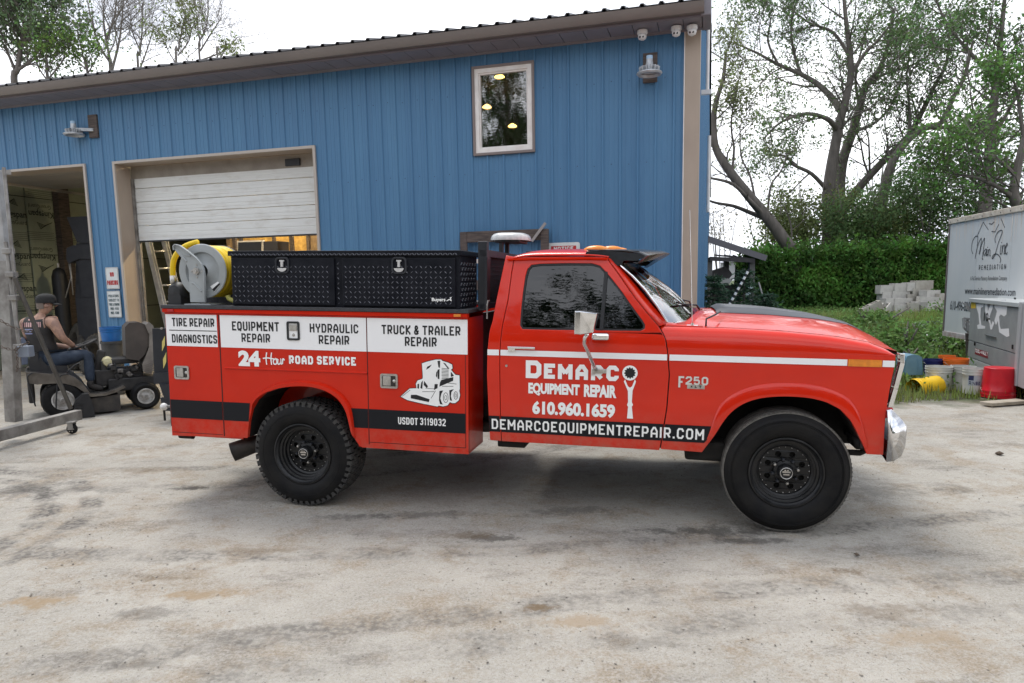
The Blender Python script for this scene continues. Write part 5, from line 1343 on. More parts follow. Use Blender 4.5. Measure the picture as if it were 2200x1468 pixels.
# overhead door, half open: header board, sections
jx0, jx1 = -6.615, -3.10; DYP = .30
mb = MB(); mb.box((jx0-.06, DYP+.0, 3.46), (D2[1], DYP+.04, 3.66)); mb.build('header_board', mat('header_tan', (.30,.27,.225), .6, 0, (.22,.19,.16), 3), bld)
zsec = [W(286.5, v, DYP)[1] for v in (383, 406, 435, 460.5, 486)] + [2.438]
od = bpy.data.objects.new('overhead_door', None); link(od, bld)
for k in range(5):
    zt_, zb_ = zsec[k]-.004, zsec[k+1]+.004
    d_ = MB(); hh = zt_-zb_; P = []
    prof = [(0,.0),(.006,.004),(hh*.22,.004),(hh*.24,.0),(hh*.44,.0),(hh*.46,.004),(hh*.5,.004),(hh*.52,0),(hh*.72,0),(hh*.74,.004),(hh*.98,.004),(hh,.010)]
    for x in (jx0, jx1): P.append([(x, DYP+y_, zb_+z_) for z_, y_ in prof])
    d_.grid(P); d_.box((jx0, DYP+.012, zb_), (jx1, DYP+.045, zt_)); d_.build('door_panel', DOORW, od)
MB().box((jx0, DYP-.006, zsec[5]-.02), (jx1, DYP+.05, zsec[5]+.004)).build('bottom_seal', BLACKP, od)
mb = MB(); mb.box((jx0-.065, DYP-.02, 0), (jx0-.018, DYP+.01, 3.46)); mb.box((jx0-.016, DYP+.0, 0), (jx0-.002, DYP+.05, 3.46)); mb.build('door_track', GALV, bld, bevel=.003)
MB().box((jx1+.005, DYP-.02, 0), (jx1+.05, DYP+.01, 3.46)).build('door_track', GALV, bld, bevel=.003)
mb = MB(); p0 = W(612, 350, DYP-.03); p1_ = W(643, 342, DYP-.03); mb.box((p0[0], DYP-.03, p0[1]-.05), (p1_[0], DYP, p0[1]+.055)); mb.build('door_sensor', BLACKP, od, bevel=.004)
# interior shell: floor slab uses the yard; ceiling, insulated left wall, partition, back walls
INS = mat('green_grey_insulation_board', (.36,.40,.30), .6, 0, (.28,.31,.24), 2)
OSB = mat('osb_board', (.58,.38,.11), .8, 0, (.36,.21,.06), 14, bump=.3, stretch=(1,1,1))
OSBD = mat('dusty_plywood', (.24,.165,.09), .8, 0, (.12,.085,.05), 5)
PXL = SL + .45
for (y0, y1) in ((.2,2.4),(2.42,4.84),(4.86,7.28),(7.3,9.7)):
    for (z0, z1) in ((0,1.2),(1.22,2.42),(2.44,3.64),(3.66,4.7)):
        MB().box((PXL-.05, y0, z0), (PXL, y1-.02, z1)).build('insulation_board', INS, bld)
mb = MB()
for z in (1.21, 2.43, 3.65): mb.box((PXL-.05,.2,z-.012),(PXL-.001,9.7,z+.012))
mb.build('board_joint', mat('joint_tape', (.06,.07,.06), .6), bld)
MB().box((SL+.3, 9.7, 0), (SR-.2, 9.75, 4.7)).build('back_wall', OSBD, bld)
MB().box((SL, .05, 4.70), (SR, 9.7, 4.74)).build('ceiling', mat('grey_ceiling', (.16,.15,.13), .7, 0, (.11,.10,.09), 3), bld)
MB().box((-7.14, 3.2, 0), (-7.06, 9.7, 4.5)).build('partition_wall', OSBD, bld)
mb = MB(); mb.box((-7.06, 2.6, 0), (-2.0, 2.66, 1.15)); 
for (a, b_, z0, z1, mm) in ((-7.05,-5.3,1.2,2.9,OSB), (-5.28,-4.05,1.2,2.9,OSBD), (-4.03,-2.8,1.2,3.4,OSB), (-2.78,-1.2,1.2,3.4,mat('yellow_board', (.50,.34,.10), .7, 0, (.4,.26,.08), 2))):
    MB().box((a, 3.4, 0), (b_, 3.44, z1)).build('wall_sheet', mm, bld)
mb = MB(); 
for x in (-6.9,-6.1,-5.29,-4.7,-4.04,-2.79): mb.box((x-.03, 3.34, 0), (x+.03, 3.40, 3.4))
mb.box((-7.0,3.3,2.30),(-1.3,3.4,2.36)); mb.build('wall_stud', WOODG, bld)
# print on the insulation: wordmarks, swooshes, small lines
PRT = mat('board_print', (.03,.04,.035), .7)
fi = lambda yy, z, o=0: (PXL + .003 + o, yy, z)
mb = MB()
def brand(yc, zc__, sc=1.0, flip=False):
    m2 = MB(); f = (lambda a, z, o=0: fi(2*yc + 0 - a, z, o)) if flip else fi
    font_text(m2, 'Kingspan', yc-.75*sc, zc__-.16*sc, yc+.75*sc, zc__+.28*sc, fi, .02)
    font_text(m2, 'GreenGuard', yc-.62*sc, zc__-.42*sc, yc+.72*sc, zc__-.20*sc, fi, .0)
    for q in range(5):
        ribbon(m2, [(yc-.25+.04*q, zc__+.20+.015*q), (yc-.07+.03*q, zc__+.28+.02*q), (yc+.13-.015*q, zc__+.22+.03*q)], .014, lambda a, z: fi(a, z, .001*q))
    for q in range(5): ribbon(m2, [(yc-.33, zc__-.34-.04*q), (yc+.33-.06*(q % 2), zc__-.34-.04*q)], .007, lambda a, z: fi(a, z))
    if flip:
        m2.v = [(v[0], 2*yc-v[1], 2*zc__-v[2]) for v in m2.v]
    mb.add(m2.v, [t[::-1] if not flip else t for t in m2.f])
def onX(u, v):
    o = BMI @ Vector((0, 0, CAM_H)); d = BMI.to_3x3() @ ray(u, v); p = o + d*((PXL-o.x)/d.x); return p.y, p.z
for (u_, v_, fl_) in ((28,462,False),(142,478,False),(88,455,True),(36,552,False),(50,622,False),(92,547,True),(150,560,False)):
    yy, zz = onX(u_, v_); brand(yy, zz-.02, .40, fl_)
tag(mb.build('printed_lettering', PRT, bld), kind='stuff')
# column, door track of bay one, ceiling joists
MB().box((PXL+.02, 3.05, 0), (PXL+.18, 3.33, 4.5)).build('column', WOODG, bld)
MB().box((PXL+.01, 5.0, 0), (PXL+.07, 5.05, 4.5)).build('board_seam', WOODG, bld)
p = onplane(5, 394, BMI, .35); q = onplane(187, 419, BMI, 3.2)
mb = MB(); mb.beam(p, q, .05, .045); mb.build('ceiling_track', mat('bright_steel', (.62,.60,.55), .4, .4), bld)
for yy in (1.2, 2.2): MB().box((SL+.3, yy, 4.42), (-7.0, yy+.06, 4.54)).build('joist', WOODG, bld)
dbx = MB(); 
for k in range(4): dbx.box((D1[0]+.1, .5+.52*k, 3.78), (D1[1]-.1, 1.0+.52*k, 3.82))
dbx.build('raised_door', mat('underside_door', (.34,.32,.29), .6), bld)
# office interior behind the window with three lit pendant lamps
mb = MB(); mb.box((-2.2, 3.0, 3.0), (2.4, 3.04, 4.69)); mb.box((-2.2,.1,3.0),(-2.16,3.0,4.69)); mb.box((-2.2,.08,2.98),(2.4,3.0,3.02)); mb.build('office_wall', mat('office_paint', (.16,.12,.06), .8, 0, (.10,.075,.04), 2), bld)
LAMP = mat('lamp_glow', (1,.75,.35), .5, emit=(1.0,.60,.16), estr=7)
for i, (u_, v_, yy) in enumerate(((1073,166,.35),(1046,231,1.3),(1101,272,1.9))):
    p = onplane(u_, v_, BMI, yy); wp = BM @ p
    t_ = empty('pendant_lamp', wp); tag(t_, ['glowing pendant lamp highest behind the office window', 'glowing pendant lamp at left of the three behind the office window', 'glowing pendant lamp lowest behind the office window'][i], 'lamp', 'lit lamps inside the office')
    mb = MB(); mb.lathe([(0,-.02),(.055,-.010),(.075,.0),(.05,.025),(.02,.045),(0,.047)], (0,0,0), axis='z', n=20); mb.build('lamp_shade', LAMP, t_, smooth=True)
    MB().cyl((0,0,.04), (0,0,.3), .006, 6).build('lamp_rod', BLACKP, t_)
# shop light in bay two (lit)
for i, (x, y) in enumerate(((-5.6, 2.3), (-3.9, 2.3))):
    t_ = empty('shop_light', BM @ Vector((x, y, 4.3))); t_.rotation_euler = (0, 0, -B_PSI)
    tag(t_, ['lit shop light inside the second bay above the ladder', 'lit shop light inside the second bay behind the right of the white door'][i], 'lamp', 'shop lights inside the bay')
    MB().box((-.5,-.06,0),(.5,.06,.02)).build('light_tube', mat('shop_glow', (1,.9,.7), .5, emit=(1.0,.80,.48), estr=150), t_)
    MB().box((-.55,-.1,.022),(.55,.1,.08)).build('light_housing', WVINYL, t_)

# --- wall-mounted things -----------------------------------------------------
GREYW = mat('grey_lamp_paint', (.48,.50,.52), .4, .3, (.36,.38,.40), 10)
def dome_lamp(s_, z, out_, label, along=0.0):
    r = empty('wall_lamp', BM @ Vector((s_, 0, z))); r.rotation_euler = (0, 0, -B_PSI); tag(r, label, 'wall lamp', 'dome lamps on the blue wall')
    MB().box((-.10, -.045, -.16), (.08, .0, .20)).build('mounting_board', WOODG, r, bevel=.004)
    ax, ay = -along, -out_
    mb = MB(); mb.beam((0, -.04, -.04), (ax, ay, -.03), .045, .05); mb.build('arm', GREYW, r, bevel=.004)
    c = (ax, ay, -.10)
    mb = MB(); mb.lathe([(.0,.01),(.12,.008),(.155,.0),(.16,-.012),(.145,-.03),(.13,-.028),(.11,.0)], c, axis='z', n=32); mb.build('reflector', GREYW, r, smooth=True, autosmooth=40)
    for k in range(14):
        a = 2*PI*k/14; mb = MB(); mb.beam((c[0]+.05*math.cos(a), c[1]+.05*math.sin(a), c[2]+.05), (c[0]+.125*math.cos(a), c[1]+.125*math.sin(a), c[2]+.035), .012, .06); mb.build('cooling_fin', GREYW, r)
    mb = MB(); mb.lathe([(.075,.0),(.07,.07),(.045,.10),(.04,.16),(.0,.16)], c, axis='z', n=20); mb.build('lamp_body', GREYW, r, smooth=True, autosmooth=40)
    MB().lathe([(.04,.16),(.04,.2),(.0,.2)], c, axis='z', n=16).build('photocell', mat('photocell', (.3,.45,.6), .3), r, smooth=True, autosmooth=40)
dome_lamp(1.93, 4.30, .25, 'grey dome wall lamp high on the blue wall right of the office window')
dome_lamp(-7.02, 4.26, .14, 'grey dome wall lamp on a side arm above the gap between the two door openings', along=.30)
def camera_dome(u_, v_, label):
    p = onplane(u_, v_-4, BMI, -.20); r = empty('security_camera', BM @ p); r.rotation_euler = (0,0,-B_PSI); tag(r, label, 'camera', 'white dome cameras under the eave')
    CW = mat('camera_white', (.66,.66,.66), .35)
    MB().lathe([(0,.045),(.062,.045),(.065,.01),(.055,-.005),(0,-.005)], (0,0,0), axis='z', n=24).build('camera_mount', CW, r, smooth=True, autosmooth=40)
    MB().lathe([(.0,.02),(.048,.005),(.055,-.03),(.045,-.06),(.02,-.075),(0,-.077)], (0,-.01,0), axis='z', n=24).build('camera_ball', CW, r, smooth=True)
    for dx in (-.018,.018): MB().lathe([(0,-.006),(.012,-.004),(.013,.01)], (dx-.005,-.055,-.045), n=12).build('lens', BLACKP, r, smooth=True)
camera_dome(1380, 78, 'white dome security camera under the eave, left one of the three')
camera_dome(1453, 70, 'white dome security camera under the eave, middle one of the three')
camera_dome(1487, 68, 'white dome security camera at the corner end of the eave')
def sign(u0, v0, u1, v1, label, cat, rc_=.02, name='wall_sign'):
    a = W(u0, v0, -.03); b = W(u1, v1, -.03); x0, x1 = a[0], b[0]; z1, z0 = a[1], b[1]
    r = empty(name, BM @ Vector(((x0+x1)/2, -.03, (z0+z1)/2))); r.rotation_euler = (0,0,-B_PSI); w_, h_ = (x1-x0)/2, (z1-z0)/2
    tag(r, label, cat); MB().prism([rrect(-w_, -h_, w_, h_, rc_)], lambda x, z: (x, 0, z), lambda x, z: (x, .003, z)).build('sign_plate', SIGNW, r)
    return r, w_, h_, (lambda x, z, o=0: (x, -.0015-o, z))
r, w_, h_, f = sign(225.5, 575, 257, 621, 'white NO PARKING sign with red letters on the blue wall', 'sign')
mb = MB(); stroke_text(mb, 'NO', -.3*w_, .15*h_, .3*w_, .55*h_, .22, f); stroke_text(mb, 'PARKING', -.84*w_, -.62*h_, .84*w_, -.20*h_, .2, f); mb.build('sign_lettering', SIGNR, r)
mb = MB(); ribbon(mb, rrect(-w_+.01, -h_+.01, w_-.01, h_-.01, .014) + [rrect(-w_+.01, -h_+.01, w_-.01, h_-.01, .014)[0]], .004, f); mb.build('sign_border', BLACKL, r)
r, w_, h_, f = sign(229, 625.5, 262, 682, 'small white towing notice in dark letters below the NO PARKING sign', 'sign')
mb = MB()
for i, t_ in enumerate(('VIOLATORS', 'SUBJECT TO', 'FINE & TOWING', 'MIN.-$50', 'MAX.-$200')):
    zz = .72 - .32*i; ww = .8 if i < 3 else .62; stroke_text(mb, t_, -ww*w_, (zz-.2)*h_, ww*w_, zz*h_, .16, f)
mb.build('sign_lettering', mat('sign_teal', (.02,.06,.07), .5), r)
mb = MB(); ribbon(mb, rrect(-w_+.008, -h_+.008, w_-.008, h_-.008, .014) + [rrect(-w_+.008, -h_+.008, w_-.008, h_-.008, .014)[0]], .0035, f); mb.build('sign_border', mat('sign_teal', (.02,.06,.07), .5), r)
r, w_, h_, f = sign(1176, 522.5, 1246, 570, 'white sign with a red NOTICE bar on the blue wall above the cab roof', 'sign', .03)
mb = MB(); mb.poly([[(-w_+.05, h_-.11), (w_-.05, h_-.11), (w_-.05, h_-.045), (-w_+.05, h_-.045)]], lambda x, z: f(x, z)); mb.build('notice_bar', SIGNR, r)
mb = MB(); stroke_text(mb, 'NOTICE', -.6*w_, h_-.10, .6*w_, h_-.055, .26, lambda x, z, o=0: f(x, z, o+.001)); mb.build('sign_lettering', SIGNW, r)
# weathered timber rack frame leaning on the wall behind the cab
r = empty('timber_frame', mtx=BM); tag(r, 'weathered grey timber frame standing against the blue wall behind the truck cab', 'wooden frame')
for (a, b_, w2, h2) in (((-.69,-.10,2.27),(.57,-.10,2.27),.04,.15), ((-.64,-.11,0),(-.64,-.11,2.34),.04,.10), ((.53,-.11,0),(.53,-.11,2.34),.04,.11), ((-.6,-.09,1.6),(.5,-.09,1.6),.04,.14), ((-.6,-.09,.9),(.5,-.09,.9),.04,.14)):
    MB().beam(a, b_, w2, h2, (0,0,1) if abs(a[2]-b_[2]) < .1 else (1,0,0)).build('plank', WOODG, r, bevel=.004)
MB().beam((.36,-.16,2.18),(.55,-.14,2.42), .03, .035).build('brace', mat('bleached_wood', (.30,.28,.27), .8), r)
MB().beam((-.56,-.13,1.93),(.42,-.13,1.95), .05, .06).build('rail', mat('pale_board', (.55,.50,.46), .7), r)
r = empty('vent_pipe', mtx=BM); tag(r, 'thin white pipe rising up the gable corner of the blue workshop', 'pipe')
mb = MB(); mb.cyl((SR+.10, 1.0, 4.2), (SR+.10, 1.0, 6.4), .025, 10); mb.build('pipe_tube', WVINYL, r, smooth=True, autosmooth=40)
mb = MB(); mb.box((SR+.02, .97, 4.18), (SR+.16, 1.03, 4.24)); mb.build('pipe_bracket', WVINYL, r)
r = empty('conduit', mtx=BM); tag(r, 'short white conduit fixed low on the gable side of the blue workshop', 'pipe')
mb = MB(); mb.cyl((SR+.12, 3.0, 2.75), (SR+.12, 3.0, 4.0), .03, 10); mb.build('pipe_tube', WVINYL, r, smooth=True, autosmooth=40)

# ================================================================== VEGETATION
def leafmat(name, c1, c2, tr=.35): return mat(name, c1, .55, 0, c2, .9, island=.45, transl=tr, lo=.4, hi=.6, spec=.3)
BARK = mat('bark', (.10,.088,.078), .9, 0, (.17,.15,.135), 5, bump=.5, bscale=14, stretch=(1,1,.3))
BARKG = mat('pale_bark', (.26,.235,.21), .9, 0, (.18,.16,.145), 6)
class Tree:
    def __init__(s, seed): s.r = random.Random(seed); s.mb = MB(); s.tw = []
    def tube(s, pts, r0, r1, n):
        m = len(pts); s.mb.tube(pts, [r0 + (r1-r0)*i/(m-1) for i in range(m)], n, caps=False)
    def limb(s, pts, r0, r1, kids=8, klen=2.0, lev=2, droop=.0, start=.25, leafy=True, n=8, upb=.35, k=4):
        P = catmull(pts, k); s.tube(P, r0, r1, n)
        m = len(P)
        for i in range(kids):
            f = start + (1-start)*(i+s.r.random())/kids; j = min(m-2, int(f*(m-1))); p = P[j].lerp(P[j+1], s.r.random()); d = (P[j+1]-P[j]).normalized()
            s.branch(p, d, klen*(1.15-.6*f)*(.6+.8*s.r.random()), max(.004, (r0+(r1-r0)*f)*.5), lev, upb, leafy)
        s.branch(P[-1], (P[-1]-P[-2]).normalized(), klen*.7, r1, lev, upb, leafy)
    def branch(s, p, d, L_, r, lev, upb, leafy):
        rv = Vector((s.r.gauss(0,1), s.r.gauss(0,1), s.r.gauss(0,.8))); rv -= d*rv.dot(d); rv.normalize()
        d = (d*.55 + rv*.85 + Vector((0,0,upb*s.r.random()))).normalized(); n = 5 if lev else 4
        pts = [p.copy()]; q = p.copy()
        for i in range(n):
            d = (d + Vector((s.r.gauss(0,.16), s.r.gauss(0,.16), s.r.gauss(0,.14)+upb*.10))).normalized(); q = q + d*(L_/n); pts.append(q.copy())
        s.tube(pts, min(r, .006+.013*L_), .003, 5 if lev > 1 else 3)
        if leafy and lev <= 1: s.tw.append(pts)
        if lev > 0:
            for i in range(4 + (lev > 1)):
                f = (i+.6)/(4+(lev > 1)); j = min(n-1, int(f*n)); s.branch(pts[j].lerp(pts[j+1], f*n-j if f*n-j < 1 else .5), (pts[j+1]-pts[j]).normalized(), L_*(.62-.2*f), r*.55, lev-1, upb, leafy)
    def leaves(s, per, size, spread=.10):
        C = []
        for pts in s.tw:
            for _ in range(per):
                t = s.r.random()**.7*(len(pts)-1); j = min(int(t), len(pts)-2); C.append(pts[j].lerp(pts[j+1], t-j))
        return leafcloud(np.array([tuple(c) for c in C]), size, spread)
def leafcloud(C, size, spread=.1, flat=.0, up=.0, asp=.55, jit=True):
    n = len(C); C = C + RS.normal(0, spread, (n,3)); s = size*(.6+.8*RS.rand(n))
    a = RS.normal(0,1,(n,3)); a[:,2] = a[:,2]*(1-flat) + up; a /= np.linalg.norm(a,axis=1)[:,None]
    b = RS.normal(0,1,(n,3)); b -= a*np.sum(a*b,1)[:,None]; b /= np.linalg.norm(b,axis=1)[:,None]
    c = np.cross(a,b)
    V = np.stack([C, C + a*s[:,None]*.5 + b*s[:,None]*asp*.5 + c*s[:,None]*.08, C + a*s[:,None], C + a*s[:,None]*.5 - b*s[:,None]*asp*.5 + c*s[:,None]*.08], 1)
    return V.reshape(-1,3), np.arange(n*4).reshape(-1,4)
def tree_obj(name, T, per, size, label, lm, bark=BARK, base=None, spread=.12, group=None, cat='tree'):
    b0 = base; r = empty(name, b0); tag(r, label, cat, group)
    vs_ = T.mb.v; T.mb.v = [tuple(Vector(v)-b0) for v in vs_]; T.mb.build('trunk', bark, r, smooth=True)
    if per:
        V, F = T.leaves(per, size, spread); V = V - np.array(b0); o = fastmesh('crown', V, F, lm, r); tag(o, kind='stuff')
    return r
LF1 = leafmat('leaf_mid', (.15,.235,.085), (.095,.155,.065), .5); LF2 = leafmat('leaf_bright', (.17,.26,.06), (.10,.18,.05), .45)
LF3 = leafmat('leaf_olive', (.21,.25,.09), (.14,.175,.07), .5); LF4 = leafmat('leaf_dark', (.022,.050,.020), (.04,.078,.025), .25)
def px(l, Y, dy=None): return [at(u, v, Y + (dy[i] if dy else 0)) for i, (u, v) in enumerate(l)]
def bz(p): return Vector((p.x, p.y, float(bank(np.array(p.x), np.array(p.y)))-.1))
def down(l, Y): p = at(*l[0], Y); return [bz(p)] + [at(u, v, Y) for u, v in l]
# leaning tree beside the building
YL = 27.0; T = Tree(1)
l = [(1708,560),(1683,515),(1653,473),(1614,427),(1572,374),(1542,328),(1534,290),(1536,229),(1553,172),(1560,110)]
T.limb(down(l, YL), .30, .05, 10, 2.2, 2, start=.45)
T.limb(px([(1653,473),(1611,431),(1576,397),(1538,385),(1500,380)], YL, [0,-.3,-.6,-.8,-1]), .09, .03, 5, 1.2, 1, leafy=False)
T.limb(px([(1645,470),(1614,458),(1576,443),(1534,435),(1495,420)], YL, [0,.3,.6,.8,1]), .10, .03, 5, 1.2, 1, leafy=False)
T.limb(px([(1649,465),(1656,400),(1679,366),(1690,330)], YL), .05, .02, 5, 1.2, 1)
T.limb(px([(1624,440),(1612,380),(1592,335),(1590,270)], YL), .05, .02, 6, 1.4, 1)
T.limb(px([(1572,374),(1577,320),(1571,270),(1580,200),(1600,130)], YL), .05, .02, 7, 1.8, 2)
T.limb(px([(1700,548),(1700,490),(1688,450),(1672,430)], YL), .04, .015, 4, 1.0, 1)
tree_obj('leaning_tree', T, 7, .10, 'leaning dark tree nearest the blue building, its trunk bending left over the shed', LF3, base=bz(at(1708,560,YL)))
# twin trunk tree
YM = 31.0; T = Tree(2)
T.limb(down([(1782,488),(1780,420),(1786,362),(1796,305),(1805,259),(1817,214),(1828,160),(1824,95),(1817,38),(1810,-40)], YM), .33, .06, 14, 3.2, 2, start=.35)
T.limb(px([(1799,282),(1782,259),(1748,246),(1714,248),(1672,267),(1640,300)], YM, [0,-.5,-1,-1.5,-2,-2]), .12, .03, 9, 2.2, 2)
T.limb(px([(1805,237),(1790,214),(1759,183),(1721,160),(1672,139),(1626,114),(1576,92)], YM, [0,.4,.8,1,1.2,1.4,1.6]), .16, .03, 12, 2.8, 2)
T.limb(px([(1780,412),(1744,374),(1706,355),(1687,336),(1645,332)], YM, [0,-.5,-1,-1.3,-1.5]), .10, .03, 8, 2.0, 2)
T.limb(px([(1828,160),(1859,114),(1889,84),(1930,30)], YM), .10, .03, 8, 2.6, 2)
T.limb(px([(1721,160),(1705,110),(1700,50),(1715,-10)], YM, [1,1,1,1]), .08, .03, 8, 2.6, 2)
T.limb(px([(1672,139),(1650,90),(1655,40),(1640,-10)], YM, [1,1,1,1]), .06, .02, 7, 2.2, 2)
T.limb(px([(1824,120),(1790,70),(1740,50),(1700,20)], YM), .08, .03, 8, 2.5, 2)
tree_obj('tall_tree', T, 6, .115, 'tall open tree with straight trunk and limbs spreading left towards the roof corner', LF1, base=bz(at(1782,488,YM)))
YN = 33.0; T = Tree(3)
T.limb(down([(1805,492),(1805,450),(1803,401),(1811,343),(1832,282),(1847,229),(1862,183),(1889,149),(1910,90),(1920,20)], YN), .36, .06, 13, 3.0, 2, start=.35)
T.limb(px([(1806,452),(1817,439),(1851,397),(1901,343),(1950,294),(1977,248),(2007,187),(2034,133),(2040,60)], YN, [0,0,-.5,-1,-1.5,-2,-2,-2,-2]), .22, .04, 15, 3.0, 2)
T.limb(px([(1862,183),(1900,160),(1960,140),(2010,110)], YN), .08, .03, 9, 2.4, 2)
T.limb(px([(1832,282),(1870,270),(1905,240),(1930,190),(1945,120)], YN, [0,1,1.5,2,2]), .09, .03, 9, 2.6, 2)
T.limb(px([(1847,229),(1838,170),(1850,110),(1870,40)], YN), .07, .03, 8, 2.4, 2)
tree_obj('tall_tree', T, 6, .115, 'tall forked tree right of the open one, with a heavy limb rising right', LF1, base=bz(at(1805,492,YN)))
YO = 30.0; T = Tree(4)
T.limb(down([(1874,511),(1889,465),(1901,404),(1916,351),(1950,301),(1988,275),(2023,263),(2046,214),(2072,164),(2090,90)], YO), .27, .05, 14, 2.8, 2, start=.35)
T.limb(px([(1988,275),(2042,275),(2080,290),(2110,320)], YO), .10, .03, 8, 2.2, 2)
T.limb(px([(1950,301),(1955,240),(1948,170),(1955,100)], YO), .06, .02, 8, 2.0, 2)
T.limb(px([(1889,465),(1940,440),(1990,420),(2030,380)], YO, [0,-.5,-1,-1]), .06, .02, 8, 2.0, 2)
tree_obj('leaning_tree', T, 6, .12, 'dark tree with trunk leaning right above the hedge, left of the white trailer', LF1, base=bz(at(1874,511,YO)))
YP = 27.0; T = Tree(5)
T.limb(down([(2118,420),(2122,382),(2130,267),(2141,172),(2149,95),(2160,-20)], YP), .26, .06, 20, 3.0, 2, start=.15)
T.limb(px([(2130,300),(2160,250),(2190,200),(2230,150)], YP), .09, .03, 10, 2.4, 2)
T.limb(px([(2141,172),(2090,120),(2040,60),(2010,0)], YP), .09, .03, 10, 2.6, 2)
tree_obj('leafy_tree', T, 6, .14, 'leafy green tree at the upper right with a straight trunk behind the white trailer', leafmat('leaf_fresh', (.14,.23,.075), (.085,.16,.06), .45), base=bz(at(2118,420,YP)))
YQ = 22.0; T = Tree(6)
T.limb(down([(2190,470),(2178,420),(2185,370),(2200,300),(2230,220)], YQ), .20, .06, 12, 2.4, 2, start=.1)
T.limb(px([(2180,425),(2120,390),(2060,375),(2010,370)], YQ, [0,0,.6,1]), .08, .02, 14, 1.9, 2)
T.limb(px([(2184,380),(2140,340),(2090,325),(2040,320)], YQ, [0,0,.6,1]), .07, .02, 12, 1.8, 2)
T.limb(px([(2200,300),(2190,230),(2180,180),(2160,150)], YQ), .06, .02, 9, 1.2, 2)
tree_obj('maple_tree', T, 4, .13, 'low dark green broadleaf tree whose branches overhang the white trailer', leafmat('leaf_maple', (.15,.27,.07), (.09,.18,.05), .5), base=bz(at(2190,470,YQ)))
# understorey shrubs behind the hedge
def cloud(center, rad, n, size, seed, lumps=9):
    rs = np.random.RandomState(seed); n = int(n*.62); cs = rs.normal(0,.45,(lumps,3))*np.array(rad); cs[:,2] = np.abs(cs[:,2])*.9 - rad[2]*.2
    rr = (.35+.35*rs.rand(lumps))[:,None]*np.array(rad)[None]
    k = rs.randint(0,lumps,n); d = rs.normal(0,1,(n,3)); d /= np.linalg.norm(d,axis=1)[:,None]
    P = cs[k] + d*rr[k]*(.55+.5*rs.rand(n)[:,None]**.6) + np.array(center)
    P = P[P[:,2] > float(bank(np.array(center[0]),np.array(center[1])))-.1]
    return leafcloud(P, size, .06)
def shrub(name, c, rad, n, size, label, lm, seed, group=None, cat='shrub', stems=7):
    base = bz(Vector(c)); r = empty(name, base); tag(r, label, cat, group)
    V, F = cloud(c, rad, n, size, seed); o = fastmesh('foliage', V-np.array(base), F, lm, r); tag(o, kind='stuff')
    mb = MB(); rd = random.Random(seed)
    for k in range(stems):
        e = Vector((rd.gauss(0,.4)*rad[0], rd.gauss(0,.4)*rad[1], rad[2]*(.6+.5*rd.random()) + c[2]-base.z)); mb.tube([Vector((rd.gauss(0,.12),rd.gauss(0,.12),0)), e*.5+Vector((rd.gauss(0,.1),0,.1)), e], [.05,.03,.012], 5)
    mb.build('stem', BARK, r, smooth=True); return r
for i, (u_, v_, Y, rx_, rz2, n, lm, lb) in enumerate((
    (1665,505,29.5,1.5,1.7,5200,LF3,'pale olive shrub between the shed roof and the leaning trunk'),
    (1745,490,30.5,1.9,1.9,7500,LF3,'olive shrub between the leaning trunk and the twin trunks'),
    (1840,500,28.8,2.0,1.7,8000,LF1,'mid green shrub at the foot of the twin trunks'),
    (1930,490,29.2,2.1,2.0,9000,LF3,'olive green shrub at the foot of the right-leaning trunk'),
    (2010,470,28.5,2.0,2.4,9000,LF1,'dense green shrub just left of the white trailer, behind the hedge'),
    (2100,450,29.0,2.4,2.6,8000,LF1,'tall green shrub directly behind the white trailer'),
    (1870,430,34.0,3.2,2.6,6500,LF1,'far green shrub seen between the tree trunks'),
    (1548,500,46.0,1.6,1.8,1300,leafmat('leaf_pale', (.26,.22,.17), (.2,.18,.12)),'small pale bare-looking bush far off above the shed roof'))):
    c = at(u_, v_, Y); shrub('shrub', (c.x, c.y, c.z), (rx_, rx_*.7, rz2), n, .13, lb, lm, 40+i)
# hedge
hx = np.linspace(8.6, 30, 400); n = 52000
hxx = 8.8 + RS.rand(n)*21; hd = RS.rand(n); ht = RS.rand(n)
top = 2.10 + .32*fbm(hxx, hxx*0, .6, 4)*2 + .26*fbm(hxx, hxx*0, 2.3, 6)*2 + .02*(hxx-10)
face = RS.rand(n) < .68
yy = np.where(face, 26.3 + .5*fbm(hxx, ht*2.2, 1.1, 8) + .25*RS.rand(n), 26.3 + hd*1.6)
zz = np.where(face, ht*top, top*(.90+.1*RS.rand(n)+.22*RS.rand(n)**5))
yy = yy + .35*np.clip(zz/2.2, 0, 1)**3*face
r = empty('hedge', (16, 27, .3)); tag(r, 'long dense dark green hedge running behind the block pile to the trailer', 'hedge')
V, F = leafcloud(np.stack([hxx, yy, zz+.35], 1), .15, .11, up=.5)
o = fastmesh('foliage', V-np.array([16,27,.3]), F, leafmat('leaf_hedge', (.16,.32,.06), (.075,.16,.04), .5), r); tag(o, kind='stuff')
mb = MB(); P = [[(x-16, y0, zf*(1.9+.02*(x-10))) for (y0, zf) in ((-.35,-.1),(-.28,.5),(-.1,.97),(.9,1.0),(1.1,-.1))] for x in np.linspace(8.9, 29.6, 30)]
mb.grid(P).build('shade_core', mat('hedge_shade', (.012,.024,.010), .95), r)  # solid dark sheet, coloured as the shade deep inside the hedge
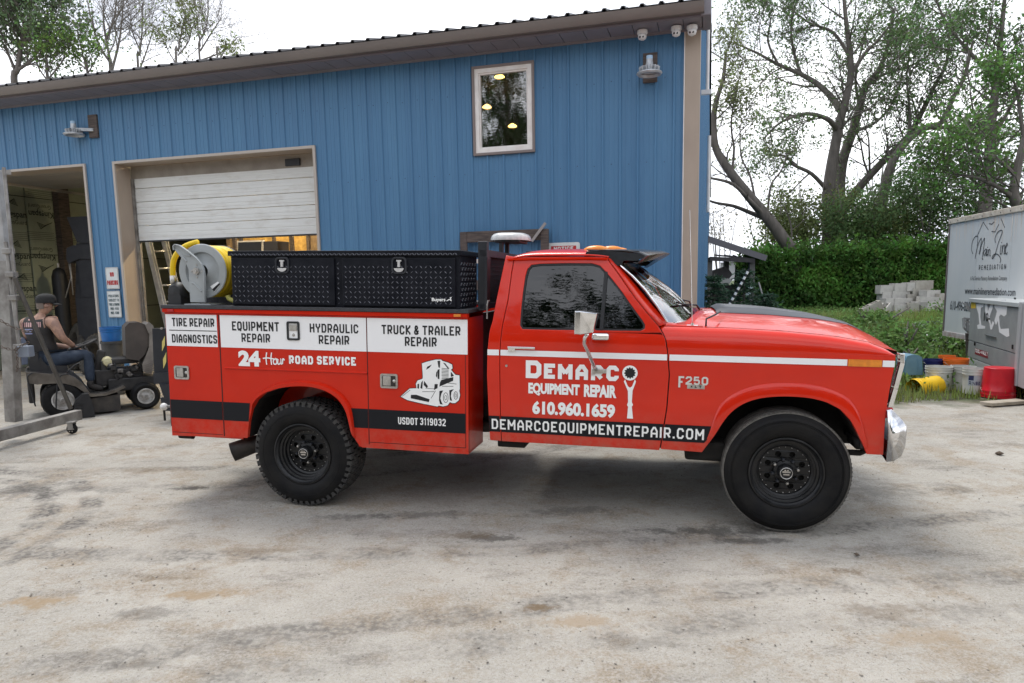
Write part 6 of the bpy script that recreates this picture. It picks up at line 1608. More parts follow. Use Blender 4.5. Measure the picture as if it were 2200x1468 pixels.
# weeds and grass of the bank
def region(n, x0, x1, y0, y1):
    x = x0+(x1-x0)*RS.rand(n); y = y0+(y1-y0)*RS.rand(n); return x, y
def ok(x, y, m=0.0):
    s_ = x*math.cos(B_PSI) - (y-B_D)*math.sin(B_PSI)
    e = y - (8.45 + .08*x) + 1.1*fbm(x, y, .9, 33)
    return (e > m) & (s_ > 3.1) & (x > 3.0)
x, y = region(44000, 3.2, 13, 8.2, 19); dens = fbm(x, y, .7, 51) > -.22
k = ok(x, y) & dens; x, y = x[k], y[k]; n = len(x)
hgt = (.05 + .16*RS.rand(n)**1.5)*(1+1.0*np.clip((y-10)/6, 0, 1)); a = RS.rand(n)*2*PI; ln = .5*hgt*RS.rand(n)
z0_ = bank(x, y)-.01; w_ = .006+.006*RS.rand(n)
V = np.stack([np.stack([x-w_*np.cos(a), y-w_*np.sin(a), z0_],1), np.stack([x+w_*np.cos(a), y+w_*np.sin(a), z0_],1), np.stack([x+ln*np.sin(a), y-ln*np.cos(a), z0_+hgt],1)],1).reshape(-1,3)
tag(fastmesh('grass', V, np.arange(n*3).reshape(-1,3), leafmat('grass_blades', (.19,.28,.06), (.27,.27,.10), .35)), 'ragged green and straw-coloured grass along the yard edge by the buckets', 'grass', kind='stuff')
x, y = region(30000, 3.4, 17, 9.2, 25.8); k = ok(x, y, .7) & (fbm(x, y, .55, 77) > -.12); x, y = x[k], y[k]
cl = fbm(x, y, .5, 88)+.5; hh = (.12+.62*cl*RS.rand(len(x)))*np.clip((y-8.9)/2.2, .35, 1)*(1-.85*np.clip((y-15)/4,0,1))
V1, F1 = leafcloud(np.stack([x, y, bank(x, y)+hh], 1), .085, .03, up=.3)
o = fastmesh('weeds', V1, F1, leafmat('weed_leaf', (.19,.31,.085), (.11,.19,.06), .45)); tag(o, 'mixed leafy weeds covering the low bank between buckets and hedge', 'weeds', kind='stuff')
# taller clumps one can tell apart
for i, (u_, v_, Y, rx_, rz2, n, lb) in enumerate(((1925,745,12.5,.55,.42,2600,'leafy green weed clump right behind the front end of the truck'),(2000,760,13.5,.6,.4,2200,'bushy weed clump above the blue jug and behind the buckets'),(2055,745,14.5,.5,.35,1500,'weed clump beneath the end of the white trailer'),(2025,680,20.0,.8,.22,1300,'bright weed clump against the foot of the block pile'),(1880,690,16,.7,.30,1500,'low green plants behind the hood of the truck'),(1950,800,11.2,.30,.30,1100,'small weeds behind the yellow bucket'))):
    c = at(u_, v_, Y); c.z = max(c.z, float(bank(np.array(c.x), np.array(c.y)))+rz2*.4); shrub('weed_clump', (c.x, c.y, c.z), (rx_, rx_*.6, rz2), n, .085, lb, leafmat('weed_leaf', (.1,.17,.05), (.05,.1,.03)), 70+i, cat='weed', stems=5)
c = at(2020, 740, 13.2); V, F = leafcloud(np.array([tuple(c)])+RS.normal(0,1,(160,3))*np.array([.16,.1,.08]), .05, .01); tag(fastmesh('blossom', V, F, mat('white_petals', (.7,.7,.66), .7)), 'cluster of small white blossoms among the weeds behind the buckets', 'flowers', kind='stuff')
# spruce shrub beside the shed
def spruce(u_, v0, v1, Y, label, seed, wid=1.0):
    t_ = at(u_, v0, Y); b0 = Vector((t_.x, t_.y, 0)); H = t_.z; r = empty('spruce', b0); tag(r, label, 'spruce', 'spruces beside the shed'); rd = random.Random(seed); mb = MB(); mb.tube([(0,0,0),(0,0,H)], [.06,.01], 6); C = []
    for l_ in range(int(H/.15)):
        z = .12 + l_*.15; R_ = wid*(1-z/H)*.95+.08
        for k in range(9):
            a = rd.random()*2*PI; e = Vector((R_*math.cos(a), R_*math.sin(a), z+.05-.18*R_)); s0 = Vector((0,0,z)); mb.tube([s0, s0.lerp(e,.6)+Vector((0,0,.05)), e], [.012,.008,.004], 3)
            for f in np.linspace(.25,1,10):
                p = s0.lerp(e, f); 
                for _ in range(5): C.append((p.x+rd.gauss(0,.05), p.y+rd.gauss(0,.05), p.z+rd.gauss(0,.02)))
    mb.build('trunk', BARK, r); V, F = leafcloud(np.array(C), .10, .015, flat=.6, asp=.25)
    tag(fastmesh('needles', V, F, leafmat('spruce_needles', (.06,.12,.065), (.035,.075,.045), .2), r), kind='stuff')
spruce(1535, 588, 0, 17.5, 'dark spruce close against the blue gable wall', 1, .95)
spruce(1600, 576, 0, 18.5, 'dark green spruce in front of the shed post', 2, 1.1)
spruce(1650, 632, 0, 17.0, 'low spruce at right of the shed post', 3, .9)
# trees behind the workshop roof
def btree(limbs, Y, r0, label, per, size, lm, seed, kids, klen, lev=2, bark=BARKG, name='bare_tree', upb=.6, group=None):
    T = Tree(seed)
    for i, l in enumerate(limbs):
        pts = px(l, Y)
        if i == 0: b0 = Vector((pts[0].x, pts[0].y, 0)); pts = [b0] + pts
        T.limb(pts, (r0*.55 if per == 0 else r0*.75) if i == 0 else r0*.35, .015, kids, klen, lev, leafy=per > 0, n=6, upb=upb, start=.45 if i == 0 else .1)
    tree_obj(name, T, per, size, label, lm, bark, b0, group=group)
btree([[(33,215),(38,150),(48,90),(62,40),(70,-20)], [(36,160),(15,110),(-10,60)], [(45,100),(80,70),(105,20)], [(38,150),(70,130),(95,110)], [(50,90),(30,40),(20,-10)]], 30, .22, 'leafy green tree at the far left behind the workshop roof', 6, .14, leafmat('leaf_left', (.17,.25,.12), (.12,.18,.09), .5), 11, 12, 2.4, bark=BARK, name='leafy_tree')
btree([[(104,190),(103,150),(100,110),(108,60)], [(104,170),(135,130),(140,100)], [(103,175),(80,140),(85,115)]], 29, .10, 'young leafy tree second from the left behind the roof', 6, .15, LF2, 12, 8, 1.5, lev=1, name='leafy_tree', bark=BARK)
btree([[(190,180),(186,150),(176,110),(165,65)], [(188,160),(205,130),(215,115)], [(186,150),(165,130),(158,120)]], 29, .08, 'small sapling with drooping green leaves left of the tall bare fork', 5, .14, LF2, 13, 7, 1.3, lev=1, name='leafy_tree', bark=BARK)
btree([[(240,175),(238,140),(228,85),(222,40),(226,-20)], [(241,150),(256,90),(262,40),(268,-20)], [(237,135),(212,95),(196,40),(185,-10)], [(228,85),(245,40),(250,0)]], 30, .16, 'tall bare forked tree rising over the left of the roof', 0, 0, None, 14, 10, 2.8)
btree([[(298,165),(300,120),(305,70),(306,20),(310,-20)], [(300,150),(315,110),(330,60)], [(302,110),(285,70),(280,30)]], 31, .11, 'slim bare tree right of the tall bare fork', 0, 0, None, 15, 10, 2.2)
btree([[(430,145),(430,100),(425,60),(418,0)], [(430,110),(455,70),(475,40)], [(428,90),(445,50),(447,-10)], [(431,130),(480,110),(510,80)]], 31, .11, 'wide bare tree at right of the group behind the roof', 0, 0, None, 16, 11, 2.4)
btree([[(380,155),(383,110),(392,60),(400,30)], [(380,140),(362,110),(355,90)], [(382,120),(405,90),(412,60)]], 29, .08, 'spindly tree with a few small leaves left of the wide bare tree', 2, .11, LF3, 17, 8, 1.4)
btree([[(468,145),(475,125),(482,105)], [(470,140),(495,128),(500,120)]], 29, .06, 'small leafy sapling just above the roof at right of the bare trees', 4, .12, LF3, 18, 6, .9, lev=1)
# trees across the yard, behind the photographer; they show in the paint and glass
T = Tree(30); T.limb([Vector(p) for p in ((0,0,0),(.2,0,2),(0,.3,4.5),(.3,0,8))], .3, .05, 22, 3.4, 2, start=.12)
rt = tree_obj('yard_tree', T, 13, .22, 'broad leafy tree on the far side of the yard behind the photographer', LF4, base=Vector((0,0,0)), group='trees across the yard behind the photographer')
r = empty('yard_hedge', (0,-23,0)); tag(r, 'long thicket on the far side of the yard behind the photographer', 'hedge')
n = 26000; hx_ = -45+95*RS.rand(n); zz = 3.6*RS.rand(n)**.8*(1+.5*fbm(hx_, hx_*0, .3, 3)*2)
V, F = leafcloud(np.stack([hx_, .8*RS.rand(n), zz], 1), .42, .2); tag(fastmesh('foliage', V, F, LF4, r), kind='stuff')
MB().grid([[(x, 1.2-1.8*0-1.6, z*(3.0+.8*math.sin(x*.35)+.5*math.sin(x*1.1))) for z in (0,.5,1)] for x in np.linspace(-45,50,60)]).build('shade_core', mat('hedge_shade', (.012,.024,.010)), r)  # dark sheet among the leaves, its colour standing for inner shade
for i, (x, y, s_) in enumerate(((-30,-13,.9),(-25,-16,1.0),(-20,-19,1.1),(-16,-15,1.1),(-12.5,-19,.95),(-9,-16,.8),(-6,-19,1.0),(-3,-17,.85),(1,-19,1.0),(5,-17,.9),(9,-20,1.05),(14,-18,1.0),(19,-19,1.1),(25,-16,1.0))):
    o = rt if i == 0 else copy_tree(rt)
    o.location = (x, y, -.05); o.rotation_euler = (0, 0, i*1.3); o.scale = (s_*1.25, s_*1.25, s_*(1.7 if i == 3 else .97))

# ================================================================== LEFT SIDE: MOWER, MAN, GANTRY
mo = gr(137, 899); MH = math.radians(34)
MMx = Matrix.Translation((mo.x, mo.y, 0)) @ Matrix.Rotation(MH, 4, 'Z'); MMi = MMx.inverted()
def Q(a, b, y=0.0):                       # enlarged-view position -> (x, z) on a mower plane
    p = onplane(a/4.318, 600 + b/4.318, MMi, y); return (p.x, p.z)
def Q3(a, b, y): x, z = Q(a, b, y); return Vector((x, y, z))
BLKM = mat('mower_black', (.016,.016,.017), .45, 0, (.04,.037,.034), 12, rvar=.2)
SILV = mat('mower_silver_tan', (.20,.185,.165), .3, .6, (.10,.09,.08), 6)
WHRIM = mat('white_wheel_rim', (.52,.51,.49), .4, 0, (.25,.235,.215), 14)
mow = empty('riding_mower', mtx=MMx); tag(mow, 'riding lawn mower with silver fenders and raised hood, the man sitting on it', 'lawn mower')
def small_wheel(par, x, z, R, r0, w, y0, knobs):
    wh = bpy.data.objects.new('wheel', None); link(wh, par); wh.location = (x, y0, z)
    mb = MB(); mb.lathe([(r0,.015),(r0+.01,-.002),(R*.80,-.012),(R-.02,.005),(R-.004,.03),(R,w/2),(R-.004,w-.03),(R-.02,w),(r0,w-.01)], (0,0,0), n=40); ty = mb.build('tyre', RUBBER, wh, smooth=True, autosmooth=50)
    if knobs:
        mb = MB()
        for k in range(26):
            for rr_ in range(5):
                a = 2*PI*(k + .5*(rr_ % 2))/26; y = .02 + (w-.04)*(rr_+.5)/5; da = .075
                vs = []
                for (q, yy) in ((a-da, y-.016), (a+da, y-.012), (a+da*.6, y+.016), (a-da*.6, y+.012)):
                    for r_ in (R-.012, R+.008): vs.append((r_*math.cos(q), yy, r_*math.sin(q)))
                mb.add(vs, [(1,3,5,7),(0,2,3,1),(2,4,5,3),(4,6,7,5),(6,0,1,7)])
        tag(mb.build('tyre_tread', TREADM, ty), kind='stuff')
    mb = MB(); mb.lathe([(r0,.012),(r0+.012,-.006),(r0-.004,-.008),(r0-.012,.02),(r0*.55,.03),(.035,.022),(.03,-.012),(.0,-.014)], (0,0,0), n=32); mb.build('rim', WHRIM, wh, smooth=True, autosmooth=35)
    MB().lathe([(.016,-.022),(.018,-.012)], (0,0,0), n=12).build('axle_cap', BLACKP, wh); return wh
xr_, zr_ = Q(590, 1172); xf_, zf_ = Q(1357, 1088)
RR = .235; small_wheel(mow, xr_, RR, RR, .115, .24, 0, True); small_wheel(mow, xf_, .185, .185, .095, .15, .02, False)
small_wheel(mow, xr_, RR, RR, .115, .24, .66, True); small_wheel(mow, xf_, .185, .185, .095, .15, .66, False)
fo = [Q(*p) for p in [(235,862),(270,868),(450,880),(620,882),(700,915),(760,962),(800,1010),(835,1060),(900,1066),(990,1055),(1080,1020),(1150,988),(1165,1003),(1085,1045),(990,1078),(850,1092),(815,1085),(770,1040),(700,995),(600,968),(480,968),(350,978),(258,965)]]
mb = MB(); mb.prism([fo], lambda x, z: (x, -.01, z), lambda x, z: (x, .10, z)); mb.build('fender', SILV, mow, bevel=.012, seg=3)
dk = [Q(*p) for p in [(240,862),(450,878),(620,880),(700,915),(760,962),(835,1060),(990,1060),(1150,990),(1150,1020),(840,1100),(700,1010),(600,975),(250,960)]]
mb = MB(); mb.prism([dk], lambda x, z: (x, .10, z), lambda x, z: (x, .82, z)); mb.build('fender_deck', BLKM, mow, bevel=.01)
MB().prism([fo], lambda x, z: (x, .82, z), lambda x, z: (x, .92, z)).build('fender', SILV, mow, bevel=.01)
ys_ = .30
sp_ = [Q(a, b, ys_) for a, b in [(265,780),(290,690),(320,672),(370,700),(400,760),(440,800),(560,798),(625,800),(630,850),(560,878),(330,880),(280,850)]]
mb = MB(); mb.prism([sp_], lambda x, z: (x, .22, z), lambda x, z: (x, .68, z)); mb.build('seat', mat('seat_vinyl', (.02,.02,.021), .45, 0, (.035,.035,.036), 9), mow, bevel=.035, seg=3)
mb = MB()
for (a0, b0_, a1, b1_, y0, y1) in ((880,850,1340,960,.28,.66),(930,760,1000,900,.3,.6),(250,960,330,1150,.2,.8),(1000,930,1450,1010,.22,.72)):
    x0, z1 = Q(a0, b0_, y0); x1, z0 = Q(a1, b1_, y0); mb = MB(); mb.box((x0, y0, z0), (x1, y1, z1)); mb.build('chassis', BLKM, mow, bevel=.015)
rd = random.Random(5)
METL = mat('engine_metal', (.25,.24,.23), .4, .7, (.08,.075,.07), 20)
for k in range(16):
    a, b_ = rd.uniform(1030,1300), rd.uniform(790,910); p = Q3(a, b_, .24); R_ = rd.uniform(.012,.034)
    mb = MB()
    if k % 2: mb.cyl(p, p + Vector((rd.uniform(-.06,.06), .08, rd.uniform(-.05,.05))), R_, 10)
    else: mb.cbox(p, (R_*2.4, .06, R_*1.8), Matrix.Rotation(rd.random(), 3, 'Y'))
    mb.build('engine_part', METL if k % 3 == 0 else BLKM, mow, bevel=.003)
for pts in ([(1060,780),(1090,860),(1100,930)], [(1180,800),(1200,870),(1290,900)], [(1230,760),(1300,800),(1310,880)]):
    MB().tube(catmull([Q3(a, b_, .22) for a, b_ in pts], 4), .008, 6).build('engine_hose', BLACKP, mow, smooth=True)
mb = MB(); x0, z1 = Q(985, 742, .3); x1, z0 = Q(1290, 775, .3); mb.box((x0, .28, z0), (x1, .62, z1)); mb.build('engine_cover', BLKM, mow, bevel=.02)
mb = MB(); p = Q3(1000, 770, .27); mb.lathe([(0,0),(.05,.01),(.07,.05),(.07,.16),(0,.17)], p, n=20); mb.build('air_filter', mat('pale_yellow_part', (.55,.50,.30), .5), mow, smooth=True, autosmooth=40)
mb = MB(); mb.beam(Q3(945,660,.42), Q3(890,900,.42), .10, .10, (0,1,0)); mb.build('steering_column', BLKM, mow, bevel=.02)
sc3 = Q3(768, 607, .45); e1 = Q3(850, 590, .45) - sc3; L_ = .175; ax1 = Vector((math.cos(.35), 0, math.sin(.35)))
mb = MB(); mb.tube([sc3 + ax1*(L_*math.cos(a)) + Vector((0, L_*math.sin(a), 0)) for a in [2*PI*k/28 for k in range(28)]], .016, 8, closed=True)
for a in (0, 2.1, 4.2): mb.tube([sc3, sc3 + ax1*(L_*math.cos(a)) + Vector((0, L_*math.sin(a), 0))], .014, 6)
mb.tube([sc3, Q3(900, 800, .45)], .022, 8); mb.build('steering_wheel', BLKM, mow, smooth=True)
dkm = [Q(a, b, .05) for a, b in [(840,1105),(1110,1065),(1120,1200),(1080,1215),(900,1235),(850,1210)]]
mb = MB(); mb.prism([dkm], lambda x, z: (x, .02, z), lambda x, z: (x, .86, z)); mb.build('mower_deck', mat('deck_dark', (.025,.024,.024), .6, 0, (.07,.06,.05), 9), mow, bevel=.03)
ch = [Q(a, b, -.10) for a, b in [(760,1065),(820,1060),(870,1180),(885,1330),(870,1345),(700,1345),(680,1300),(700,1120)]]
mb = MB(); mb.prism([ch], lambda x, z: (x, -.14, max(z,.0)), lambda x, z: (x, .06, max(z,.0))); c_o = mb.build('discharge_chute', BLACKP, mow, bevel=.012)
for k in range(4):
    x0, z0 = Q(700, 1165+30*k, -.15); x1, z1 = Q(770, 1165+30*k, -.15); MB().beam((x0, -.145, z0), (x1, -.145, z1), .012, .01).build('chute_rib', BLACKP, c_o)
tb_ = [Q(a, b, .5) for a, b in [(165,545),(230,545),(260,600),(262,780),(165,790)]]
mb = MB(); mb.prism([tb_], lambda x, z: (x, .35, z), lambda x, z: (x, .65, z)); mb.build('fuel_tank', mat('slate_plastic', (.10,.12,.17), .5), mow, bevel=.03)
for st in ([(300,870),(260,900),(262,960),(330,1180)], [(640,880),(560,900),(530,1000),(520,1200)], [(740,780),(690,800),(620,870)]): MB().tube(catmull([Q3(a, b_, -.03) for a, b_ in st], 5), .009, 6).build('lever', BLACKP, mow, smooth=True)
# raised hood of the mower
ho = [Q(a, b, .15) for a, b in [(1160,445),(1200,405),(1290,400),(1345,420),(1380,500),(1385,600),(1345,700),(1290,755),(1170,740),(1165,600)]]
hd_ = [Q(a, b, .15) for a, b in [(1345,425),(1380,398),(1420,430),(1432,560),(1425,760),(1400,880),(1330,860),(1320,790),(1380,640),(1385,520)]]
HB = mat('hood_taupe', (.075,.062,.052), .55, 0, (.05,.042,.036), 4); HB2 = mat('hood_edge', (.22,.20,.175), .5, 0, (.13,.115,.10), 6)
hood_ = MB().prism([ho], lambda x, z: (x, .16, z), lambda x, z: (x, .58, z)).build('raised_hood', HB, mow, bevel=.03, seg=3)
MB().prism([hd_], lambda x, z: (x, .12, z), lambda x, z: (x, .60, z)).build('hood_rim', HB2, hood_, bevel=.012)
for k in range(5): a_, b_ = 1330+8*k, 800+16*k; p = Q3(a_, b_, .11); q_ = Q3(a_+75, b_-22, .11); MB().beam(p, q_, .01, .012).build('grille_slat', HB2, hood_)
# --- the man
SKIN = mat('skin', (.40,.235,.165), .6, 0, (.27,.165,.125), 16, lo=.42, hi=.6)
def skinmesh(name, J, E, m, parent, sub=2, root=0):
    me = bpy.data.meshes.new(name); me.from_pydata([tuple(j[0]) for j in J], E, []); o = bpy.data.objects.new(name, me); link(o, parent)
    md = o.modifiers.new('skin', 'SKIN'); md.use_smooth_shade = True; md.branch_smoothing = .6
    for i, j in enumerate(J):
        r_ = j[1]; sv = me.skin_vertices[0].data[i]; sv.radius = (r_, r_) if not isinstance(r_, tuple) else r_; sv.use_root = (i == root)
    s2 = o.modifiers.new('sub', 'SUBSURF'); s2.levels = sub; s2.render_levels = sub; me.materials.append(m); return o
man = empty('person', mtx=MMx); tag(man, 'seated man in black cap, black sleeveless shirt and dark jeans riding the lawn mower', 'person')
YP_ = .45
pel = Q3(430,745,YP_); chest = Q3(365,520,YP_); ubk = Q3(350,400,YP_); neck = Q3(395,320,YP_); hd0 = Q3(432,245,YP_)
shN = Q3(490,395,YP_-.17); shF = Q3(225,400,YP_+.17)
# the back is turned to the camera: the far shoulder sits left in view
elN = Q3(575,545,YP_-.22); haN = Q3(690,625,YP_-.05); elF = shF + Vector((.05,.05,-.27)); haF = Q3(700,640,YP_+.2)
hipN = Q3(470,765,YP_-.10); knN = Q3(815,690,YP_-.16); anN = Q3(840,960,YP_-.20); toN = Q3(965,1015,YP_-.22)
hipF = Q3(440,765,YP_+.12); knF = Q3(835,690,YP_+.20); anF = Q3(860,950,YP_+.2); toF = Q3(960,990,YP_+.2)
J = [(pel,.155),(pel.lerp(chest,.5),(.17,.14)),(chest,(.20,.145)),(ubk,(.165,.12)),(neck,.062),(hd0-Vector((0,0,.02)),.09),(hd0+Vector((.0,0,.07)),.092),
     (shN,.078),(elN,.052),(elN.lerp(haN,.75),.036),(haN,.033),(shF,.078),(elF,.052),(haF,.032),
     (hipN,.10),(hipN.lerp(knN,.5),.085),(knN,.062),(anN,.04),(hipF,.10),(knF,.062),(anF,.04)]
E_ = [(0,1),(1,2),(2,3),(3,4),(4,5),(5,6),(3,7),(7,8),(8,9),(9,10),(3,11),(11,12),(12,13),(0,14),(14,15),(15,16),(16,17),(0,18),(18,19),(19,20)]
body = skinmesh('body', J, E_, SKIN, man)
def cloth(name, idx, ed, grow, m, extra=None):
    mp_ = {k: i for i, k in enumerate(idx)}
    Jc = [(J[k][0], tuple(q+grow for q in J[k][1]) if isinstance(J[k][1], tuple) else J[k][1]+grow) for k in idx]
    return skinmesh(name, Jc, [(mp_[a], mp_[b_]) for a, b_ in ed], m, man)
SHIRT = mat('black_shirt', (.022,.021,.021), .85, 0, (.035,.033,.032), 9, bump=.6, bscale=14); JEAN = mat('dark_jeans', (.020,.030,.050), .8, 0, (.035,.05,.075), 12, bump=.7, bscale=16)
J.append((shN.lerp(ubk,.22),.078)); J.append((shF.lerp(ubk,.22),.078))
cloth('sleeveless_shirt', [0,1,2,3,21,22], [(0,1),(1,2),(2,3),(3,21),(3,22)], .034, SHIRT)
cloth('jeans', [0,14,15,16,17,18,19,20], [(0,14),(14,15),(15,16),(16,17),(0,18),(18,19),(19,20)], .016, JEAN)
BOOT = mat('dark_boots', (.03,.026,.023), .8)
for an, to in ((anN,toN),(anF,toF)): skinmesh('boot', [(an+Vector((0,0,.05)),.052),(an+Vector((-.01,0,-.045)),.052),(an.lerp(to,.55)+Vector((0,0,-.03)),.045),(to,.036)], [(0,1),(1,2),(2,3)], BOOT, man)
hc = hd0 + Vector((0,0,.065))
mb = MB(); rings = []
for (k, z) in ((1.0,-.03),(1.03,.0),(1.0,.03),(.88,.06),(.62,.08),(.3,.09),(.02,.093)): rings.append([(hc.x + .116*k*math.cos(a), hc.y + .106*k*math.sin(a), hc.z + z) for a in np.linspace(0, 2*PI, 25)])
mb.grid(rings); mb.build('cap', mat('black_cap', (.018,.018,.018), .85), man, smooth=True)
mb = MB(); mb.grid([[(hc.x + (.095+.075*f)*math.cos(a), hc.y + (.09+.05*f)*math.sin(a), hc.z-.028-.03*f) for a in np.linspace(-1.0, 1.0, 9)] for f in (0,.5,1)]); mb.build('cap_brim', mat('black_cap', (.018,.018,.018), .85), man, smooth=True, solid=.006)
for s_ in (-1, 1):
    mb = MB(); mb.lathe([(0,-.012),(.018,-.008),(.028,.0),(.02,.012),(0,.014)], hd0 + Vector((-.005, s_*.086, .0)), n=12); mb.build('ear', SKIN, man, smooth=True)
mb = MB(); mb.tube([hd0+Vector((.082,0,.045)), hd0+Vector((.112,0,-.004)), hd0+Vector((.085,0,-.02))], [.008,.017,.01], 8); mb.build('nose', SKIN, man, smooth=True)
mb = MB(); mb.grid([[(hd0.x-.02 + .092*k*math.cos(a), hd0.y + .09*k*math.sin(a), hd0.z + z) for a in np.linspace(PI*.55, PI*1.45, 9)] for (k, z) in ((.98,-.04),(1.02,0),(1.03,.04))]); mb.build('short_hair', mat('grey_brown_hair', (.16,.13,.11), .9), man, smooth=True)
for s_ in (-1, 1):
    MB().lathe([(0,-.002),(.011,-.001),(.012,.003)], hd0 + Vector((.080, s_*.033, .028)), axis='x', n=10).build('eye', BLACKL, man)
MB().box(tuple(hd0+Vector((.074,-.022,-.048))), tuple(hd0+Vector((.082,.022,-.042)))).build('mouth', mat('lip', (.3,.12,.1), .6), man)
def hand(c, d, side):
    d = d.normalized(); up_ = Vector((0,0,1)); s_ = d.cross(up_).normalized()*side
    for k, (o, l_) in enumerate(((-.030,.075),(-.010,.088),(.010,.082),(.030,.066))):
        a = c + s_*o; p1 = a + d*.035; p2 = p1 + d*l_*.45 + Vector((0,0,-.012)); p3 = p2 + d*l_*.15 + Vector((0,0,-l_*.38))
        skinmesh('finger', [(a,.013),(p1,.011),(p2,.009),(p3,.008)], [(0,1),(1,2),(2,3)], SKIN, man, 1)
    skinmesh('thumb', [(c - d*.02 - s_*.02,.014),(c + d*.02 - s_*.055,.012),(c + d*.05 - s_*.06 + Vector((0,0,-.02)),.009)], [(0,1),(1,2)], SKIN, man, 1)
hand(haN, haN-elN, 1); hand(haF, haF-elF, -1)
# print on the shirt back, sized as in the photograph and wrapped onto the cloth
from mathutils.bvhtree import BVHTree
bpy.context.view_layer.update()
shirt = [c for c in man.children if c.name.startswith('sleeveless_shirt')][0]
dg = bpy.context.evaluated_depsgraph_get(); me_ = bpy.data.meshes.new_from_object(shirt.evaluated_get(dg)); bv = BVHTree.FromPolygons([v.co for v in me_.vertices], [p.vertices for p in me_.polygons])
oc = MMi @ Vector((0,0,CAM_H))
def onshirt(a, b_, o=0.0):
    p = Q3(a, b_, YP_); d = (p-oc).normalized(); h = bv.ray_cast(oc, d); q = h[0] if h[0] is not None else p
    return tuple(q - d*(.006+o))
def shirt_rect(l, m, name):
    mb = MB()
    for (a0, b0_, a1, b1_) in l:
        nn = max(2, int((a1-a0)/12)); P = [[onshirt(a0+(a1-a0)*i/nn, y) for i in range(nn+1)] for y in (b0_, b1_)]; mb.grid(P)
    mb.build(name, m, man)
shirt_rect([(202+19*k, 402+(k % 2)*2, 202+19*k+13, 446) for k in range(5)] + [(308+15*k, 398, 308+15*k+10, 446) for k in range(5)] + [(262,372,330,384)], mat('faded_pink_print', (.42,.26,.25), .8), 'shirt_lettering')
shirt_rect([(232,462,300,474),(240,482,296,490),(232,500,300,512)], mat('faded_blue_print', (.20,.22,.36), .8), 'shirt_print')
bpy.data.meshes.remove(me_)

# --- steel gantry with caster in front of the first bay
gy = 7.75
ga = empty('gantry_crane', (0,0,0)); tag(ga, 'grey steel gantry post with diagonal brace, chains and a caster at the left edge', 'gantry')
b_a = gr(-40, 945, .14); b_b = gr(169, 891, .14)
dirb = (b_b-b_a).normalized()
mb = MB(); mb.beam(b_a - dirb*.6, b_b, .10, .12); mb.build('base_beam', GALV, ga, bevel=.008)
pb = at(30, 905, 7.62); pt_ = at(13, 560, 7.62); pb.z = .2
mb = MB(); mb.beam(pb, pt_, .13, .11, dirb); mb.build('lower_post', GALV, ga, bevel=.006)
pu = at(-10, 366, 7.62); mb = MB(); mb.beam(pt_.lerp(pu,-.1), pu, .085, .085, dirb); mb.build('upper_post', mat('grey_painted_post', (.40,.40,.40), .5, .2, (.3,.3,.29), 8), ga, bevel=.005)
for (a, b2, r_) in (((12,520),(44,760),.020),((8,360),(32,600),.018),((28,600),(44,790),.013)):
    MB().cyl(at(*a, 7.50), at(*b2, 7.50), r_, 10).build('post_pipe', GALV, ga, smooth=True, autosmooth=40)
for (u_, v_) in ((25,590),(30,640),(42,745),(18,540)):
    p = at(u_, v_, 7.5); MB().cbox(p, (.09,.09,.06)).build('post_clamp', GALV, ga, bevel=.01)
MB().cyl(at(31, 597, 7.45), at(152, 878, 7.95), .024, 12).build('diagonal_brace', mat('dark_pipe', (.13,.125,.115), .45, .6, (.09,.085,.08), 9), ga, smooth=True, autosmooth=40)
p = at(55, 755, 7.5); mb = MB(); mb.cbox(p, (.13,.10,.12)); mb.build('winch_box', mat('winch_blue', (.22,.25,.30), .5, .3), ga, bevel=.01)
MB().beam(at(-30, 372, 7.6), at(22, 371, 7.75), .08, .05).build('top_plate', GALV, ga)
CHN = mat('chain_steel', (.14,.11,.09), .5, .7)
for (l, nlink) in (([(-8,683),(25,702),(60,712),(70,708)], 16), ([(-8,742),(30,752),(50,740),(62,736)], 14), ([(35,745),(38,780),(36,800)], 8)):
    Pc = catmull([at(u_, v_, 7.42) for u_, v_ in l], 12); tot = sum((Pc[i+1]-Pc[i]).length for i in range(len(Pc)-1)); stp = .032; acc = 0; k = 0; mb = MB()
    for i in range(len(Pc)-1):
        acc += (Pc[i+1]-Pc[i]).length
        if acc >= stp:
            acc = 0; k += 1; d = (Pc[i+1]-Pc[i]).normalized(); n_ = Vector((0,1,0)) if k % 2 else Vector((0,0,1)); n_ = (n_ - d*n_.dot(d)).normalized()
            mb.tube([Pc[i] + d*.021*math.cos(a) + n_*.012*math.sin(a) for a in np.linspace(0, 2*PI, 9)[:-1]], .0042, 5, closed=True)
    tag(mb.build('chain', CHN, ga, smooth=True), kind='stuff')
cw = gr(155, 922, .055)
mb = MB(); mb.lathe([(.0,-.022),(.045,-.022),(.058,-.012),(.058,.012),(.045,.022),(0,.022)], (cw.x, cw.y, .058), n=20); mb.build('caster_wheel', RUBBER, ga, smooth=True, autosmooth=40)
mb = MB()
for k in range(6): a = k*PI/3; mb.cyl((cw.x+.03*math.cos(a), cw.y-.024, .058+.03*math.sin(a)), (cw.x+.03*math.cos(a), cw.y-.03, .058+.03*math.sin(a)), .007, 6)
mb.build('caster_bolts', STAIN, ga)
mb = MB(); mb.box((cw.x-.03, cw.y-.035, .05), (cw.x+.03, cw.y-.03, .14)); mb.box((cw.x-.03, cw.y+.03, .05), (cw.x+.03, cw.y+.035, .14)); mb.box((cw.x-.04, cw.y-.045, .13), (cw.x+.04, cw.y+.045, .142)); mb.build('caster_fork', GALV, ga)

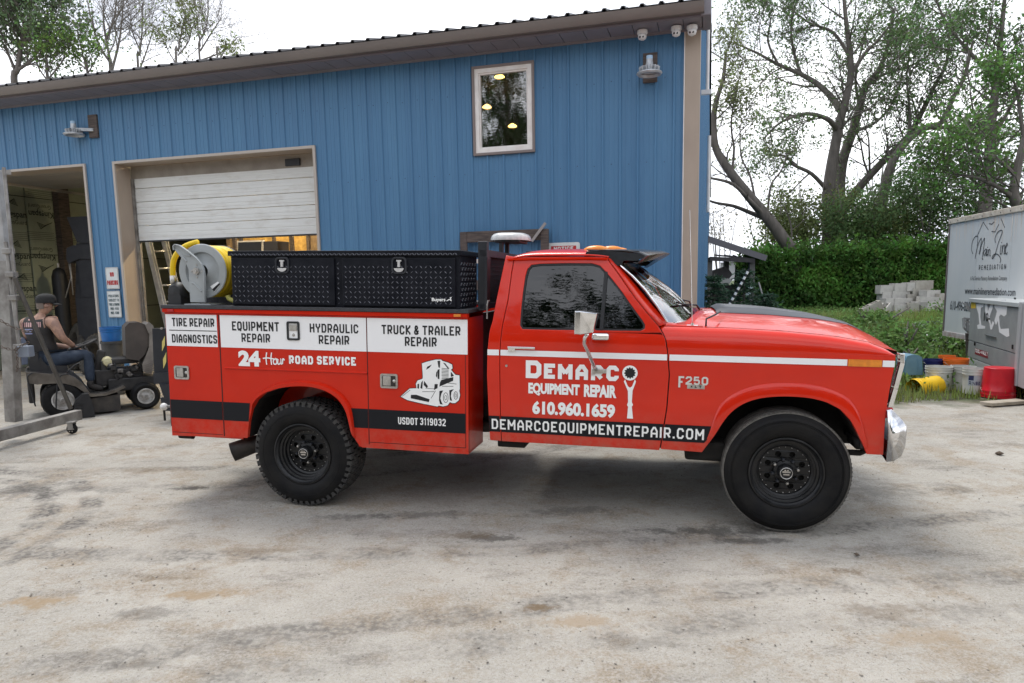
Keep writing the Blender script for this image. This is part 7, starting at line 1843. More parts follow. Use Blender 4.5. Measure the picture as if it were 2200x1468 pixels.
# --- bins, ladder, tyres, machine and black frame round the bays
def onB(u, v, y): p = onplane(u, v, BMI, y); return p
def bucket_geo(R0, R1, H, m, par, open_=True, rim=True, n=36):
    mb = MB(); th = .003; prof = [(0,.0),(R0-.004,0),(R0,.004)] + [(R0+(R1-R0)*f, H*f) for f in (.25,.5,.74)]
    prof += [(R0+(R1-R0)*.76+.006, H*.76),(R0+(R1-R0)*.79+.006, H*.79),(R0+(R1-R0)*.80, H*.80),(R1-.001, H*.88),(R1+.006, H*.885),(R1+.006, H*.91),(R1, H*.915),(R1+.001, H*.985),(R1+.005, H*.99),(R1+.004, H),(R1-.003, H)]
    prof += [(R1-.004, H*.9),(R0-.004, .01),(0,.008)]
    mb.lathe(prof, (0,0,0), axis='z', n=n); return mb.build('bucket_body', m, par, smooth=True, autosmooth=40)
def bail(R1, H, par, ang=.5, m=None):
    mb = MB(); mb.tube([(R1*1.04*math.cos(a), -R1*1.04*math.sin(a)*math.sin(ang)-.002, H*.84 - R1*1.04*math.sin(a)*math.cos(ang)) for a in np.linspace(0, PI, 17)], .0022, 5); mb.build('wire_handle', m or STAIN, par, smooth=True)
p = gr(247, 782); pw = Vector((-6.05, 10.75, 0)); tb0 = empty('waste_bin', at(243, 765, 10.9)); 
bt = at(243, 705, 10.9).z; bbm = .0; tb0.location.z = 0; 
tag(tb0, 'dark grey plastic bin standing against the blue wall under the signs', 'bin')
mb = MB(); rb = 21*10.9/1500; mb.lathe([(0,0),(rb*.86,0),(rb,bt*.98-.22),(rb+.012,bt*.98-.22),(rb+.012,bt-.2),(rb,bt-.2),(rb-.01,bt-.22),(rb*.8,.02)], (0,0,0), axis='z', n=32); mb.build('bin_body', mat('bin_grey', (.045,.045,.043), .6, 0, (.07,.068,.062), 8), tb0, smooth=True, autosmooth=40)
bl_ = empty('blue_bucket', (tb0.location.x, tb0.location.y, bt-.28)); tag(bl_, 'bright blue plastic bucket set in the top of the dark bin under the signs', 'bucket')
bucket_geo(rb*.8, rb*1.02, .30, mat('blue_plastic', (.02,.15,.42), .4, 0, (.02,.11,.34), 6), bl_)
# ladder in bay two
LAD = mat('aluminium', (.50,.50,.48), .35, .6, (.36,.36,.35), 10); la = empty('extension_ladder', (0,0,0)); tag(la, 'aluminium extension ladder leaning inside the second bay', 'ladder')
yl = .75
La0, La1 = BM @ onB(312, 500, yl+.25), BM @ onB(372, 760, yl-.05); Lb0, Lb1 = BM @ onB(347, 500, yl+.45), BM @ onB(411, 760, yl+.15)
for (a, b2) in ((La0, La1), (Lb0, Lb1)):
    a = a + (a-b2)*.15
    MB().beam(a, b2, .028, .075, (1,0,0)).build('side_rail', LAD, la, bevel=.004)
    MB().beam(a + Vector((.045,.02,0)), b2 + Vector((.045,.02,0)), .022, .06, (1,0,0)).build('side_rail', LAD, la, bevel=.004)
for v_ in (505, 541, 578, 614, 650, 687, 723):
    f = (v_-500)/260; MB().cyl(La0.lerp(La1, f), Lb0.lerp(Lb1, f), .017, 8).build('rung', LAD, la, smooth=True)
def big_tyre(loc, R, w, rx, rz2, label, treadk=28, r0=.55):
    t_ = empty('tyre', loc); t_.rotation_euler = (rx, 0, rz2); tag(t_, label, 'tyre', 'old tyres inside the first bay'); m = mat('dusty_tyre', (.035,.033,.030), .85, 0, (.075,.068,.058), 9, bump=.3)
    mb = MB(); mb.lathe([(R*r0,.03),(R*r0+.02,0),(R*.82,-.012),(R*.95,.01),(R,.05),(R,w-.05),(R*.95,w-.01),(R*.82,w+.012),(R*r0,w-.02)], (0,0,R), n=48, close=True); mb.build('tyre_carcass', m, t_, smooth=True, autosmooth=45)
    mb = MB()
    for k in range(treadk):
        a = 2*PI*k/treadk
        for s_ in (0, 1):
            q = [((R-.004)*math.cos(a+d), yy, R+(R-.004)*math.sin(a+d)) for d, yy in ((-.04,.03 if s_ else w-.03),(.04,.03 if s_ else w-.03),(.10,w/2),(.02,w/2))]; q2 = [((R+.016)*math.cos(a+d), yy, R+(R+.016)*math.sin(a+d)) for d, yy in ((-.04,.03 if s_ else w-.03),(.04,.03 if s_ else w-.03),(.10,w/2),(.02,w/2))]
            mb.add(q+q2, [(4,5,6,7),(0,1,5,4),(1,2,6,5),(2,3,7,6),(3,0,4,7)])
    tag(mb.build('tyre_lugs', m, t_), kind='stuff')
for (u_, v_, y_, R, w, rx, rz2, lb) in ((178,740,1.0,.42,.26,-.30,-.25,'large old tyre leaning just inside the first bay beyond the steering wheel'),(140,700,1.7,.50,.30,-.2,-.5,'old tyre standing behind the seated man inside the first bay'),(196,700,2.3,.46,.28,-.15,-.3,'dusty tyre at the back of the heap by the door edge'),(70,715,2.2,.48,.30,-.25,-.2,'dark tyre at left behind the man in the first bay')):
    p = BM @ onB(u_, v_, y_); p.z = .0; big_tyre(p, R, w, rx, rz2-B_PSI, lb)
mc = empty('tyre_machine', mtx=BM); tag(mc, 'dark workshop machine with a flared hopper standing inside the first bay', 'machine')
MD = mat('machine_dark', (.012,.014,.020), .5, 0, (.02,.022,.028), 6); yq = 1.6
def Bp(l, y): return [(onB(a/4.892, 340+b_/4.892, y).x, onB(a/4.892, 340+b_/4.892, y).z) for a, b_ in l]
for (nm, l, y0, y1) in (('hopper', [(700,620),(925,610),(950,890),(810,890)], yq, yq+.6), ('machine_neck', [(800,895),(960,885),(960,920),(800,915)], yq+.05, yq+.5), ('control_head', [(700,945),(770,915),(960,915),(965,1060),(820,1060),(720,1110),(695,1060)], yq, yq+.55), ('machine_column', [(800,1060),(980,1040),(1010,1468),(790,1468)], yq+.05, yq+.6)):
    q = Bp(l, y0); MB().prism([q], lambda x, z: (x, y0, z), lambda x, z: (x, y1, z)).build(nm, MD, mc, bevel=.02)
x0 = Bp([(790,1468)], yq+.05)[0][0]; x1 = Bp([(1010,1468)], yq+.05)[0][0]; MB().box((x0, yq+.05, 0), (x1, yq+.6, Bp([(900,1460)], yq+.05)[0][1])).build('machine_base', MD, mc)
for st in ([(725,1110),(750,1250),(690,1468)], [(740,1110),(770,1440)]): MB().tube([onB(a/4.892, 340+b_/4.892, yq-.05) for a, b_ in st], .012, 6).build('hanging_hose', GALV, mc, smooth=True)
oc2 = empty('oxygen_cylinder', BM @ Vector((onB(128, 600, 2.6).x, 2.6, 0))); tag(oc2, 'tall black gas cylinder standing left of the dark machine in the first bay', 'gas cylinder')
mb = MB(); zt_ = onB(128, 575, 2.6).z; mb.lathe([(0,0),(.15,.0),(.15,zt_-.2),(.11,zt_-.06),(.04,zt_),(0,zt_)], (0,0,0), axis='z', n=20); mb.build('cylinder_body', MD, oc2, smooth=True, autosmooth=50)
MB().cyl((0,0,zt_), (0,0,zt_+.09), .025, 8).build('valve', STAIN, oc2)
# clutter seen under the half-open door
wb = empty('picture_frame', BM @ Vector((0,0,0))); wb.matrix_world = BM; tag(wb, 'white-framed dark screen on the shelf behind the toolbox', 'screen')
q = [onB(u_, v_, 2.6) for u_, v_ in ((508,518),(566,516),(566,548),(508,550))]
MB().prism([[(a.x, a.z) for a in q]], lambda x, z: (x, 2.6, z), lambda x, z: (x, 2.64, z)).build('screen_frame', WVINYL, wb, bevel=.005)
cxq = sum(a.x for a in q)/4; czq = sum(a.z for a in q)/4
MB().prism([[(cxq+(a.x-cxq)*.86, czq+(a.z-czq)*.80) for a in q]], lambda x, z: (x, 2.592, z), lambda x, z: (x, 2.6, z), back=False).build('screen_glass', BLACKG, wb)
sh = empty('shelf', mtx=BM); tag(sh, 'wooden shelf with posts along the plywood wall in the second bay', 'shelf')
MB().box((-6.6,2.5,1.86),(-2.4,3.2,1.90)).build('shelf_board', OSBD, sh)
for x in (-6.5,-5.2,-3.9,-2.6): MB().box((x,2.55,0),(x+.07,2.62,2.9)).build('shelf_post', WOODG, sh)
CB = [mat('cardboard', (.32,.21,.11), .8), mat('dark_box', (.04,.04,.05), .6), mat('red_box', (.25,.03,.02), .5), mat('tan_box', (.42,.33,.2), .7)]
for i, (x, w_, h_, k, lb) in enumerate(((-6.35,.4,.45,0,'brown carton at the left end of the shelf'),(-5.85,.35,.62,1,'dark carton second from left on the shelf'),(-5.0,.3,.35,2,'small red box on the shelf behind the hose reel'),(-4.4,.42,.55,3,'tan carton on the shelf right of the red box'),(-3.5,.5,.4,0,'wide brown carton near the right end of the shelf'))):
    b_o = MB().box((x,2.6,1.902),(x+w_,3.0,1.902+h_)).build('carton', CB[k], None, bevel=.006); b_o.matrix_world = BM; tag(b_o, lb, 'box')
# black frame with hazard stripes behind the truck's tail, and the tow ball
fr = empty('loader_frame', (0,0,0)); tag(fr, 'black steel frame with yellow hazard stripes standing behind the tail of the truck', 'steel frame')
def at3(l, Y): return [at(u_, v_, Y) for u_, v_ in l]
def slab(name, l, Y, dep, m, par, bevel=.006):
    q = at3(l, Y); x = [(p.x, p.z) for p in q]; return MB().prism([x], lambda a, z: (a, Y, z), lambda a, z: (a, Y+dep, z)).build(name, m, par, bevel=bevel)
slab('frame_plate', [(327,706),(372,706),(372,805),(331,805)], 8.6, .10, BLACKG, fr)
slab('frame_bracket', [(329,801),(375,800),(375,825),(331,825)], 8.55, .14, BLACKG, fr)
slab('fork_bar', [(342,825),(380,828),(380,860),(352,855)], 8.5, .5, BLACKG, fr)
slab('frame_foot', [(344,855),(380,858),(380,885),(350,882)], 8.5, .3, BLACKG, fr)
YEL = mat('hazard_yellow', (.60,.50,.16), .5)
for l in ([(348,735),(354,722),(354,742),(348,755)], [(350,772),(357,757),(357,778),(351,792)]): slab('hazard_stripe', l, 8.592, .004, YEL, fr, 0)
for (u_, v_) in ((346,706),(348,803),(340,812)): p = at(u_, v_, 8.58); MB().cyl(p, p+Vector((0,.03,0)), .014, 6).build('frame_bolt', STAIN, fr)
tb1 = empty('tow_ball', at(352, 874, 7.3)); tag(tb1, 'white ball-shaped tow coupling at the tail corner of the truck', 'tow ball')
mb = MB(); mb.lathe([(0.001,-.04),(.022,-.033),(.036,-.015),(.04,0),(.036,.015),(.022,.033),(.001,.04)], (0,0,0), n=20); mb.build('ball', mat('ball_white', (.62,.61,.58), .35), tb1, smooth=True)
mb = MB(); mb.cyl((.03,0,0), (.16,.02,.01), .014, 8); mb.build('ball_shank', GALV, tb1, smooth=True)
mb = MB(); mb.cyl((0,0,0), (0,0,-.15), .012, 8); mb.build('ball_stem', DARK, tb1)

# ================================================================== RIGHT SIDE
# lean-to shed on the gable wall
sd2 = empty('lean_to_shed', (0,0,0)); tag(sd2, 'dark open lean-to shed with sloping roof on the gable end of the workshop', 'shed')
SHD = mat('dark_shed_timber', (.035,.033,.038), .7, 0, (.055,.05,.052), 6)
a0 = at(1520, 507, 24); a1 = at(1646, 549, 24)
mb = MB(); d_ = a1-a0
mb.add([a0, a1, a1+Vector((.9,3.2,0)), a0+Vector((.9,3.2,0)), a0+Vector((0,0,-.05)), a1+Vector((0,0,-.05)), a1+Vector((.9,3.2,-.05)), a0+Vector((.9,3.2,-.05))], [(0,1,2,3),(7,6,5,4),(0,4,5,1),(1,5,6,2),(2,6,7,3),(3,7,4,0)]); mb.build('shed_roof', ROOFM, sd2)
MB().beam(a0+Vector((0,-.03,-.10)), a1+Vector((0,-.03,-.10)), .05, .20).build('shed_fascia', mat('shed_fascia', (.13,.125,.14), .6), sd2)
for (u_, dy) in ((1620,.15),(1620,3.0),(1528,.15)):
    p = at(u_, 560, 24); p.y += dy; MB().box((p.x-.09, p.y, 0), (p.x+.09, p.y+.15, p.z+.1)).build('shed_post', mat('post_grey', (.13,.13,.13), .7, 0, (.08,.08,.08), 4), sd2)
b0_ = at(1525, 556, 24); b1_ = at(1622, 560, 24); MB().beam(b0_+Vector((0,.05,0)), b1_+Vector((0,.05,0)), .08, .14).build('tie_beam', SHD, sd2)
for k in range(4): MB().beam(b0_+Vector((.2+.4*k,.1+.3*k,.12)), b1_+Vector((-.2,.1+.3*k,.08)), .05, .05).build('shed_batten', SHD, sd2)
MB().box((6.75, 26.9, 0), (8.8, 27.0, 1.4)).build('shed_back', SHD, sd2)
tb_ = empty('dark_crate', (0,0,0)); tag(tb_, 'dark tilted board crate stored under the shed roof', 'crate')
slab('crate_side', [(1531,583),(1562,573),(1574,590),(1560,607),(1528,612)], 24.6, .5, SHD, tb_)
tp = empty('grey_tarp', (0,0,0)); tag(tp, 'pale grey sheet draped low beneath the shed roof, above the spruce', 'tarp')
slab('tarp_sheet', [(1524,614),(1560,598),(1575,600),(1566,612)], 22.0, .4, mat('grey_sheet', (.30,.30,.29), .7, 0, (.2,.2,.19), 3), tp)
pl_ = empty('striped_pole', (0,0,0)); tag(pl_, 'thin slanting pole wrapped in black and white stripes by the shed', 'pole')
A, B2 = at(1610, 578, 14.5), at(1560, 668, 14.5)
for k in range(16): MB().cyl(A.lerp(B2, k/16), A.lerp(B2, (k+1)/16), .028, 8).build('pole_band', WHITEL if k % 2 else BLACKP, pl_)
rp2 = empty('leaning_stick', (0,0,0)); tag(rp2, 'thin pale stick leaning against the shed post', 'stick'); MB().cyl(at(1630,607,17.5), at(1643,650,17.2), .02, 6).build('stick_shaft', mat('bleached_wood', (.3,.28,.27), .8), rp2)
for i, (l, lb) in enumerate((([(1606,614),(1616,610),(1618,619),(1608,623)], 'upper small pale blue board behind the spruce tips'), ([(1597,628),(1608,622),(1613,632),(1602,638)], 'lower small pale blue board behind the spruce tips'))):
    o = slab('blue_board', l, 19.2, .03, mat('pale_blue_board', (.42,.52,.56), .6), None); tag(o, lb, 'board')
fh = empty('far_house', (0,0,0)); tag(fh, 'small grey house roof with chimney just visible beyond the hedge', 'house')
slab('house_wall', [(1600,560),(1662,556),(1662,600),(1600,600)], 70, 8, mat('far_wall', (.30,.30,.32), .8), fh); slab('house_roof', [(1596,561),(1630,548),(1668,558),(1664,561)], 69.8, 8.4, mat('far_roof', (.24,.24,.27), .8), fh); slab('chimney', [(1643,531),(1651,531),(1651,552),(1643,552)], 70, 1, mat('far_brick', (.32,.26,.25), .8), fh)
# block pile, every block its own thing
BLKC = [mat('concrete_block', (.50,.485,.45), .9, 0, (.38,.365,.335), 3, bump=.4, bscale=20), mat('concrete_block_stained', (.42,.40,.35), .9, 0, (.29,.265,.225), 2.5, bump=.4, bscale=20)]
blocks = [ # px centre u,v, yaw, tilt, description
 (1905,622,.0,0,'first block of the top course at the left'),(1935,618,.0,0,'second block of the top course'),(1962,616,.0,0,'third block of the top course'),(1980,612,.0,0,'block at the right end of the top course'),
 (1908,636,.05,0,'second-course block at the left edge'),(1930,634,0,0,'second-course block second from left'),(1974,628,0,0,'block below the right end of the top course'),
 (1914,650,.1,0,'third-course block at the left edge'),(1935,650,0,0,'third-course block right of the left edge one'),(1960,641,.1,0,'block in the middle of the pile with its hollow facing up'),(1978,641,-.1,0,'block just right of the middle of the pile'),
 (1993,647,-.25,.05,'tilted block on the right shoulder of the pile'),(2022,640,.35,0,'large block turned at an angle beside the trailer'),(1997,633,.3,0,'pale-topped block behind the right shoulder'),
 (1935,664,0,0,'bottom-course block at the left'),(1958,660,1.2,0,'block set end-on in the lower middle'),(1978,657,0,0,'bottom-course block in the middle'),(2003,658,.1,0,'lower block right of the middle'),(2025,655,.15,0,'lower block nearest the trailer'),
 (1955,676,0,0,'lowest block in the centre of the pile'),(1980,672,0,0,'lowest block half sunk in the weeds'),
 (1876,662,-.2,-.45,'block fallen at the far left and tilted up'),(1903,668,.3,-.75,'block leaning on its corner left of the pile')]
b0o = None
def block_mesh():
    mb = MB(); l_, w_, h_ = .60, .30, .27
    o = rrect(-l_/2, -w_/2, l_/2, w_/2, .006, 1); hs = [rrect(-l_/2+.05, -w_/2+.05, -.025, w_/2-.05, .02, 2), rrect(.025, -w_/2+.05, l_/2-.05, w_/2-.05, .02, 2)]
    mb.prism([o] + hs, lambda x, y: (x, y, h_), lambda x, y: (x, y, 0)); return mb
for i, (u_, v_, yaw, tilt, d_) in enumerate(blocks):
    p = at(u_, v_, 22.6 - (.25 if v_ > 645 else 0) - (.3 if u_ > 1990 else 0) - .2*(v_ > 655))
    if i == 0:
        o = block_mesh().build('concrete_block', BLKC[0]); me0 = o.data; me1 = me0.copy(); me1.materials[0] = BLKC[1]
    else: o = bpy.data.objects.new('concrete_block', me0 if i % 3 else me1); link(o)
    o.location = (p.x, p.y, p.z-.135); o.rotation_euler = (0, tilt, yaw+.08); tag(o, 'grey concrete block, ' + d_, 'concrete block', 'blocks of the pile by the trailer')
# fill behind the visible faces so the heap is solid
k = 0
for (u_, v_, cnt) in ((1920,640,4),(1950,630,4),(1975,650,4),(2010,652,3)):
    for j in range(cnt):
        p = at(u_ + 7*j, v_ + 4*j, 23.2+.1*j); o = bpy.data.objects.new('concrete_block', me0); link(o); o.location = (p.x, p.y, p.z-.13); o.rotation_euler = (0, 0, .1*j-.1)
        tag(o, 'grey concrete block inside the heap, mostly hidden behind the front blocks of the pile', 'concrete block', 'hidden blocks inside the pile')
oc_ = at(1888, 683, 19.5); o = MB().cbox((0,0,0), (.30,.28,.17)).build('orange_crate', mat('orange_plastic', (.70,.16,.03), .5), None, bevel=.02); o.location = oc_; tag(o, 'small orange plastic crate lying in the weeds before the block pile', 'crate')
mb = MB(); P = []
for i in range(9):
    for_ = i/8; P.append([tuple(at(1912+48*for_, 684+12*g - 8*math.sin(PI*for_)*(1-g), 19.2+.2*g) + Vector((0,0,.02*math.sin(7*for_+3*g)))) for g in np.linspace(0,1,6)])
o = mb.grid(P).build('sandbag', mat('spotted_white_sheet', (.62,.62,.56), .8, 0, (.08,.09,.07), 7, lo=.56, hi=.60), None, smooth=True, solid=.03); tag(o, 'crumpled white sheet with dark spots lying below the block pile', 'tarp')
# grey tub tipped on its side
tu = empty('grey_tub', (0,0,0)); tag(tu, 'grey plastic tub lying on its side in the weeds left of the white trailer', 'tub')
c_a = [(1982,700),(1990,692),(2030,692),(2038,702),(2038,714),(2030,718),(1990,718),(1984,712)]
q = at3(c_a, 15.5); qq = [(p.x, p.z) for p in q]; cx_ = sum(a for a, b in qq)/8; cz_ = sum(b for a, b in qq)/8
MB().prism([[(cx_+(a-cx_)*1.08, cz_+(b-cz_)*1.12) for a, b in qq], [(cx_+(a-cx_)*.96, cz_+(b-cz_)*.92) for a, b in qq]], lambda x, z: (x, 15.45, z), lambda x, z: (x, 15.50, z)).build('tub_rim', mat('tub_dark', (.10,.10,.11), .5), tu, bevel=.01)
MB().prism([qq], lambda x, z: (x, 15.55, z), lambda x, z: (cx_+(x-cx_)*.85, 15.95, cz_+(z-cz_)*.85)).build('tub_shell', mat('tub_grey', (.22,.23,.25), .5, 0, (.16,.17,.18), 6), tu, bevel=.02)
# white trailer
TRX = math.atan2(1.0, .186)
TA = at(2041, 474, 12.9); tdir = Vector((-.186, -1, 0)).normalized(); tout = Vector((-1, .186, 0)).normalized()
trm = Matrix(((tdir.x, -tout.x, 0, TA.x), (tdir.y, -tout.y, 0, TA.y), (0, 0, 1, 0), (0, 0, 0, 1)))   # x along the side towards us, y inward
trl = empty('box_trailer', mtx=trm); tag(trl, 'white box trailer with black script and web address on its side', 'trailer'); tri = trm.inverted()
def TP(u, v, y=0.0): p = onplane(u, v, tri, y); return (p.x, p.z)
zb_, ztp = TP(2041,719)[1], TA.z; LT = 5.6
TRW = mat('trailer_white', (.50,.53,.54), .42, 0, (.60,.61,.60), 1.2, rvar=.1, stretch=(1,1,.3))
for k in range(5): MB().box((k*LT/5+.002, 0, zb_+.04), ((k+1)*LT/5-.002, .03, ztp-.06)).build('side_panel', TRW, trl)
mb = MB(); mb.box((0,.03,zb_),(LT,2.2,ztp-.01)); mb.build('trailer_box', TRW, trl)
mb = MB(); mb.box((-.01,-.02,ztp-.07),(LT,.04,ztp+.02)); mb.build('top_rail', mat('cream_rail', (.62,.57,.48), .5, 0, (.45,.38,.3), 8), trl, bevel=.008)
mb = MB(); mb.box((-.012,-.012,zb_),(.03,.03,ztp)); mb.build('corner_post', mat('rust_edge', (.16,.13,.12), .6), trl)
mb = MB(); mb.box((0,-.015,zb_-.04),(LT,.05,zb_+.045)); mb.build('bottom_rail', mat('rusty_rail', (.30,.20,.18), .6, 0, (.5,.5,.5), 6), trl)
mb = MB()
for k in range(18): mb.lathe([(0,-.008),(.012,-.004),(.014,.002)], (.08+.3*k, -.02, ztp-.03), n=8)
mb.build('rivets', GALV, trl)
mb = MB(); rs_ = np.random.RandomState(9)
for k in range(46):                      # worn streaks running down from the roof edge
    x = rs_.rand()*3.3+.05; l_ = .10+.38*rs_.rand(); w_ = .008+.03*rs_.rand(); mb.add([(x,-.0012,ztp-.07),(x+w_,-.0012,ztp-.07),(x+w_*.6,-.0012,ztp-.07-l_),(x+w_*.4,-.0012,ztp-.07-l_)], [(0,3,2,1)])
tag(mb.build('dirt_streak', mat('streak', (.70,.66,.60), .7, 0, (.60,.53,.46), 10), trl), kind='stuff')
for (x) in (2.9, 3.75):
    mb = MB(); mb.lathe([(0,-.01),(.2,-.01),(.33,.02),(.35,.06),(.35,.2),(.3,.24)], (x, .05, .33), n=32); mb.build('trailer_wheel', RUBBER, trl, smooth=True, autosmooth=40)
MB().box((2.4,-.02,.68),(4.2,.03,.80)).build('wheel_fender', GALV, trl)
tf = lambda x, z, o=0: (x, -.003-o, z)
def TS(u0, v0, u1, v1): a = TP(u0, v0); b = TP(u1, v1); return a[0], b[1], b[0], a[1]
def Tq(a, b): return TP(2020 + a/4.317, 420 + b/4.317)
TXT = mat('trailer_lettering', (.045,.05,.055), .6)
mnt = [[(345,375),(400,248),(448,320)], [(455,262),(478,268),(505,245)], [(478,335),(510,338),(545,268)], [(565,215),(580,250),(600,300)]]
mb = MB()
for st in mnt: ribbon(mb, [Tq(*p) for p in st], .014, tf)
mb.build('mountain_logo', TXT, trl)
ml = [[(305,545),(292,500),(300,430),(325,385),(345,380),(350,400),(345,480),(325,585)], [(325,585),(345,480),(378,400),(383,420),(370,500),(362,545)], [(366,545),(385,460),(410,398),(412,420),(400,520),(390,585),(400,590)],
      [(428,520),(418,540),(408,560),(405,530),(418,505),(430,500),(424,555),(434,550)], [(436,500),(432,555),(442,545)], [(446,500),(444,560),(450,515),(460,500),(464,520),(462,560),(468,555)],
      [(515,440),(510,400),(530,350),(560,325),(578,330),(570,365),(545,430),(525,500),(510,550),(490,585),(482,575),(500,550),(530,545),(555,570),(563,600),(556,625)], [(566,460),(558,540),(568,540)], [(580,460),(574,540),(584,480),(596,460),(600,480),(594,540),(602,535)], [(604,500),(618,470),(626,455),(620,445),(608,480),(606,530),(616,545),(626,525)]]
mb = MB()
for i, st in enumerate(ml):
    pts = [(p.x, p.y) for p in catmull([(a, b, 0) for a, b in st], 5)]; ribbon(mb, [Tq(*p) for p in pts], .016, lambda x, z, o=i*.0002: tf(x, z, o))
for (a, b) in ((438,482),(568,438)): ribbon(mb, [Tq(a,b), Tq(a+6,b)], .016, tf)
mb.build('script_lettering', TXT, trl)
def tbox(text, a0, b0, a1, b1, font=True, bold=0.0, w=.14, **k):
    x0, z1 = Tq(a0, b0); x1, _ = Tq(a1, b0); _, z0 = Tq(a0, b1)
    mb = MB()
    if font: font_text(mb, text, x0, z0, x1, z1, tf, bold)
    else: stroke_text(mb, text, x0, z0, x1, z1, w, tf, **k)
    mb.build('lettering', TXT, trl)
tbox('REMEDIATION', 362, 648, 612, 692, False, w=.15, gap=.7)
tbox('A Full Service Masonry Remediation Company', 282, 750, 622, 800)
tbox('www.mainlineremediation.com', 232, 852, 703, 915, bold=.01)
tbox('610-496-8200', 98, 975, 300, 1062, bold=.01)
# tool cabinet
CA = at(2087, 641, 11.1); cdir = Vector((.35*-1, -1, 0)).normalized(); cout = Vector((-1, .35, 0)).normalized()
cm = Matrix(((cdir.x, -cout.x, 0, CA.x), (cdir.y, -cout.y, 0, CA.y), (0,0,1,0), (0,0,0,1))); cab = empty('tool_cabinet', mtx=cm); cmi = cm.inverted()
tag(cab, 'grey steel tool cabinet with peeling white paint and a yellow sticker at the right edge', 'cabinet')
def CP(a, b, y=0.0): p = onplane(1840 + a/4.317, 560 + b/4.317, cmi, y); return (p.x, p.z)
CG = mat('cabinet_grey', (.30,.31,.31), .45, .2, (.245,.25,.25), 2.0, rvar=.15); xR2 = CP(1500,700)[0]; zt2 = CA.z; zm = CP(1075,747)[1]; zm2 = CP(1080,910)[1]; zbt = CP(1500,1170)[1]; LC = xR2
MB().box((.0,.012,zbt),(LC,1.2,zt2-.03)).build('cabinet_shell', CG, cab)
MB().box((.006,-.006,zm+.006),(LC-.008,.014,zt2-.075)).build('cabinet_door', CG, cab, bevel=.004)
MB().box((.006,-.003,zm2+.006),(LC-.008,.014,zm-.008)).build('cabinet_drawer', CG, cab, bevel=.004)
MB().box((.006,-.003,zbt+.01),(LC-.008,.014,zm2-.006)).build('cabinet_drawer', mat('cabinet_pale', (.42,.43,.44), .45, .2), cab, bevel=.004)
MB().box((-.02,-.03,zt2-.06),(LC+.02,1.2,zt2)).build('cabinet_lid', mat('cabinet_lid', (.46,.48,.48), .4, .2), cab, bevel=.006)
MB().box((LC+.0,-.02,zbt),(LC+.10,.05,zt2+.01)).build('corner_frame', mat('cabinet_frame', (.42,.42,.43), .45, .2), cab, bevel=.006)
MB().box((LC+.105,-.0,zbt),(LC+1.3,1.2,zt2)).build('cabinet_side', mat('cabinet_pale', (.42,.43,.44)), cab, bevel=.006)
cf = lambda x, z, o=0: (x, -.008-o, z)
mb = MB(); rs_ = np.random.RandomState(4)
def blob(pts, m=mb): mb.poly([[CP(*p) for p in pts]], cf)
for pts in ([(1115,405),(1150,395),(1190,400),(1180,430),(1160,440),(1155,520),(1165,600),(1200,610),(1198,632),(1130,635),(1125,600),(1145,590),(1138,500),(1120,440)],
            [(1195,400),(1220,390),(1225,470),(1260,380),(1275,370),(1270,440),(1240,520),(1255,600),(1270,560),(1285,580),(1262,640),(1248,640),(1240,580),(1215,520),(1200,470)],
            [(1290,380),(1340,370),(1395,360),(1405,420),(1398,500),(1375,520),(1345,500),(1330,520),(1335,600),(1345,635),(1420,630),(1425,700),(1400,710),(1330,665),(1318,560),(1300,600),(1285,560),(1310,470),(1285,430)]): blob(pts)
tag(mb.build('peeled_paint', mat('peeled_paint', (.68,.68,.68), .7), cab), kind='stuff')
MB().poly([[CP(1068,380),CP(1112,380),CP(1112,444),CP(1068,444)]], cf).build('yellow_sticker', mat('sticker_yellow', (.62,.42,.03), .5), cab)
x0, z1 = CP(1192,480); x1, _ = CP(1225,480); z0 = CP(1192,560)[1]
cf2 = lambda x, z, o=0: (x, -.010-o, z)
font_text(MB(), '10-', x0, z0, CP(1250,480)[0], z1, cf2, .02).build('stencil_number', BLACKL, cab)
x0, z1 = CP(1105,812); x1, z0 = CP(1225,868); _, z0 = CP(1105,868)
MB().poly([[(x0,z0),(x1,z0),(x1,z1),(x0,z1)]], lambda x, z: (x, -.0055, z)).build('drawer_label', mat('label_red', (.22,.015,.03), .5), cab)
stroke_text(MB(), 'TOOL-VAULT', x0+.008, z0+(z1-z0)*.35, x1-.008, z1-.006, .24, lambda x, z, o=0: (x, -.0065-o, z), gap=.2).build('label_lettering', WHITEL, cab)
mb = MB(); a, b = CP(1205,690), CP(1305,705); mb.box((a[0], -.03, b[1]-.01), (b[0], -.008, a[1])); mb.build('door_handle', BLACKP, cab, bevel=.004)
for (a, b) in ((1105,768),(1458,795)): x, z = CP(a, b); MB().box((x-.014,-.02,z-.035),(x+.014,-.004,z+.02)).build('hinge', DARK, cab)
x, z = CP(1480,352); MB().box((x-.04,-.012,z-.012),(x+.02,-.006,z+.012)).build('lock_plate', BLACKP, cab)
# sign post / rail left of the cabinet
hp = empty('metal_rack', (0,0,0)); tag(hp, 'small grey metal rack on a wooden post left of the tool cabinet', 'rack')
mb = MB(); mb.beam(at(2080,716,11.4), at(2082,785,11.4), .06, .06, (0,1,0)); mb.build('wood_post', WOODG, hp)
RK = mat('rack_grey', (.34,.35,.35), .45, .4)
for (a, b2) in (((2070,684),(2088,686)),((2070,684),(2071,705)),((2071,705),(2088,722)),((2074,690),(2088,694)),((2073,697),(2088,704)),((2078,686),(2079,712)),((2070,650),(2088,672))):
    MB().beam(at(*a, 11.3), at(*b2, 11.25), .035, .03).build('rack_bar', RK, hp)
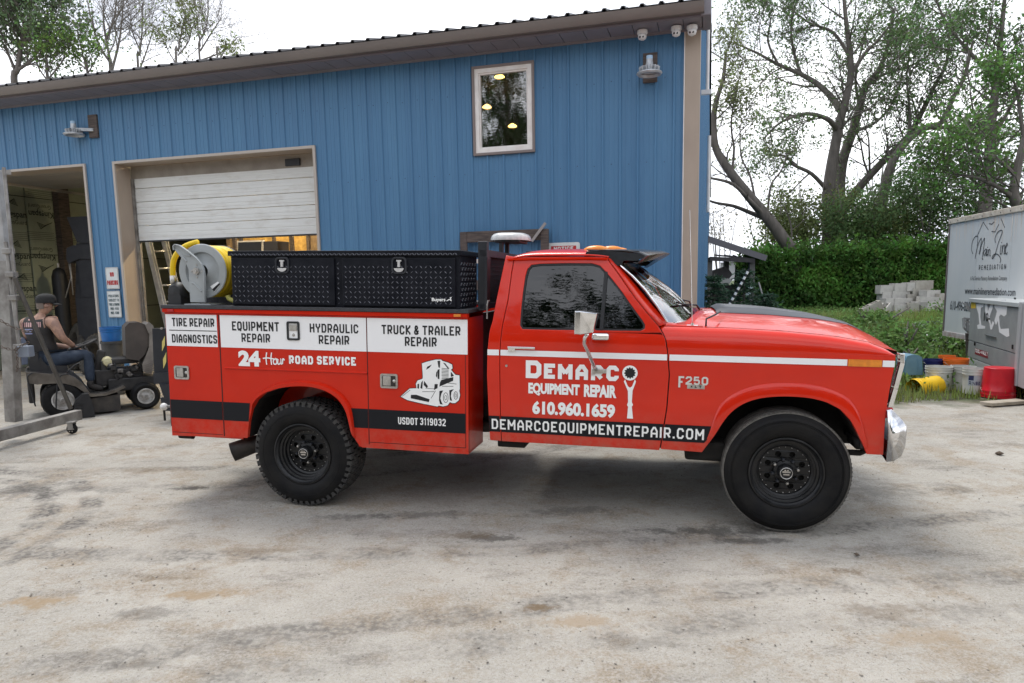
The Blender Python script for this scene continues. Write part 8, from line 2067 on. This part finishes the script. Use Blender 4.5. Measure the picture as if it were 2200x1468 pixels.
# buckets
def bucket(u0, u1, vt, vb, Y, m, label, inverted=False, H=.37, group='plastic buckets at the yard edge', handle=True, lab=None):
    c = at((u0+u1)/2, (vt+vb)/2, Y); Rw = (u1-u0)/2*Y/FPX; Hh = (vb-vt)*Y/FPX*1.0
    g_ = float(bank(np.array(c.x), np.array(c.y))); r = empty('bucket', (c.x, c.y, c.z-Hh/2)); tag(r, label, 'bucket', group)
    if inverted: r.location.z = c.z+Hh/2; r.rotation_euler = (PI, 0, 0)
    bucket_geo(Rw*.88, Rw, Hh, m, r)
    if handle: bail(Rw, Hh, r, .9)
    return r, Rw, Hh
WB = mat('white_bucket_plastic', (.62,.62,.58), .45, 0, (.46,.46,.42), 5)
bucket(2018, 2050, 764, 800, 10.6, mat('orange_bucket', (.75,.17,.02), .45), 'orange bucket at the back, behind the other orange one', H=.3)
r, Rw, Hh = bucket(2029, 2077, 770, 812, 10.2, mat('orange_bucket', (.75,.17,.02)), 'orange bucket with white lettering behind the white buckets')
cyf = lambda R0, R1, H: (lambda x, z, o=0: ((R0+(R1-R0)*z/H+.001+o)*math.sin(x), -(R0+(R1-R0)*z/H+.001+o)*math.cos(x), z))
f = cyf(Rw*.88, Rw, Hh); mb = MB()
stroke_text(mb, 'HOME', -1.3, Hh*.45, -.3, Hh*.72, .26, f); mb.build('bucket_lettering', WHITEL, r)
bucket(1985, 2024, 772, 806, 10.4, mat('navy_bucket', (.015,.02,.12), .45), 'dark navy blue bucket between the pale blue jug and the orange buckets')
for (u0, u1, vt, vb, Y, lb) in ((1990,2042,787,838,9.9,'white bucket behind the yellow one, first from the left'),(2046,2092,786,842,9.85,'white bucket second from the left behind the grass'),):
    r, Rw, Hh = bucket(u0, u1, vt, vb, Y, WB, lb); f = cyf(Rw*.88, Rw, Hh); mb = MB()
    for k in range(6): mb.poly([[(-.9+.05*k, Hh*(.2+.09*k)), (.3+.1*(k % 3), Hh*(.2+.09*k)), (.3+.1*(k % 3), Hh*(.22+.09*k)), (-.9+.05*k, Hh*(.22+.09*k))]], f)
    mb.build('bucket_print', mat('grey_print', (.25,.28,.27), .6), r)
r, Rw, Hh = bucket(2070, 2114, 791, 846, 9.4, WB, 'white bucket with a dark blue printed label next to the red one'); f = cyf(Rw*.88, Rw, Hh)
MB().grid([[f(x, z) for x in np.linspace(-1.1,.1,8)] for z in (Hh*.35, Hh*.80)]).build('bucket_label', mat('label_bluegrey', (.40,.44,.48), .5), r)
stroke_text(MB(), 'RINSE', -1.0, Hh*.38, .0, Hh*.52, .26, lambda x, z, o=0: f(x, z, o+.001)).build('label_lettering', mat('label_navy', (.02,.03,.10), .5), r)
MB().grid([[f(x, z, .0008) for x in np.linspace(-1.05,-.6,5)] for z in (Hh*.56, Hh*.78)]).build('label_patch', mat('label_navy', (.02,.03,.10)), r)
bucket(2113, 2178, 789, 853, 9.15, mat('red_bucket', (.62,.012,.022), .35, 0, (.5,.01,.02), 6), 'bright red bucket standing upside down on the plank', inverted=True)
# yellow bucket lying on its side
yb = empty('bucket', at(1983, 822, 9.75)); tag(yb, 'yellow bucket lying on its side with black lettering in the grass', 'bucket', 'plastic buckets at the yard edge')
yb.rotation_euler = (0, math.radians(96), math.radians(8)); yb.location = at(1952, 820, 9.75); 
Ry, Hy = .16, .40
yb.rotation_euler = (0, math.radians(-98), math.radians(12)); yb.location = at(2016, 828, 9.75)
YB = mat('yellow_bucket', (.80,.52,.015), .42, 0, (.66,.40,.01), 5); bucket_geo(Ry*.88, Ry, Hy, YB, yb); bail(Ry, Hy, yb, .2)
f = cyf(Ry*.88, Ry, Hy); mb = MB(); vs_, fs_ = font_tris('Igo', .04); 
mb.add([((Ry*.9+.003)*math.sin(a_), -(Ry*.9+.003)*math.cos(a_), z_) for a_, z_ in [(.25 - .42*v[1], .26 - .11*v[0]) for v in vs_]], fs_); mb.build('bucket_lettering', BLACKL, yb)
# pale blue jug
bj = empty('water_jug', at(1963, 806, 10.1)); bj.location.z = at(1963, 806, 10.1).z; tag(bj, 'pale blue plastic container standing behind the yellow bucket', 'container')
jl = [(1945,806),(1946,775),(1950,765),(1962,762),(1972,763),(1981,768),(1983,806)]
qj = [(p.x - bj.location.x, p.z - bj.location.z) for p in at3(jl, 10.1)]
MB().prism([qj], lambda x, z: (x, 0, z), lambda x, z: (x, .26, z)).build('jug_body', mat('jug_blue', (.13,.25,.33), .4, 0, (.10,.20,.28), 6), bj, bevel=.03, seg=3)
MB().box((.045, -.006, -.0), (.055, .0, .24)).build('jug_rib', mat('jug_blue', (.13,.25,.33)), bj)
# planks under the red bucket and bits of rubbish
a, b = gr(2118, 868, .03), gr(2196, 862, .03)
o = MB().beam((0,0,0), b-a, .17, .04).build('plank', mat('pale_plank', (.42,.37,.30), .85, 0, (.3,.26,.2), 6, bump=.3), None, bevel=.004); o.location = a; tag(o, 'pale short plank lying on the yard edge beneath the red bucket', 'plank')
dp = empty('dark_pan', gr(2192, 850)); tag(dp, 'black scrap lying behind the plank at the right picture edge', 'scrap'); MB().lathe([(0,.0),(.20,.0),(.22,.05),(.21,.05),(.19,.012),(0,.012)], (0,.1,0), axis='z', n=24).build('pan_body', BLACKP, dp, smooth=True, autosmooth=40)
# overhead wires on the right
for i, (v0, v1) in enumerate(((398,412),(140,60))):
    pts = [at(1535,v0-2,44), at(1700,v0+6,44), at(2000,(v0+v1)/2+10,44), at(2260,v1,44)] if i == 0 else [at(2160,250,40), at(2200,238,40), at(2300,215,40)]
    o = MB().tube(catmull(pts, 6), .014, 4).build('overhead_wire', BLACKP); tag(o, ['thin dark overhead wire crossing behind the trees on the right', 'short stretch of overhead wire at the upper right edge'][i], 'wire')
